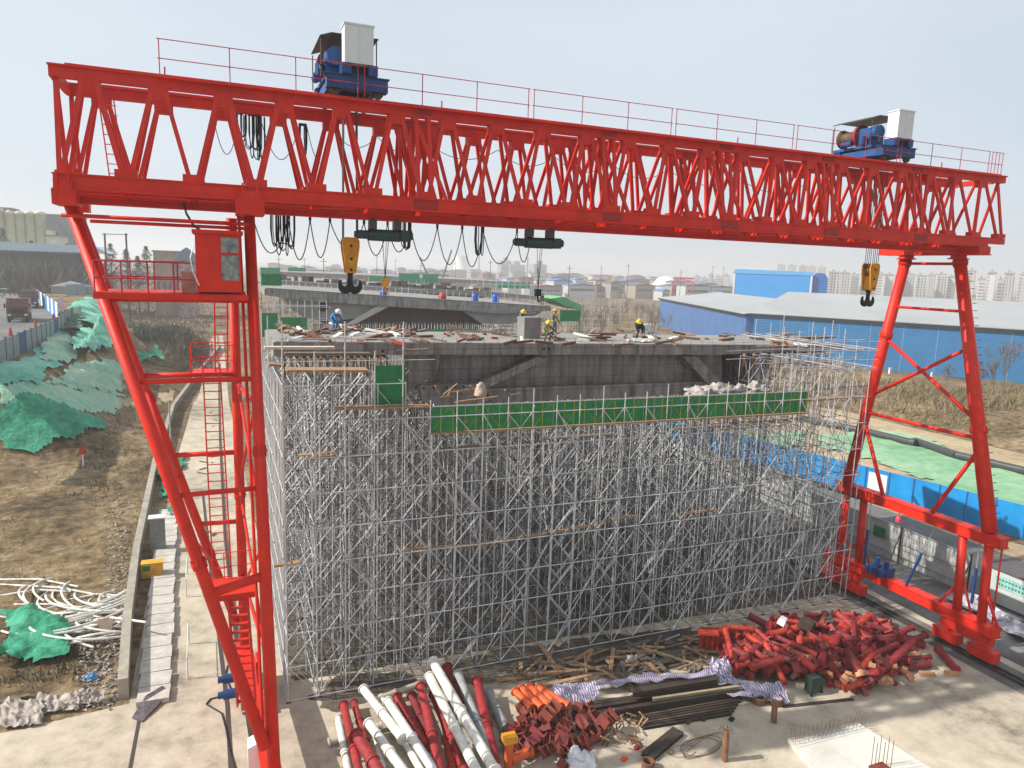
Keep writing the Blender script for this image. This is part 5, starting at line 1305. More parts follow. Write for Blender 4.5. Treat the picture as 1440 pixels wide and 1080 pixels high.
# precast slabs beside it
for i in range(22):
    y = 31.6+i*1.16; x = -2.95-(y-31.6)*.035+random.uniform(-.06,.06)
    b = MB(); b.box(-.62,.62,-.55,.55,0,.22); o = b.build('precast_slab', mat('precast_pale',(.50,.47,.42),.85,0,.12,2.,.1,10)); o.location = (x,y,.03); o.rotation_euler.z = random.uniform(-.04,.04); tag(o,'pale precast concrete slab of the row beside the parapet','concrete slab','precast slabs in a row beside the parapet')
b = MB(); a,c = G(150,1018,.1),G(0,0,0); pts=[G(186,1008,.12),G(200,1014,.08),G(240,972,.2),G(228,964,.3),G(205,978,.3)]
b.add([(p.x,p.y,p.z) for p in pts]+[(p.x,p.y,p.z-.08) for p in pts],[(0,1,2,3,4),(9,8,7,6,5)]+[(i,(i+1)%5,5+(i+1)%5,5+i) for i in range(5)])
single('tarred_board', b, mat('tar_board',(.13,.11,.12),.6,0,.3,5), 'dark tarred sheet lying tilted on the end of the precast slabs', 'sheet')
p = G(223,775,0); T = Thing('equipment_cabinet', p, 'grey steel cabinet standing on the slabs beside the parapet', 'cabinet')
b = MB(); b.box(p.x-.42,p.x+.42,p.y-.3,p.y+.3,.25,2.25); T.part('cabinet', b, mat('cab_grey',(.22,.23,.22),.6)); b = MB(); b.box(p.x-.5,p.x+.5,p.y-.36,p.y+.36,2.25,2.32); T.part('roof', b, wht); b = MB(); b.box(p.x-.4,p.x+.4,p.y-.28,p.y+.28,0,.25); T.part('plinth', b, conc)
p = G(215,812,0); T = Thing('generator_box', p, 'yellow-orange equipment box with a green label beside the parapet', 'equipment box')
b = MB(); b.box(p.x-.55,p.x+.55,p.y-.3,p.y+.3,.1,.95); b.box(p.x-.58,p.x+.58,p.y-.33,p.y+.33,.95,1.0); T.part('box', b, mat('box_yellow',(.72,.36,.03),.5)); b = MB(); b.box(p.x-.5,p.x-.1,p.y-.315,p.y-.301,.55,.85); T.part('label_plate', b, netg)
# white hoses
rh = random.Random(4)
for i in range(34):
    x = rh.uniform(5,130); y = rh.uniform(826,880); c = G(x,y,.15+rh.random()*.5); R_ = rh.uniform(1.2,3.2); a0 = rh.uniform(2.2,4.2); da = rh.uniform(1.2,2.6); pts = []
    for t in range(13):
        a = a0+da*t/12; pts.append(Vector((c.x+R_*1.5+R_*math.cos(a)*1.2, c.y+R_*math.sin(a)*1.3, max(.06,c.z+.25*math.sin(t/12*3.1)))))
    if max(p.x for p in pts) > -4.6: pts = [p+Vector((-4.7-max(q.x for q in pts),0,0)) for p in pts]
    b = MB(); b.path(pts, .055, 6); single('hose', b, whitep, 'white plastic hose curled in the tangle on the grass left of the parapet', 'hose', 'white hoses tangled on the grass')
for i,(x0,y0,x1,y1) in enumerate(((0,815,110,825),(0,838,100,832),(20,850,150,862),(60,862,170,876),(90,845,178,838),(0,822,165,842),(30,868,120,850),(110,875,205,875))):
    b = MB(); a,c = G(x0,y0,.3),G(x1,y1,.3 if x1 < 190 else 1.0); b.path([a,lerp(a,c,.5)+Vector((0,.3,.1)),c],.06,7); single('hose', b, whitep, 'straight length of white hose lying across the grass left of the parapet', 'hose', 'straight white hoses on the grass')
for x0,y0,x1,y1,s,lab in ((0,985,60,1025,6,'crumpled dusty plastic sheet at the left edge of the field, nearest'),(55,978,110,1005,8,'crumpled dusty plastic sheet left of the parapet end'),(105,972,150,995,9,'small grey plastic sheet heap by the parapet end'),(85,885,120,912,12,'pale plastic sheet scrap under the hose tangle')):
    cloth('plastic_sheet', (G(x0,y1,.1),G(x1,y1-6,.1),G(x1,y0,.35),G(x0,y0,.3)), mat('dusty_sheet', (.46, .41, .36), .6, 0, .3, 3, .6, 4, col2=(.18, .15, .125)), lab, .15, 30, 18, seed=s)
b = MB(); a,c = G(0,988,.25),G(42,978,.25); b.bar(a,c,.18,.12); single('timber_beam', b, timber_d, 'grey timber lying at the left edge above the plastic sheets', 'timber')
q = G(150,905,0); b = MB(); b.bar((q.x-.25,q.y,0),(q.x-.05,q.y+.6,1.0),.75,.05); single('leaning_board', b, mat('weathered_plywood',(.24,.17,.13),.85), 'weathered brown board leaning beside the parapet', 'board')
q = G(128,958,0); blob('plastic_bag', (q.x,q.y,H(q.x,q.y)), .28,.2,.25, mat('blue_bag',(.10,.28,.55),.5), 'small blue and white plastic bag on the rubble', 'bag', 5, .5)
# rubble (stuff)
b = MB(); rb_ = random.Random(8)
for i in range(1500):
    if rb_.random() < .6: x,y = rb_.uniform(110,182), rb_.uniform(880,1000)
    else: x,y = rb_.gauss(168,12), rb_.uniform(700,880)
    p = G(x,y,0)
    if p.x > -4.5: continue
    s = rb_.uniform(.03,.16); z = H(p.x,p.y)
    q = [Vector((rb_.uniform(-s,s),rb_.uniform(-s,s),rb_.uniform(0,s))) for _ in range(5)]
    b.add([(p.x+v.x,p.y+v.y,z+v.z) for v in q],[(0,1,2),(0,2,3),(0,3,4),(1,2,4),(1,3,4)])
o = b.build('rubble', mat('rubble_pale',(.46,.42,.38),.9,0,.4,9,col2=(.18,.15,.13))); tag(o,'pale broken rubble along the outer side of the parapet',kind='stuff')
# white box by the crane foot, cables, posts
p = PY(361,1075,24.0); T = Thing('junction_box', (p.x,24.2,0), 'white ridge-topped box on a stand at the foot of the left crane leg', 'box')
q0 = PY(349,1070,24.0); q1 = PY(372,1044,24.0); w2 = (q1.x-q0.x)/2; xm = (q0.x+q1.x)/2; zt = q1.z
b = MB(); b.prism([(-w2,zt-1.0),(w2,zt-1.0),(w2,zt-.12),(0,zt),(-w2,zt-.12)],24.0,24.6); b.v=[(xm+x,y,z) for x,y,z in b.v]; T.part('box', b, wht)
b = MB(); b.box(xm-.1,xm+.1,24.1,24.5,0,zt-1.0); T.part('stand', b, greyp)
b = MB(); pts = [G(x,y,.04) for x,y in ((320,936),(317,950),(324,968),(316,978),(296,983),(290,990))]; b.path(pts,.035,6); single('ground_cable', b, black, 'short black cable curling on the concrete left of the crane foot', 'cable')
b = MB(); pts = [G(x,y,.04) for x,y in ((290,990),(312,1003),(318,1025),(322,1050),(332,1085))]; b.path(pts,.035,6); single('ground_cable', b, black, 'black cable running down to the bottom edge left of the crane foot', 'cable')
for i,(xa_,ya,xb_,yb) in enumerate(((262,840,262,768),(264,955,264,900))):
    p0 = G(xa_,ya,0); T = Thing('barrier_frame', p0, ('white post and wire frame beside the precast slabs, the farther one','white post and wire frame beside the precast slabs, the nearer one')[i], 'barrier')
    b = MB(); b.tube(p0,p0+Vector((0,0,1.1)),.035,6); q = p0+Vector((-.05,3.2,0)); b.tube(q,q+Vector((0,0,1.1)),.035,6); T.part('post', b, wht)
    b = MB(); b.tube(p0+Vector((0,0,1.05)),q+Vector((0,0,1.05)),.02,5); b.tube(p0+Vector((0,0,.1)),p0+Vector((1.3,0,.1)),.018,5); T.part('rail', b, wht)
b = MB(); p0 = G(243,690,0); p1 = Vector((p0.x,p0.y,0))+Vector((0,0,7.4)); b.tube(p0,p1,.09,8,.06); single('bamboo_pole', b, mat('pole_tan',(.42,.36,.26),.8), 'tall pale pole standing between the parapet and the red leg', 'pole')
p = G(117,652,.5); T = Thing('marker_post', p, 'small marker post with a red and white triangular head in the brown field', 'marker post')
zz = H(p.x,p.y); b = MB(); b.tube((p.x,p.y,zz-.1),(p.x,p.y,zz+1.2),.06,6); T.part('post', b, wht); b = MB(); b.prism([(-.42,0),(.42,0),(0,.95)],-.04,.04); b.v=[(p.x+x,p.y+y,zz+1.2+z) for x,y,z in b.v]; T.part('head', b, redbright)
# joint in the yard concrete
ribbon('expansion_joint', [(-3.35,22),(-3.45,27),(-3.4,31.6)], .14, .02, mat('joint_dark',(.06,.05,.045),.9))
rail_gap = [(x,y) for x,y in ((.0,24),(-.1,30),(-.8,44),(-1.5,60))]
ribbon('cable_trench', rail_gap, .18, .024, mat('joint_dark',(.06,.05,.045),.9))
for i in range(26):
    x = rt.uniform(280,318); y = rt.uniform(560,760); p = G(x,y,.05)
    if p.x > -.6: continue
    b = MB(); b.bar(p, p+Vector((rt.uniform(-.8,.8),rt.uniform(-.8,.8),.05)), .12,.06); single('timber_board', b, rt.choice((timber_d,plastic)), 'pale or grey board scattered on the track left of the ladder', 'board', 'boards on the track by the ladder')
# ---------------------------------------------------------------- people
def person(loc, J, label, shirt, trousers, helmet, rz=0., vest=None, s=1.0):
    """J: joint dict in metres (x right, y back, z up); one continuous skinned body"""
    order = ['hip','chest','neck','head','top','shL','elL','haL','shR','elR','haR','hpL','knL','anL','toL','hpR','knR','anR','toR']
    R_ = dict(hip=.15,chest=.165,neck=.06,head=.095,top=.085,shL=.075,elL=.05,haL=.032,shR=.075,elR=.05,haR=.032,hpL=.10,knL=.07,anL=.048,toL=.04,hpR=.10,knR=.07,anR=.048,toR=.04)
    E_ = [('hip','chest'),('chest','neck'),('neck','head'),('head','top'),('chest','shL'),('shL','elL'),('elL','haL'),('chest','shR'),('shR','elR'),('elR','haR'),('hip','hpL'),('hpL','knL'),('knL','anL'),('anL','toL'),('hip','hpR'),('hpR','knR'),('knR','anR'),('anR','toR')]
    vs = [Vector(J[k]) for k in order]; ix = {k: i for i, k in enumerate(order)}
    es = [(ix[a], ix[b]) for a, b in E_]; rads = [R_[k] for k in order]; reg = [(a, b) for a, b in E_]
    # fingers: five short chains rooted in each palm
    for h, e in (('haL','elL'), ('haR','elR')):
        d = (Vector(J[h])-Vector(J[e])).normalized(); sd = d.cross(Vector((0,0,1)))
        sd = sd.normalized() if sd.length > .05 else Vector((1,0,0))
        palm = len(vs); vs.append(Vector(J[h])+d*.07); rads.append(.03); es.append((ix[h], palm))
        for q, (off, ln) in enumerate(((-.035,.05),(-.018,.075),(0,.08),(.018,.07),(.03,.055))):
            a = len(vs); vs.append(vs[palm]+sd*off*1.2+d*(.02 if q else -.02)); rads.append(.0095); es.append((palm, a))
            vs.append(vs[a]+d*ln*.8+Vector((0,0,-ln*.4))); rads.append(.008); es.append((a, a+1))
    me = bpy.data.meshes.new('tmp'); me.from_pydata(vs, es, []); ob = bpy.data.objects.new('tmp', me); COL.objects.link(ob)
    mo = ob.modifiers.new('s', 'SKIN'); mo.use_smooth_shade = True; ob.modifiers.new('d', 'SUBSURF').levels = 1
    for i, v in enumerate(me.skin_vertices[0].data): v.radius = (rads[i], rads[i]); v.use_root = (i == 0)
    dg = bpy.context.evaluated_depsgraph_get(); me2 = bpy.data.meshes.new_from_object(ob.evaluated_get(dg)); bpy.data.objects.remove(ob); me2.name = 'person_body'
    for m in (skin, shirt, trousers, black, vest or shirt): me2.materials.append(m)
    cmap = {('chest','shL'):1,('shL','elL'):1,('elL','haL'):1,('chest','shR'):1,('shR','elR'):1,('elR','haR'):1,('hip','hpL'):2,('hpL','knL'):2,('knL','anL'):2,('hip','hpR'):2,('hpR','knR'):2,('knR','anR'):2,('anL','toL'):3,('anR','toR'):3,('hip','chest'):4,('chest','neck'):4,('neck','head'):0,('head','top'):0}
    for p in me2.polygons:
        p.use_smooth = True; c = p.center; best = 9; bi = 0
        for a, b_ in E_:
            A, B_ = Vector(J[a]), Vector(J[b_]); t = max(0, min(1, (c-A).dot(B_-A)/(B_-A).length_squared)); dd = (c-lerp(A, B_, t)).length
            if dd < best: best = dd; bi = cmap[(a, b_)]; tt = t; bn = (a, b_)
        if bn[1] in ('haL', 'haR') and tt > .97: bi = 0
        if bn == ('chest','neck') and tt > .8: bi = 0
        p.material_index = bi
    T = empty('person', loc, label, 'person'); T.rotation_euler.z = rz; T.scale = (s, s, s)
    o = bpy.data.objects.new('body', me2); COL.objects.link(o); o.parent = T
    hd = (Vector(J['head'])+Vector(J['top']))/2; up = (Vector(J['top'])-Vector(J['neck'])).normalized(); q = Vector((0,0,1)).rotation_difference(up)
    b = MB(); b.lathe([(.175, .02), (.165, .035), (.13, .035), (.128, .08), (.10, .135), (.05, .165), (.001, .17)], 16); b.add([(-.07,-.13,.03),(.07,-.13,.03),(.05,-.21,.015),(-.05,-.21,.015)],[(0,1,2,3)])
    b.v = [tuple(hd+q@(Vector(v)+Vector((0,0,.0)))) for v in b.v]; h = b.build('helmet', helmet, T, True)
    b = MB(); f = q@Vector((0,-1,0))
    for ex in (-.035, .035): b.tube(hd+q@Vector((ex,-.095,-.01)), hd+q@Vector((ex,-.103,-.01)), .012, 6)
    b.tube(hd+q@Vector((-.02,-.092,-.075)), hd+q@Vector((.02,-.092,-.075)), .008, 5)
    b.build('face_marks', black, T)
    b = MB(); b.add([tuple(hd+q@Vector(v)) for v in ((-.015,-.09,-.03),(.015,-.09,-.03),(0,-.125,-.045),(0,-.09,.0))],[(0,1,2),(0,2,3),(2,1,3)]); 
    for s_ in (-1, 1): b.tube(hd+q@Vector((s_*.09,0,-.02)), hd+q@Vector((s_*.108,.01,-.02)), .03, 7)
    b.build('nose_and_ears', skin, T)
    return T
stand = dict(hip=(0,0,.95),chest=(0,0,1.30),neck=(0,-.02,1.50),head=(0,-.05,1.58),top=(0,-.04,1.68),shL=(-.19,0,1.40),elL=(-.26,-.05,1.12),haL=(-.16,-.28,1.02),shR=(.19,0,1.40),elR=(.28,-.02,1.12),haR=(.22,-.22,.95),hpL=(-.10,0,.90),knL=(-.14,-.05,.50),anL=(-.15,.02,.09),toL=(-.16,-.13,.04),hpR=(.10,0,.90),knR=(.15,-.04,.50),anR=(.2,.04,.09),toR=(.22,-.1,.04))
crouch = dict(hip=(0,.15,.42),chest=(-.05,-.02,.74),neck=(-.1,-.14,.92),head=(-.13,-.2,.99),top=(-.14,-.2,1.09),shL=(-.24,-.05,.82),elL=(-.36,-.3,.62),haL=(-.30,-.52,.45),shR=(.14,-.08,.84),elR=(.26,-.32,.66),haR=(.12,-.5,.48),hpL=(-.12,.1,.42),knL=(-.26,-.28,.52),anL=(-.22,-.02,.10),toL=(-.26,-.17,.04),hpR=(.12,.1,.42),knR=(.26,-.26,.50),anR=(.22,.02,.10),toR=(.26,-.13,.04))
bend = dict(hip=(.1,.05,.78),chest=(-.12,-.18,.98),neck=(-.2,-.36,1.03),head=(-.22,-.42,1.06),top=(-.22,-.44,1.16),shL=(-.30,-.22,.97),elL=(-.36,-.42,.72),haL=(-.28,-.52,.48),shR=(.08,-.24,.99),elR=(.14,-.44,.72),haR=(.04,-.54,.48),hpL=(0,.05,.75),knL=(-.10,-.14,.44),anL=(-.12,.04,.09),toL=(-.14,-.12,.04),hpR=(.2,.05,.75),knR=(.28,-.1,.44),anR=(.3,.08,.09),toR=(.32,-.08,.04))
reach = dict(bend); reach.update(haR=(.62,-.5,1.05), elR=(.36,-.4,1.0))
hiv = mat('hi_vis_yellow', (.62, .72, .05), .7); gry = mat('work_grey', (.17, .17, .18), .8); drk = mat('work_dark', (.03, .03, .035), .8); blc = mat('work_blue', (.05, .17, .42), .8)
camo = mat('work_olive', (.13, .13, .09), .8, 0, .4, 8); hy = mat('helmet_yellow', (.85, .55, .02), .3); ho = mat('helmet_orange', (.85, .28, .03), .3); hw = mat('helmet_white', (.75, .78, .82), .3); hb = mat('helmet_blue', (.03, .10, .5), .3)
def pdeck(px, py): p = G(px, py, 14.45); p.z = 14.70+dz(p.x); return p
p = PY(778, 486, 39.2); person((p.x, 39.2, 14.70+dz(p.x)), stand, 'standing worker in an orange helmet and yellow vest on the nearest deck', gry, gry, ho, .5, hiv, 1.02)
p = PY(768, 486, 37.4); person((p.x, 37.4, 14.70+dz(p.x)), crouch, 'crouching worker in a yellow helmet and yellow vest at the deck edge', camo, camo, hy, .5, hiv, 1.05)
p = PY(897, 484, 38.2); person((p.x, 38.2, 14.70+dz(p.x)), bend, 'worker in dark clothes and a yellow helmet bending over, alone on the deck', drk, drk, hy, -.1, None, 1.1)
p = PY(468, 478, 41.0); person((p.x, 41.0, 14.70+dz(p.x)), bend, 'worker in blue with a white helmet bending over behind the left slab', blc, blc, hw, .9, None, 1.1)
p = PY(734, 455, 45.6); person((p.x, 45.6, 14.70+dz(p.x)), reach, 'grey clothed worker with a yellow helmet reaching right behind the crouching pair', gry, gry, hy, .2, None, 1.1)
p = PY(545, 419, 89); person((p.x, 89, PY(545, 420, 89).z+.0), stand, 'tiny distant worker in olive beside the blue barrel on the second deck', camo, camo, hy, 0, None, 1.0)
p = PY(762, 430, 89); person((p.x, 89, PY(762, 431, 89).z), stand, 'tiny distant worker in black at the right end of the second deck', drk, drk, mat('helmet_dark', (.1, .07, .03), .4), 0, None, 1.0)
p = PY(810, 425, 120)
# barrels on the second deck
def barrel(px, py, m, label):
    p = PY(px, py, 89.5); T = Thing('barrel', p, label, 'barrel'); b = MB()
    b.lathe([(.01, 0), (.42, 0), (.45, .3), (.45, .34), (.43, .37), (.45, .4), (.45, .75), (.42, 1.0), (.01, 1.0)], 14, p); T.part('drum', b, m, None, True)
    b = MB(); b.lathe([(.44, .98), (.46, 1.0), (.46, 1.05), (.40, 1.05)], 14, p); T.part('rim', b, m)
bb_ = mat('barrel_blue', (.02, .12, .6), .4)
barrel(539, 419, bb_, 'blue barrel left of the yellow hook rope on the second deck'); barrel(668, 424, bb_, 'blue barrel on the second deck, left one of the right pair'); barrel(697, 425, bb_, 'blue barrel on the second deck, rightmost')
q = PY(622, 421, 89.5); T = Thing('sack', q, 'red sack lying on the second deck', 'sack'); b = MB(); b.lathe([(.01, 0), (.5, .05), (.6, .4), (.3, .8), (.01, .9)], 10, q); T.part('bag', b, redbright, None, True)
for i in range(26):
    x = random.uniform(375, 770); p = PY(x, 408+.0655*(x-375), 88.6); l = random.uniform(.4, 1.6); b = MB(); b.bar(p, p+Vector((l, random.uniform(0, 1), random.uniform(0, .25))), .2, .16); k = i % 3
    single('timber_offcut', b, (timber, wht, rustm)[k], ('brown', 'white', 'rusty')[k]+' piece of litter on the edge of the second deck', 'litter', ('brown', 'white', 'rusty')[k]+' litter on the second deck')
# ---------------------------------------------------------------- right side: hoardings
hoardw = mat('hoarding_white', (.52, .54, .52), .6, 0, .1, 1.2)
T = Thing('hoarding_wall', (41.5, 45, 0), 'long dirty white hoarding with dark posts along the road', 'hoarding')
for i in range(34):
    y = 27.5+i*2.4; b = MB(); b.box(41.46, 41.52, y, y+2.36, .1, 2.45)
    for q in range(9): b.box(41.44, 41.46, y+.2+q*.25, y+.24+q*.25, .12, 2.43)
    T.part('panel', b, hoardw)
for i in range(13):
    y = 27.5+i*4.8; b = MB(); b.box(41.28, 41.36, y-.04, y+.04, 0, 2.6); b.bar((41.3, y, 2.2), (40.4, y, .03), .05, .05); T.part('post', b, darkm)
b = MB()
for z in (.55, 1.45, 2.5): b.box(41.37, 41.43, 27.5, 109, z-.03, z+.03)
T.part('rail', b, greyp)
p = PX(1237, 745, 41.4); b = MB(); b.box(41.36, 41.365, p.y-.45, p.y+.45, 1.3, 2.0); T.part('notice', b, netg)
# site cabins at the right edge
T = Thing('site_cabin', (42.6, 24.5, 0), 'low pale cabin with a dark flat roof and a teal sign at the right edge', 'cabin')
q0, q1 = PX(1393, 800, 41.7), PX(1445, 900, 41.7)
b = MB(); b.box(41.7, 43.9, 20.4, 26.6, .15, 2.15); T.part('body', b, mat('cabin_pale', (.50, .54, .52), .6, 0, .06, 1.)); b = MB(); b.box(41.6, 44.0, 20.3, 26.7, 2.15, 2.24); T.part('roof', b, mat('cabin_roof', (.10, .095, .10), .8))
b = MB(); b.box(41.68, 41.695, 24.2, 26.2, 1.15, 1.85); sg = T.part('sign', b, mat('sign_teal', (.30, .55, .50), .5)); b = MB()
for r_ in range(2):
    for i in range(9): b.box(41.672, 41.679, 24.35+i*.19, 24.46+i*.19, 1.3+.28*r_, 1.42+.28*r_)
local(b, T.loc); b.build('lettering', mat('sign_dark_teal', (.05, .22, .2), .5), sg)
b = MB(); b.tube((41.3, 23.3, 0), (41.3, 23.3, .95), .32, 16); single('barrel', b, blueh, 'blue drum standing by the cabin at the right edge', 'barrel')
cloth('striped_sheet', ((38.3, 20.5, .1), (39.9, 20.2, .1), (40.6, 26.8, .35), (38.9, 27.2, .3)), mat('mauve_sheet', (.42, .40, .46), .7, 0, .3, 4, .4, 6), 'crumpled mauve-grey sheet lying beyond the right crane wheels', .22, 14, 30, 5)
# blue hoarding
T = Thing('hoarding_wall', (52, 44, 0), 'long bright blue hoarding beyond the road with one white poster panel', 'hoarding')
fa, fb = Vector((57.4, 21, 0)), Vector((46.2, 68, 0)); n = 24
for i in range(n):
    a, c = lerp(fa, fb, i/n), lerp(fa, fb, (i+.985)/n); b = MB(); b.bar(a+Vector((0, 0, 1.35)), c+Vector((0, 0, 1.35)), .05, 2.5, up=(0, 0, 1)); T.part('panel', b, blueh)
    b = MB(); b.box(a.x-.1, a.x-.04, a.y-.04, a.y+.04, .05, 2.6); T.part('post', b, mat('hoarding_blue_dark', (.01, .12, .38), .5))
a = G(1215, 672, 1.4); a = PX(1226, 672, 51.0); b = MB(); dd = (fb-fa).normalized(); m_ = fa+dd*((a-fa).dot(dd)); off = Vector((-.06, -.02, 1.5)); b.bar(m_-dd*.8+off, m_+dd*.8+off, .02, 1.5); T.part('poster', b, wht)
# black pipeline
pts = [G(1195, 602, .45), G(1215, 606, .45), G(1281, 622, .45)]
b = MB(); b.path([pts[0]+(pts[0]-pts[1])*4, pts[0], pts[1], pts[2]], .42, 16); b.tube(pts[2], pts[2]+Vector((.1, -.5, 0)), .5, 16); single('pipeline', b, mat('pipe_hdpe', (.045, .05, .05), .45), 'black pipeline length behind the geotextile, the farther one with a ring end', 'pipeline')
pts = [G(1286, 620, .45), G(1345, 640, .45), G(1440, 662, .45), G(1500, 678, .45)]
b = MB(); b.path(pts, .42, 16); single('pipeline', b, mat('pipe_hdpe', (.045, .05, .05), .45), 'black pipeline length behind the geotextile, passing behind the red leg', 'pipeline')
for i, (px, py) in enumerate(((1251, 521), (1310, 526), (1172, 515), (1199, 518), (1370, 535))):
    q = GH(px, py+5); b = MB(); q.z += .75; b.box(q.x-.22, q.x+.22, q.y-.12, q.y+.12, q.z-1.0, q.z+.25); b.box(q.x-.26, q.x+.26, q.y-.16, q.y+.16, q.z+.25, q.z+.31); single('marker_block', b, wht, 'white concrete marker on the bank, '+('left of the X brace crossing', 'just right of the X brace crossing', 'leftmost, among the scaffold tops', 'second from the left, among the scaffold tops', 'right of the near right leg')[i], 'marker', 'white markers on the bank')
# ---------------------------------------------------------------- big sheds
def shed(name, A, B_, depth, ze, zr, label, wallm, roofm, dark_end=False):
    A, B_ = Vector((*A, 0)), Vector((*B_, 0)); d = (B_-A).normalized(); nrm = Vector((-d.y, d.x, 0))
    if nrm.dot((A+B_)/2) < 0: nrm = -nrm
    T = Thing(name, (A+B_)/2, label, 'shed'); L = (B_-A).length
    def W(u, v, z): return A+d*u+nrm*v+Vector((0, 0, z))
    def bx3(b, u0, u1, v0, v1, z0, z1):
        vs = [W(u, v, z) for z in (z0, z1) for u, v in ((u0, v0), (u1, v0), (u1, v1), (u0, v1))]; b.add(vs, [(0,3,2,1),(4,5,6,7),(0,1,5,4),(1,2,6,5),(2,3,7,6),(3,0,4,7)])
    b = MB(); bx3(b, 0, L, 0, .3, -1, ze); T.part('front_wall', b, wallm)
    for u in (0, L):
        b = MB(); vs = [W(u+s, v, z) for s in (-.15, .15) for v, z in ((.31, -1), (depth, -1), (depth, ze-.1), (depth/2, zr-.15), (.31, ze-.1))]; b.add(vs, [(0,1,2,3,4),(9,8,7,6,5)]+[(i, (i+1) % 5, 5+(i+1) % 5, 5+i) for i in range(5)]); T.part('end_wall', b, wallm)
    b = MB()
    for v0, z0, v1, z1 in ((-.7, ze+.02, depth/2, zr), (depth/2, zr, depth+.7, ze)):
        vs = [W(u, v, z) for u in (-.6, L+.6) for v, z in ((v0, z0), (v1, z1), (v1, z1+.18), (v0, z0+.18))]; b.add(vs, [(0,1,2,3),(7,6,5,4),(0,4,5,1),(1,5,6,2),(2,6,7,3),(3,7,4,0)])
    T.part('roof', b, roofm)
    b = MB(); bx3(b, -.5, L+.5, -.62, -.3, ze-.45, ze-.02); T.part('gutter', b, black)
    b = MB()
    k = 6
    while k < L: bx3(b, k-.05, k+.05, -.06, -.01, 0, ze-.5); k += 6.2
    T.part('wall_post', b, mat('post_pale_blue', (.20, .38, .62), .5))
    return T
roofg = mat('roof_grey', (.37, .385, .385), .6, 0, .08, .06, col2=(.29, .305, .31), grime=.25)
shed('industrial_shed', (115, 134), (160, 66), 62, 10.2, 14.8, 'long blue shed with a pale grey roof behind the right crane leg', shedblue, roofg)
shed('industrial_shed', (150, 226), (115.6, 137.5), 44, 9.8, 12.4, 'farther blue-violet shed wing with a pale roof, left of the long one', stripes('ribbed_violet_blue', (.04, .13, .36), (.11, .24, .52), 1.4, 'Z', .5), roofg)
# blue barrel roofed building behind
A = PD(1030, 410, 330); B_ = PD(1141, 412, 330); zt = PD(1085, 386, 330).z
T = Thing('workshop', (A.x, A.y, 0), 'bright sky blue box building rising behind the grey shed roof', 'building')
sky_b = mat('sky_blue_sheet', (.03, .30, .72), .5, 0, .03, .2)
uu = Vector((B_.x-A.x, B_.y-A.y, 0)); LW = uu.length; uu.normalize(); vv = Vector((-uu.y, uu.x, 0)); A0 = Vector((A.x, A.y, 0))
def fr(b): b.v = [tuple(A0+uu*x+vv*y+Vector((0, 0, z))) for x, y, z in b.v]; return b
b = MB(); b.box(0, LW, 0, 9, 0, zt); T.part('wall', fr(b), sky_b)
b = MB(); b.prism([(-.5, zt+.02), (LW+.5, zt+.02), (LW-.3, zt+1.5), (.6, zt+1.9)], -.2, 9.2); T.part('roof', fr(b), mat('sky_blue_roof', (.10, .42, .80), .5))
for x in (0, LW-.8): b = MB(); b.box(x, x+.7, -.15, -.01, 4, zt); T.part('corner_trim', fr(b), wht)
b = MB(); b.prism([(LW+.01, 0), (LW+6, 0), (LW+6, zt-1), (LW+4.6, zt+1.1), (LW+1.6, zt+1.3), (LW+.01, zt-.2)], 1.5, 8.5); T.part('side_wing', fr(b), mat('wing_shaded_blue', (.015, .12, .42), .5))  # darker blue paints the shade on the building's narrow right side
# ---------------------------------------------------------------- blocks of flats and the hazy town
def facade(name, wall, win, sx=.33, sz=.33):
    m = bpy.data.materials.new(name); m.use_nodes = True; n = m.node_tree; b = n.nodes['Principled BSDF']; b.inputs['Roughness'].default_value = .7
    g = n.nodes.new('ShaderNodeNewGeometry'); br = n.nodes.new('ShaderNodeTexBrick'); mp = n.nodes.new('ShaderNodeMapping'); 
    sp_ = n.nodes.new('ShaderNodeSeparateXYZ'); cb = n.nodes.new('ShaderNodeCombineXYZ'); ad = n.nodes.new('ShaderNodeMath'); ad.operation = 'ADD'
    n.links.new(g.outputs['Position'], sp_.inputs[0]); n.links.new(sp_.outputs[0], ad.inputs[0]); n.links.new(sp_.outputs[1], ad.inputs[1]); n.links.new(ad.outputs[0], cb.inputs[0]); n.links.new(sp_.outputs[2], cb.inputs[1])
    n.links.new(cb.outputs[0], br.inputs['Vector']); br.offset = 0; br.inputs['Scale'].default_value = 1; br.inputs['Brick Width'].default_value = 3.4; br.inputs['Row Height'].default_value = 3.0; br.inputs['Mortar Size'].default_value = .75; br.inputs['Mortar Smooth'].default_value = 0
    br.inputs['Color1'].default_value = (*win, 1); br.inputs['Color2'].default_value = (*win, 1); br.inputs['Mortar'].default_value = (*wall, 1)
    n.links.new(br.outputs[0], b.inputs['Base Color']); return m
fac = [facade('flats_grey', (.38, .37, .36), (.09, .10, .12)), facade('flats_tan', (.46, .40, .34), (.11, .11, .12)), facade('flats_pale', (.55, .54, .52), (.14, .15, .17))]
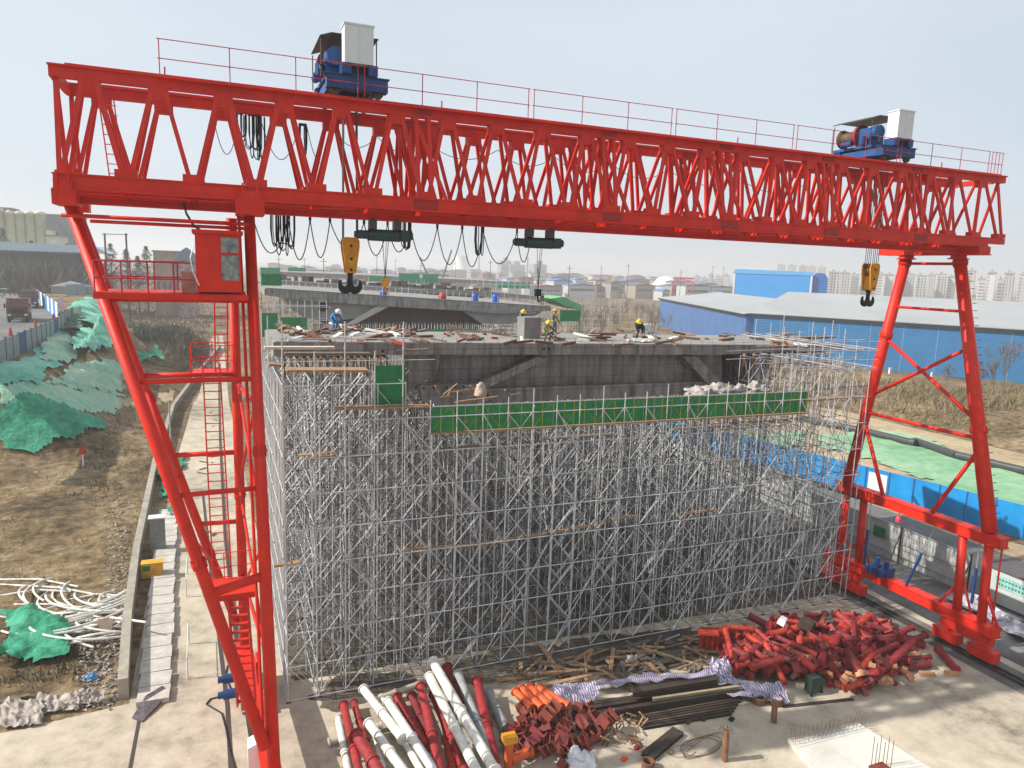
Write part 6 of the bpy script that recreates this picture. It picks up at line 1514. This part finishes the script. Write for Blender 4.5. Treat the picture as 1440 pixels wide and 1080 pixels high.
def tower(px0, px1, ptop, D, fi, label, grp=None, dep=14):
    a, c = PD(px0, ptop, D), PD(px1, ptop, D); w = (Vector((c.x, c.y, 0))-Vector((a.x, a.y, 0))).length; zt = a.z
    u = (Vector((c.x, c.y, 0))-Vector((a.x, a.y, 0))).normalized(); v = Vector((a.x, a.y, 0)).normalized()
    T = Thing('apartment_block', (a.x, a.y, 0), label, 'apartment block', grp)
    def bx(b, s0, s1, t0, t1, z0, z1):
        vs = [Vector((a.x, a.y, 0))+u*s+v*t+Vector((0, 0, z)) for z in (z0, z1) for s, t in ((s0, t0), (s1, t0), (s1, t1), (s0, t1))]; b.add(vs, [(0,3,2,1),(4,5,6,7),(0,1,5,4),(1,2,6,5),(2,3,7,6),(3,0,4,7)])
    b = MB(); bx(b, 0, w, 0, dep, 0, zt); T.part('block', b, fac[fi])
    b = MB(); bx(b, w*.3, w*.55, dep*.3, dep*.7, zt, zt+3); bx(b, -.3, w+.3, -.3, -.01, zt-.8, zt+.6); T.part('roof_house', b, conc)
    b = MB()
    for q in (.2, .5, .8): bx(b, w*q-1, w*q+1, -1.1, -.02, 3, zt-2)
    T.part('balcony_bay', b, fac[(fi+1) % 3])
rw = random.Random(2)
TW = [(1345,1358,386,0),(1361,1373,381,0),(1376,1386,392,1),(1390,1402,383,1),(1404,1411,393,2),(1413,1428,384,2),(1434,1446,386,2),(1448,1462,388,0)]
nm = ('first','second','third','fourth','fifth','sixth','seventh','eighth')
for i, (x0, x1, yt_, fi) in enumerate(TW): tower(x0, x1, yt_, 820, fi, nm[i]+' hazy apartment tower counting right from the near right crane leg', 'hazy towers right of the crane leg')
x = 1166; i = 0
while x < 1342:
    w = rw.uniform(8, 15); fi = rw.choice((0, 1, 2, 2)); tower(x, x+w, 384+rw.uniform(-2, 4)+(x-1200)*.012, rw.uniform(860, 960), fi, 'close-set hazy apartment block on the horizon behind the right hook and crane legs', 'row of hazy apartment blocks on the horizon'); x += w+rw.uniform(.5, 3)
for i, x in enumerate((1093, 1108, 1124, 1136, 1150)): tower(x, x+12, 372+i*.8, 1500, 0, 'very faint apartment block rising above the sky blue building', 'faint blocks above the sky blue building')
x = 976
while x < 1028:
    w = rw.uniform(6, 10); tower(x, x+w, 387+rw.uniform(-2, 4), 1100, rw.choice((1, 2)), 'faint low apartment block left of the sky blue building', 'faint low blocks left of the sky blue building'); x += w+2
hcol = [mat('house_white', (.50, .49, .47), .7), mat('house_grey', (.28, .28, .28), .7), mat('house_brick', (.26, .15, .12), .8), mat('house_blue', (.12, .25, .45), .6), mat('house_tan', (.33, .28, .23), .8)]
hn = ('white', 'grey', 'brick red', 'blue roofed', 'tan'); roofs = [mat('roof_dark', (.12, .11, .11), .8), mat('roof_red', (.30, .10, .07), .8), mat('roof_blue2', (.06, .2, .5), .6)]
for i in range(230):
    px = rw.uniform(372, 1020); D = rw.uniform(480, 1300); py = 366+.033*(px-400)
    v = PD(px, py, D); h = rw.uniform(3, 9)*(1+D/1800); w = rw.uniform(6, 26); k = rw.randrange(5); dpt = rw.uniform(8, 16)
    T = Thing('town_building', (v.x, v.y, 0), 'small hazy '+hn[k]+' building in the far town behind the bridge', 'building', 'hazy '+hn[k]+' buildings of the far town')
    b = MB(); b.box(v.x-w/2, v.x+w/2, v.y, v.y+dpt, 0, h); T.part('wall', b, hcol[k] if k != 3 else hcol[0])
    b = MB(); b.prism([(v.x-w/2-.4, h), (v.x+w/2+.4, h), (v.x+w/2+.4, h+.3), (v.x, h+1.6), (v.x-w/2-.4, h+.3)], v.y-.4, v.y+dpt+.4); T.part('roof', b, roofs[2] if k == 3 else roofs[rw.choice((0, 0, 1))])
    b = MB()
    b.box(v.x-w*.42, v.x+w*.42, v.y-.05, v.y-.01, h*.58, h*.76)
    T.part('window_band', b, roofs[0])
for i in range(16):
    px = (392, 428, 455, 530, 556, 592, 641, 690, 705, 757, 801, 846, 884, 958, 1003, 1018)[i]; D = (300, 420, 260, 380, 500, 340, 450, 300, 620, 350, 280, 420, 340, 380, 460, 520)[i]; a = PD(px, 368+.03*(px-400)-rw.uniform(2, 14), D)
    T = Thing('utility_pole', (a.x, a.y, 0), 'thin hazy utility pole standing in the plain behind the bridge', 'utility pole', 'hazy utility poles'); b = MB(); b.tube((a.x, a.y, 0), (a.x, a.y, a.z), .18, 5, .12); T.part('pole', b, darkm); b = MB(); b.box(a.x-1.1, a.x+1.1, a.y-.06, a.y+.06, a.z-1.2, a.z-1.05); T.part('crossarm', b, darkm)
# cooling tower, stacks, dome
c = PD(649, 380, 1500); b = MB(); s_ = c.z
zt = PD(649, 360, 1500).z; b.lathe([(21, 0), (16.5, zt*.35), (13, zt*.68), (12.6, zt*.8), (13.6, zt)], 28, (c.x, c.y, 0)); b.lathe([(12.9, zt-.2), (12.2, zt*.8)], 28, (c.x, c.y, 0)); single('cooling_tower', b, mat('tower_white', (.8, .8, .8), .7), 'white hyperbolic cooling tower on the hazy horizon', 'cooling tower', None, True)
for px, top, D, r, lab in ((674, 352, 1400, 1.6, 'thin tall chimney just right of the cooling tower'), (742, 362, 1300, 1.8, 'faint chimney on the horizon above the middle of the deck'), (723, 372, 1300, 2.4, 'short faint chimney left of the faint tall one')):
    c = PD(px, top, D); b = MB(); b.tube((c.x, c.y, 0), (c.x, c.y, c.z), r*1.3, 12, r); b.tube((c.x, c.y, c.z), (c.x, c.y, c.z+.8), r*1.15, 12); single('chimney', b, hcol[1], lab, 'chimney')
for px, w, h, lab in ((712, 9, 22, 'blocky grey plant building on the horizon right of the cooling tower'), (728, 14, 16, 'wider grey plant building on the horizon beside the chimneys'), (760, 12, 18, 'faint plant block on the horizon above the deck workers')):
    v = PD(px, 378, 1250); T = Thing('plant_building', (v.x, v.y, 0), lab, 'building'); b = MB(); b.box(v.x-w, v.x+w, v.y, v.y+20, 0, h+10); b.box(v.x-w*.4, v.x+w*.3, v.y, v.y+10, h+10, h+16); T.part('block', b, hcol[1]); b = MB(); b.box(v.x-w*.8, v.x+w*.8, v.y-.3, v.y-.05, h-4, h); T.part('window_band', b, roofs[0])
c = PD(936, 394, 700); b = MB(); prof = [(13*math.cos(t*math.pi/16), 12.5*math.sin(t*math.pi/16)) for t in range(9)]; b.lathe(prof, 24, (c.x, c.y, 4)); b.lathe([(13, -4), (13, 0)], 24, (c.x, c.y, 4)); single('dome_hall', b, mat('dome_white', (.85, .85, .85), .6), 'white air dome on the horizon left of the sky blue building', 'dome', None, True)
c0, c1 = PD(946, 405, 420), PD(975, 405, 420); zt = PD(960, 391, 420).z
T = Thing('gantry_crane', (c0.x, c0.y, 0), 'small far magenta-red gantry crane in front of the white dome', 'gantry crane')
mg = mat('far_crane_red', (.6, .03, .08), .5)
b = MB(); b.bar((c0.x, c0.y, zt), (c1.x, c1.y, zt), .8, .8); b.bar((c0.x, c0.y, zt-2.2), (c1.x, c1.y, zt-2.2), .6, .5)
for i in range(12): p, q = lerp((c0.x, c0.y, zt), (c1.x, c1.y, zt), i/12), lerp((c0.x, c0.y, zt-2.2), (c1.x, c1.y, zt-2.2), (i+.5)/12); b.tube(p, q, .15, 4)
T.part('girder', b, mg)
for c in (c0, c1): b = MB(); b.tube((c.x-1, c.y, 0), (c.x, c.y, zt-2.4), .4, 6); b.tube((c.x+1.6, c.y+3, 0), (c.x, c.y, zt-2.4), .4, 6); T.part('leg', b, mg)
for i, (x0, y0, x1, y1) in enumerate(((590, 362, 604, 392), (635, 352, 622, 392))):
    a, c = PD(x0, y0, 260), PD(x1, y1, 260); T = Thing('mobile_crane', (c.x, c.y, 0), ('mobile crane boom leaning left behind the yellow hook', 'mobile crane boom leaning right, next to the cooling tower')[i], 'mobile crane')
    b = MB(); b.tube(Vector((c.x, c.y+1, 2.8)), c, .4, 6); b.tube(c, a, .32, 6); b.tube(lerp(c, a, .55), a+Vector((0, 0, .2)), .22, 6); T.part('boom', b, mat('boom_grey', (.12, .12, .13), .5)); b = MB(); b.box(c.x-3, c.x+3, c.y, c.y+2.5, .8, 3); T.part('carrier', b, yellow)
    b = MB()
    for wx in (-2.2, -.8, 1.2, 2.4): b.tube((c.x+wx, c.y-.1, .6), (c.x+wx, c.y+.3, .6), .6, 12)
    T.part('wheel', b, black)
# ---------------------------------------------------------------- left background
sil = mat('silo_concrete', (.66, .62, .48), .85, 0, .1, .2, grime=.4)
for i, (x0, x1, yt_) in enumerate(((-9, 5, 297), (5, 20, 301), (20, 34, 302), (34, 48, 302), (48, 64, 302))):
    a, c = PD(x0, yt_, 330), PD(x1, yt_, 330); m_ = (a+c)/2; r = (c-a).length/2; b = MB(); b.lathe([(r, 0), (r, a.z), (r*1.04, a.z), (r*1.04, a.z+1), (.01, a.z+1.6)], 24, (m_.x, m_.y, 0)); single('grain_silo', b, sil, ('leftmost', 'second', 'third', 'fourth', 'fifth')[i]+' of the row of tall pale silos counting from the left edge', 'silo', 'row of pale silos', True)
def block(name, x0, x1, yt_, D, dep, m, label, cat, yb=None, wins=()):
    a, c = PD(x0, yt_, D), PD(x1, yt_, D); T = Thing(name, (a.x, a.y, 0), label, cat); y = a.y; b = MB()
    z0 = 0 if yb is None else PD(x0, yb, D).z
    b.box(a.x, c.x, y, y+dep, z0, a.z); T.part('wall', b, m)
    b = MB(); b.box(a.x-.3, c.x+.3, y-.3, y+dep+.3, a.z, a.z+.5); T.part('roof', b, conc)
    b = MB(); w = c.x-a.x
    for (u, v, du, dv) in wins: b.box(a.x+w*u, a.x+w*(u+du), y-.15, y-.02, a.z*v, a.z*(v+dv))
    if wins: T.parts('window', b, roofs[0])
    return T
block('silo_house', 58, 108, 302, 352, 26, mat('silo_house_grey', (.26, .26, .27), .8, 0, .15, .15), 'dark grey headhouse standing behind the pale silos', 'building', wins=((.5, .86, .04, .04), (.38, .74, .07, .06), (.38, .66, .05, .04)))
block('silo_house', -4, 17, 293, 341, 12, conc_d, 'grey machine room on top of the leftmost silos', 'building')
block('loading_house', 64, 89, 332, 316, 10, sil, 'small cream building at the foot of the silos', 'building', wins=tuple((.08+.14*i, .35, .06, .3) for i in range(6)))
block('loading_house', 64, 72, 323, 327, 8, sil, 'narrow cream stair tower beside the silos', 'building', wins=((.3, .8, .3, .05),))
T = block('warehouse', -10, 113, 354, 250, 30, mat('warehouse_wall', (.07, .09, .09), .8), 'long low warehouse with a pale blue roof in front of the silos', 'warehouse')
a, c = PD(-12, 354, 250), PD(115, 356, 250); b = MB(); b.prism([(a.x, a.z+.55), (c.x+8, a.z+.55), (c.x+4, a.z+2.6), (a.x, a.z+2.8)], a.y-2, a.y+20); b.v = b.v; T.part('roof_sheet', b, mat('roof_ice_blue', (.50, .62, .72), .5)) 
T = block('brick_building', 215, 256, 354, 250, 14, mat('pink_brick', (.42, .27, .22), .85, 0, .15, .4), 'pinkish brick building seen behind the crane cab', 'building', wins=tuple((.1+.2*i, .35, .1, .2) for i in range(5)))
a, c = PD(247, 366, 247), PD(278, 366, 247); b = MB(); b.prism([(a.x, a.z), (c.x, a.z), (c.x, a.z+1.5), (c.x-3, a.z+4), (a.x+2, a.z+3.2)], a.y-3, a.y+12); b2 = MB(); b2.box(a.x+.5, c.x-.5, a.y-2, a.y+11, 0, a.z-.02)
T = Thing('blue_roofed_house', (a.x, a.y, 0), 'house with a slate blue roof left of the crane cab', 'house'); T.part('roof', b, mat('slate_blue', (.16, .22, .30), .6)); T.part('wall', b2, mat('wall_mottled', (.40, .30, .27), .85, 0, .3, .8))
T = Thing('power_line_portal', PD(162, 370, 210), 'two-pole wooden power line portal left of the brick building', 'power line')
for x in (147, 177):
    a = PD(x, 328, 210); b = MB(); b.tube((a.x, a.y, 0), (a.x, a.y, a.z), .22, 6); T.part('pole', b, darkm)
a, c = PD(143, 329, 210), PD(180, 330, 210); b = MB(); b.tube(a, c, .09, 5); T.part('crossbar', b, darkm)
def conifer(px, pt, D, wd, label, grp=None, tint=0):
    t = PD(px, pt, D); T = Thing('conifer', (t.x, t.y, 0), label, 'tree', grp); h = t.z+.5
    b = MB(); b.tube((t.x, t.y, 0), (t.x, t.y, h*.95), .3, 6, .05); T.part('trunk', b, timber_d)
    b = MB(); r_ = random.Random(int(px*7))
    for _ in range(1500):
        u = r_.random()**.8; z = h*(.30+.70*u); R_ = min(wd, wd*2.6*(1-u))*(.8+.3*math.sin(z*2.3))+.15; a = r_.uniform(0, 6.28); q = R_*r_.random()**.5; s = r_.uniform(.35, .8)
        p = Vector((t.x+q*math.cos(a), t.y+q*math.sin(a), z-q*.25)); e = Vector((math.cos(a), math.sin(a), -.35))*s; g = Vector((-math.sin(a), math.cos(a), 0))*s*.4
        b.add([p-g, p+g, p+e], [(0, 1, 2)])
    T.part('crown', b, mat('conifer_green', (.05, .075, .05), .9, 0, .3, 1., col2=(.02, .035, .025)))
for px, pt, D, wd, lab in ((155, 344, 260, 3.6, 'conifer between the poles of the power line portal'), (177, 352, 255, 3.0, 'conifer just right of the second portal pole'), (205, 348, 255, 3.6, 'tallest conifer left of the brick building'), (44, 340, 300, 3.6, 'dark tree in front of the third silo'), (22, 346, 300, 3.0, 'small tree in front of the second silo'), (94, 344, 300, 4.0, 'bushy tree right of the cream loading house'), (193, 362, 250, 2.6, 'small conifer left of the tallest one'), (3, 322, 290, 3.4, 'dark tree at the left picture edge before the silos')): conifer(px, pt, D, wd, lab)
def bare_tree(p, h, label, col=None, n=3):
    T = Thing('bare_tree', p, label, 'tree'); b = MB(); r_ = random.Random(int(p.x*13+h*7)); tw = MB()
    b.tube(p, p+Vector((0, 0, h*.55)), .09*h/6, 6, .05*h/6)
    def grow(a, d, l, k):
        c = a+d*l; tw.tube(a, c, .018*l+.012, 4, .008*l+.008, False)
        if k: 
            for _ in range(3): grow(lerp(a, c, r_.uniform(.5, 1)), (d+Vector((r_.uniform(-.6, .6), r_.uniform(-.6, .6), r_.uniform(-.1, .5)))).normalized(), l*.62, k-1)
    for i in range(7): a = p+Vector((0, 0, h*r_.uniform(.25, .55))); grow(a, Vector((r_.uniform(-.6, .6), r_.uniform(-.6, .6), 1)).normalized(), h*.3, n)
    T.part('trunk', b, timber_d); T.part('crown', tw, dry_b)
for px, py, h, lab in ((1408, 565, 9, 'tall bare sapling on the bank near the right edge'), (1395, 560, 6, 'shorter bare sapling left of the tall one'), (1372, 556, 5, 'bare shrub tree right of the near right leg'), (1330, 552, 3.5, 'low bare bush tree between the right legs')):
    q = G(px, py, 1.5); bare_tree(Vector((q.x, q.y, H(q.x, q.y)-.1)), h, lab)
for i in range(46):
    px = rw.uniform(815, 945); D = rw.uniform(180, 330); v = PD(px, 400, D); bare_tree(Vector((v.x, v.y, 0)), rw.uniform(5, 9), 'hazy bare tree in the grove between the deck and the violet-blue shed', n=2); bpy.context.scene.collection.objects[-1]
for o in list(COL.objects):
    if o.get('label', '').startswith('hazy bare tree'): o['group'] = 'hazy bare trees of the grove'
for i in range(34):
    px = rw.uniform(-10, 120); v = PD(px, 380, rw.uniform(240, 262)); bare_tree(Vector((v.x, v.y, H(v.x, v.y))), rw.uniform(5, 9), 'dark bare tree in the belt before the long warehouse', n=2)
for o in list(COL.objects):
    if o.get('label', '').startswith('dark bare tree'): o['group'] = 'dark bare trees before the warehouse'
# white van-like kiosk behind the bending worker
a = G(905, 466, 3); T = Thing('box_truck', (a.x, a.y, 0), 'white box vehicle on the ground beyond the deck, behind the bending worker', 'truck')
a = PD(900, 458, 222); c = PD(936, 458, 222); a.z = c.z = 3.05; b = MB(); b.box(a.x+1.6, c.x, a.y, a.y+2.4, a.z-2.6, a.z+.2); T.part('box', b, wht); b = MB(); b.box(a.x, a.x+1.55, a.y, a.y+2.4, a.z-2.6, a.z-.2); T.part('cab', b, wht); b = MB(); b.box(a.x+.3, a.x+1.3, a.y-.03, a.y-.005, a.z-1.2, a.z-.5); T.part('window', b, glass)
b = MB(); [b.tube((a.x+q, a.y-.05, a.z-2.6), (a.x+q, a.y+.3, a.z-2.6), .45, 10) for q in (.9, 3.4, 4.6)]; T.part('wheel', b, black)
# grey fence by the road
T = Thing('panel_fence', (-20, 95, 7.4), 'grey steel panel fence along the road at the left edge', 'fence')
fl = [(-20.2, 66), (-20.1, 84), (-20.1, 98), (-20.3, 112), (-20.8, 122), (-22.4, 140)]
fg = mat('fence_grey_blue', (.26, .31, .33), .6, 0, .1, 1.); i = 0
for (x0, y0), (x1, y1) in zip(fl[:-1], fl[1:]):
    L = math.hypot(x1-x0, y1-y0); n = max(1, int(L/2.6))
    for k in range(n):
        a = lerp((x0, y0, 0), (x1, y1, 0), k/n); c = lerp((x0, y0, 0), (x1, y1, 0), (k+.97)/n); z = 7.35
        b = MB(); b.bar(a+Vector((0, 0, z+1.25)), c+Vector((0, 0, z+1.25)), .06, 2.5); T.part('panel', b, mat('fence_blue', (.03, .10, .28), .6) if i % 7 == 2 else fg)
        b = MB(); b.box(a.x-.08, a.x+.08, a.y-.08, a.y+.08, z-.4, z+2.62); T.part('post', b, mat('fence_post', (.10, .12, .13), .6)); i += 1
def fence2(name, label, pts, m, h=2.4, z=7.4, step=3):
    T = Thing(name, (pts[0][0], pts[0][1], z), label, 'fence'); i = 0
    for (x0, y0), (x1, y1) in zip(pts[:-1], pts[1:]):
        n = max(1, int(math.hypot(x1-x0, y1-y0)/step))
        for k in range(n):
            a = lerp((x0, y0, 0), (x1, y1, 0), k/n); c = lerp((x0, y0, 0), (x1, y1, 0), (k+.96)/n); b = MB(); b.bar(a+Vector((0, 0, z+h/2)), c+Vector((0, 0, z+h/2)), .08, h); T.part('panel', b, m[i % len(m)]); i += 1
    return T
g1, g2 = G(52, 424, 7.5), G(82, 449, 7.5)
T = fence2('site_hoarding', 'blue site hoarding with white poster panels beside the road', [(g1.x, g1.y), (g2.x, g2.y)], [blueh, wht, blueh, wht], 2.9, 7.4, 4.5)
g3, g4 = G(83, 449, 7.5), G(90, 447, 7.5); b = MB(); b.bar((g3.x, g3.y, 9.3), (g4.x, g4.y, 9.3), .12, 3.8); T2b = single('banner_stand', b, mat('banner_pink', (.75, .25, .38), .6, 0, .5, 1.2, col2=(.8, .78, .78)), 'tall pink and white banner at the end of the blue hoarding', 'banner')
g5, g6 = G(58, 424, 7.5), G(150, 412, 7.5); fence2('panel_fence', 'farther grey-blue fence running right behind the blue hoarding', [(g5.x, g5.y+30), (g6.x, g6.y)], [fg, fg, mat('fence_blue', (.03, .10, .28), .6)], 3.2, 7.2, 6)
sheet('road_left', [(-20.4, 83), (-20.6, 121), (-22.5, 140), (-26, 150), (-37, 196), (-80, 300), (-110, 300), (-60, 196), (-48, 150), (-44, 121), (-36, 83)], 7.56, g_asph)
# trucks
def truck(px, py, label, s=1.0, rz=.2):
    p = G(px, py, 7.56); T = empty('dump_truck', p, label, 'truck', 'dump trucks on the left road'); T.rotation_euler.z = rz; T.scale = (s, s, s)
    tr = mat('truck_red', (.15, .03, .03), .5, 0, .2, 2, grime=.5); td = mat('truck_body', (.30, .17, .10), .7, 0, .3, 2., grime=.6)
    b = MB(); b.prism([(-1.9, 1.0), (-1.2, 1.0), (-1.2, 1.0), (.1, 1.0), (.1, 3.0), (-1.5, 3.0), (-1.9, 2.2)], -1.25, 1.25); b.v = [(y, x, z) for x, y, z in b.v]; b.build('cab', tr, T)
    b = MB(); b.add([(-1.1, -1.93, 2.1), (1.1, -1.93, 2.1), (1.1, -1.55, 2.95), (-1.1, -1.55, 2.95)], [(0, 1, 2, 3)]); b.build('windscreen', glass, T)
    b = MB(); b.box(-1.25, 1.25, -1.98, -1.91, .6, 1.2); b.build('bumper', darkm, T)
    for x in (-.95, .95): b = MB(); b.box(x-.2, x+.2, -2.0, -1.985, .95, 1.15); b.build('headlight', wht, T)
    b = MB(); b.prism([(.3, 1.2), (6, 1.2), (6.2, 2.9), (.1, 3.1)], -1.25, 1.25); b.v = [(y, x, z) for x, y, z in b.v]; b.box(-1.3, 1.3, -.6, .3, 3.1, 3.25); b.build('tipper_body', td, T)
    b = MB(); b.box(-.5, .5, -1.6, 6, .7, 1.15); b.build('chassis', darkm, T)
    for x in (-1.5, 1.3): b = MB(); b.box(x, x+.2, -1.9, -1.8, 2.0, 2.6); b.build('mirror', black, T)
    b = MB(); b.box(-.8, .8, -1.99, -1.93, 1.25, 1.8); b.build('grille', black, T)
    for y in (-1.1, 3.4, 4.8):
        for x in (-1.05, 1.05): b = MB(); b.tube((x-.18, y, .52), (x+.18, y, .52), .52, 16); b.build('wheel', black, T)
truck(27, 452, 'nearer rusty red dump truck driving on the left road', 1.15, .15); truck(42, 433, 'farther dark red dump truck on the left road', 1.1, .15)
for i, (px, py) in enumerate(((15, 474), (50, 462), (76, 451))):
    p = G(px, py, 7.56); T = Thing('traffic_cone', p, ('nearest', 'middle', 'farthest')[i]+' red traffic cone along the left road behind the fence', 'traffic cone', 'traffic cones on the left road'); b = MB(); b.lathe([(.38, .08), (.34, .1), (.10, 1.2), (.01, 1.22)], 14, p); T.part('cone', b, redbright); b = MB(); b.box(p.x-.5, p.x+.5, p.y-.5, p.y+.5, p.z, p.z+.08); T.part('base', b, black); b = MB(); b.lathe([(.262, .45), (.205, .7)], 14, p); T.part('band', b, wht)
g = G(72, 413, 7.5); T = Thing('site_shelter', g, 'low white roofed shelter behind the blue hoarding', 'shelter'); b = MB(); b.box(g.x, g.x+9, g.y, g.y+5, 7.4, 9.6); T.part('body', b, hcol[1]); b = MB(); b.prism([(g.x-.5, 9.6), (g.x+9.5, 9.6), (g.x+4.5, 11)], g.y-.5, g.y+5.5); T.part('roof', b, wht)
g = G(62, 412, 7.5); b = MB()
for i in range(30): a = Vector((g.x+random.uniform(-2, 3), g.y, 7.5+random.uniform(0, 3))); b.bar(a, a+Vector((random.uniform(-1, 1), random.uniform(-1, 1), random.uniform(-.6, .6))), .5, .3)
single('scrap_heap', b, mat('scrap_maroon', (.25, .07, .07), .7), 'maroon scrap heap behind the blue hoarding', 'scrap heap')
# hills-like horizon haze needs real air
b = MB(); b.box(-2600, 2600, -200, 3600, -2, 66)
hz_ = b.build('haze', None); hz_.data.materials.clear()
m = bpy.data.materials.new('haze'); m.use_nodes = True; n = m.node_tree; n.nodes.clear(); o_ = n.nodes.new('ShaderNodeOutputMaterial'); pv = n.nodes.new('ShaderNodeVolumePrincipled')
pv.inputs['Color'].default_value = (.97, .98, 1, 1); pv.inputs['Density'].default_value = .00062; pv.inputs['Anisotropy'].default_value = .3
n.links.new(pv.outputs[0], o_.inputs['Volume']); hz_.data.materials.append(m); hz_['kind'] = 'stuff'; hz_['label'] = 'thin pale winter haze over the plain'
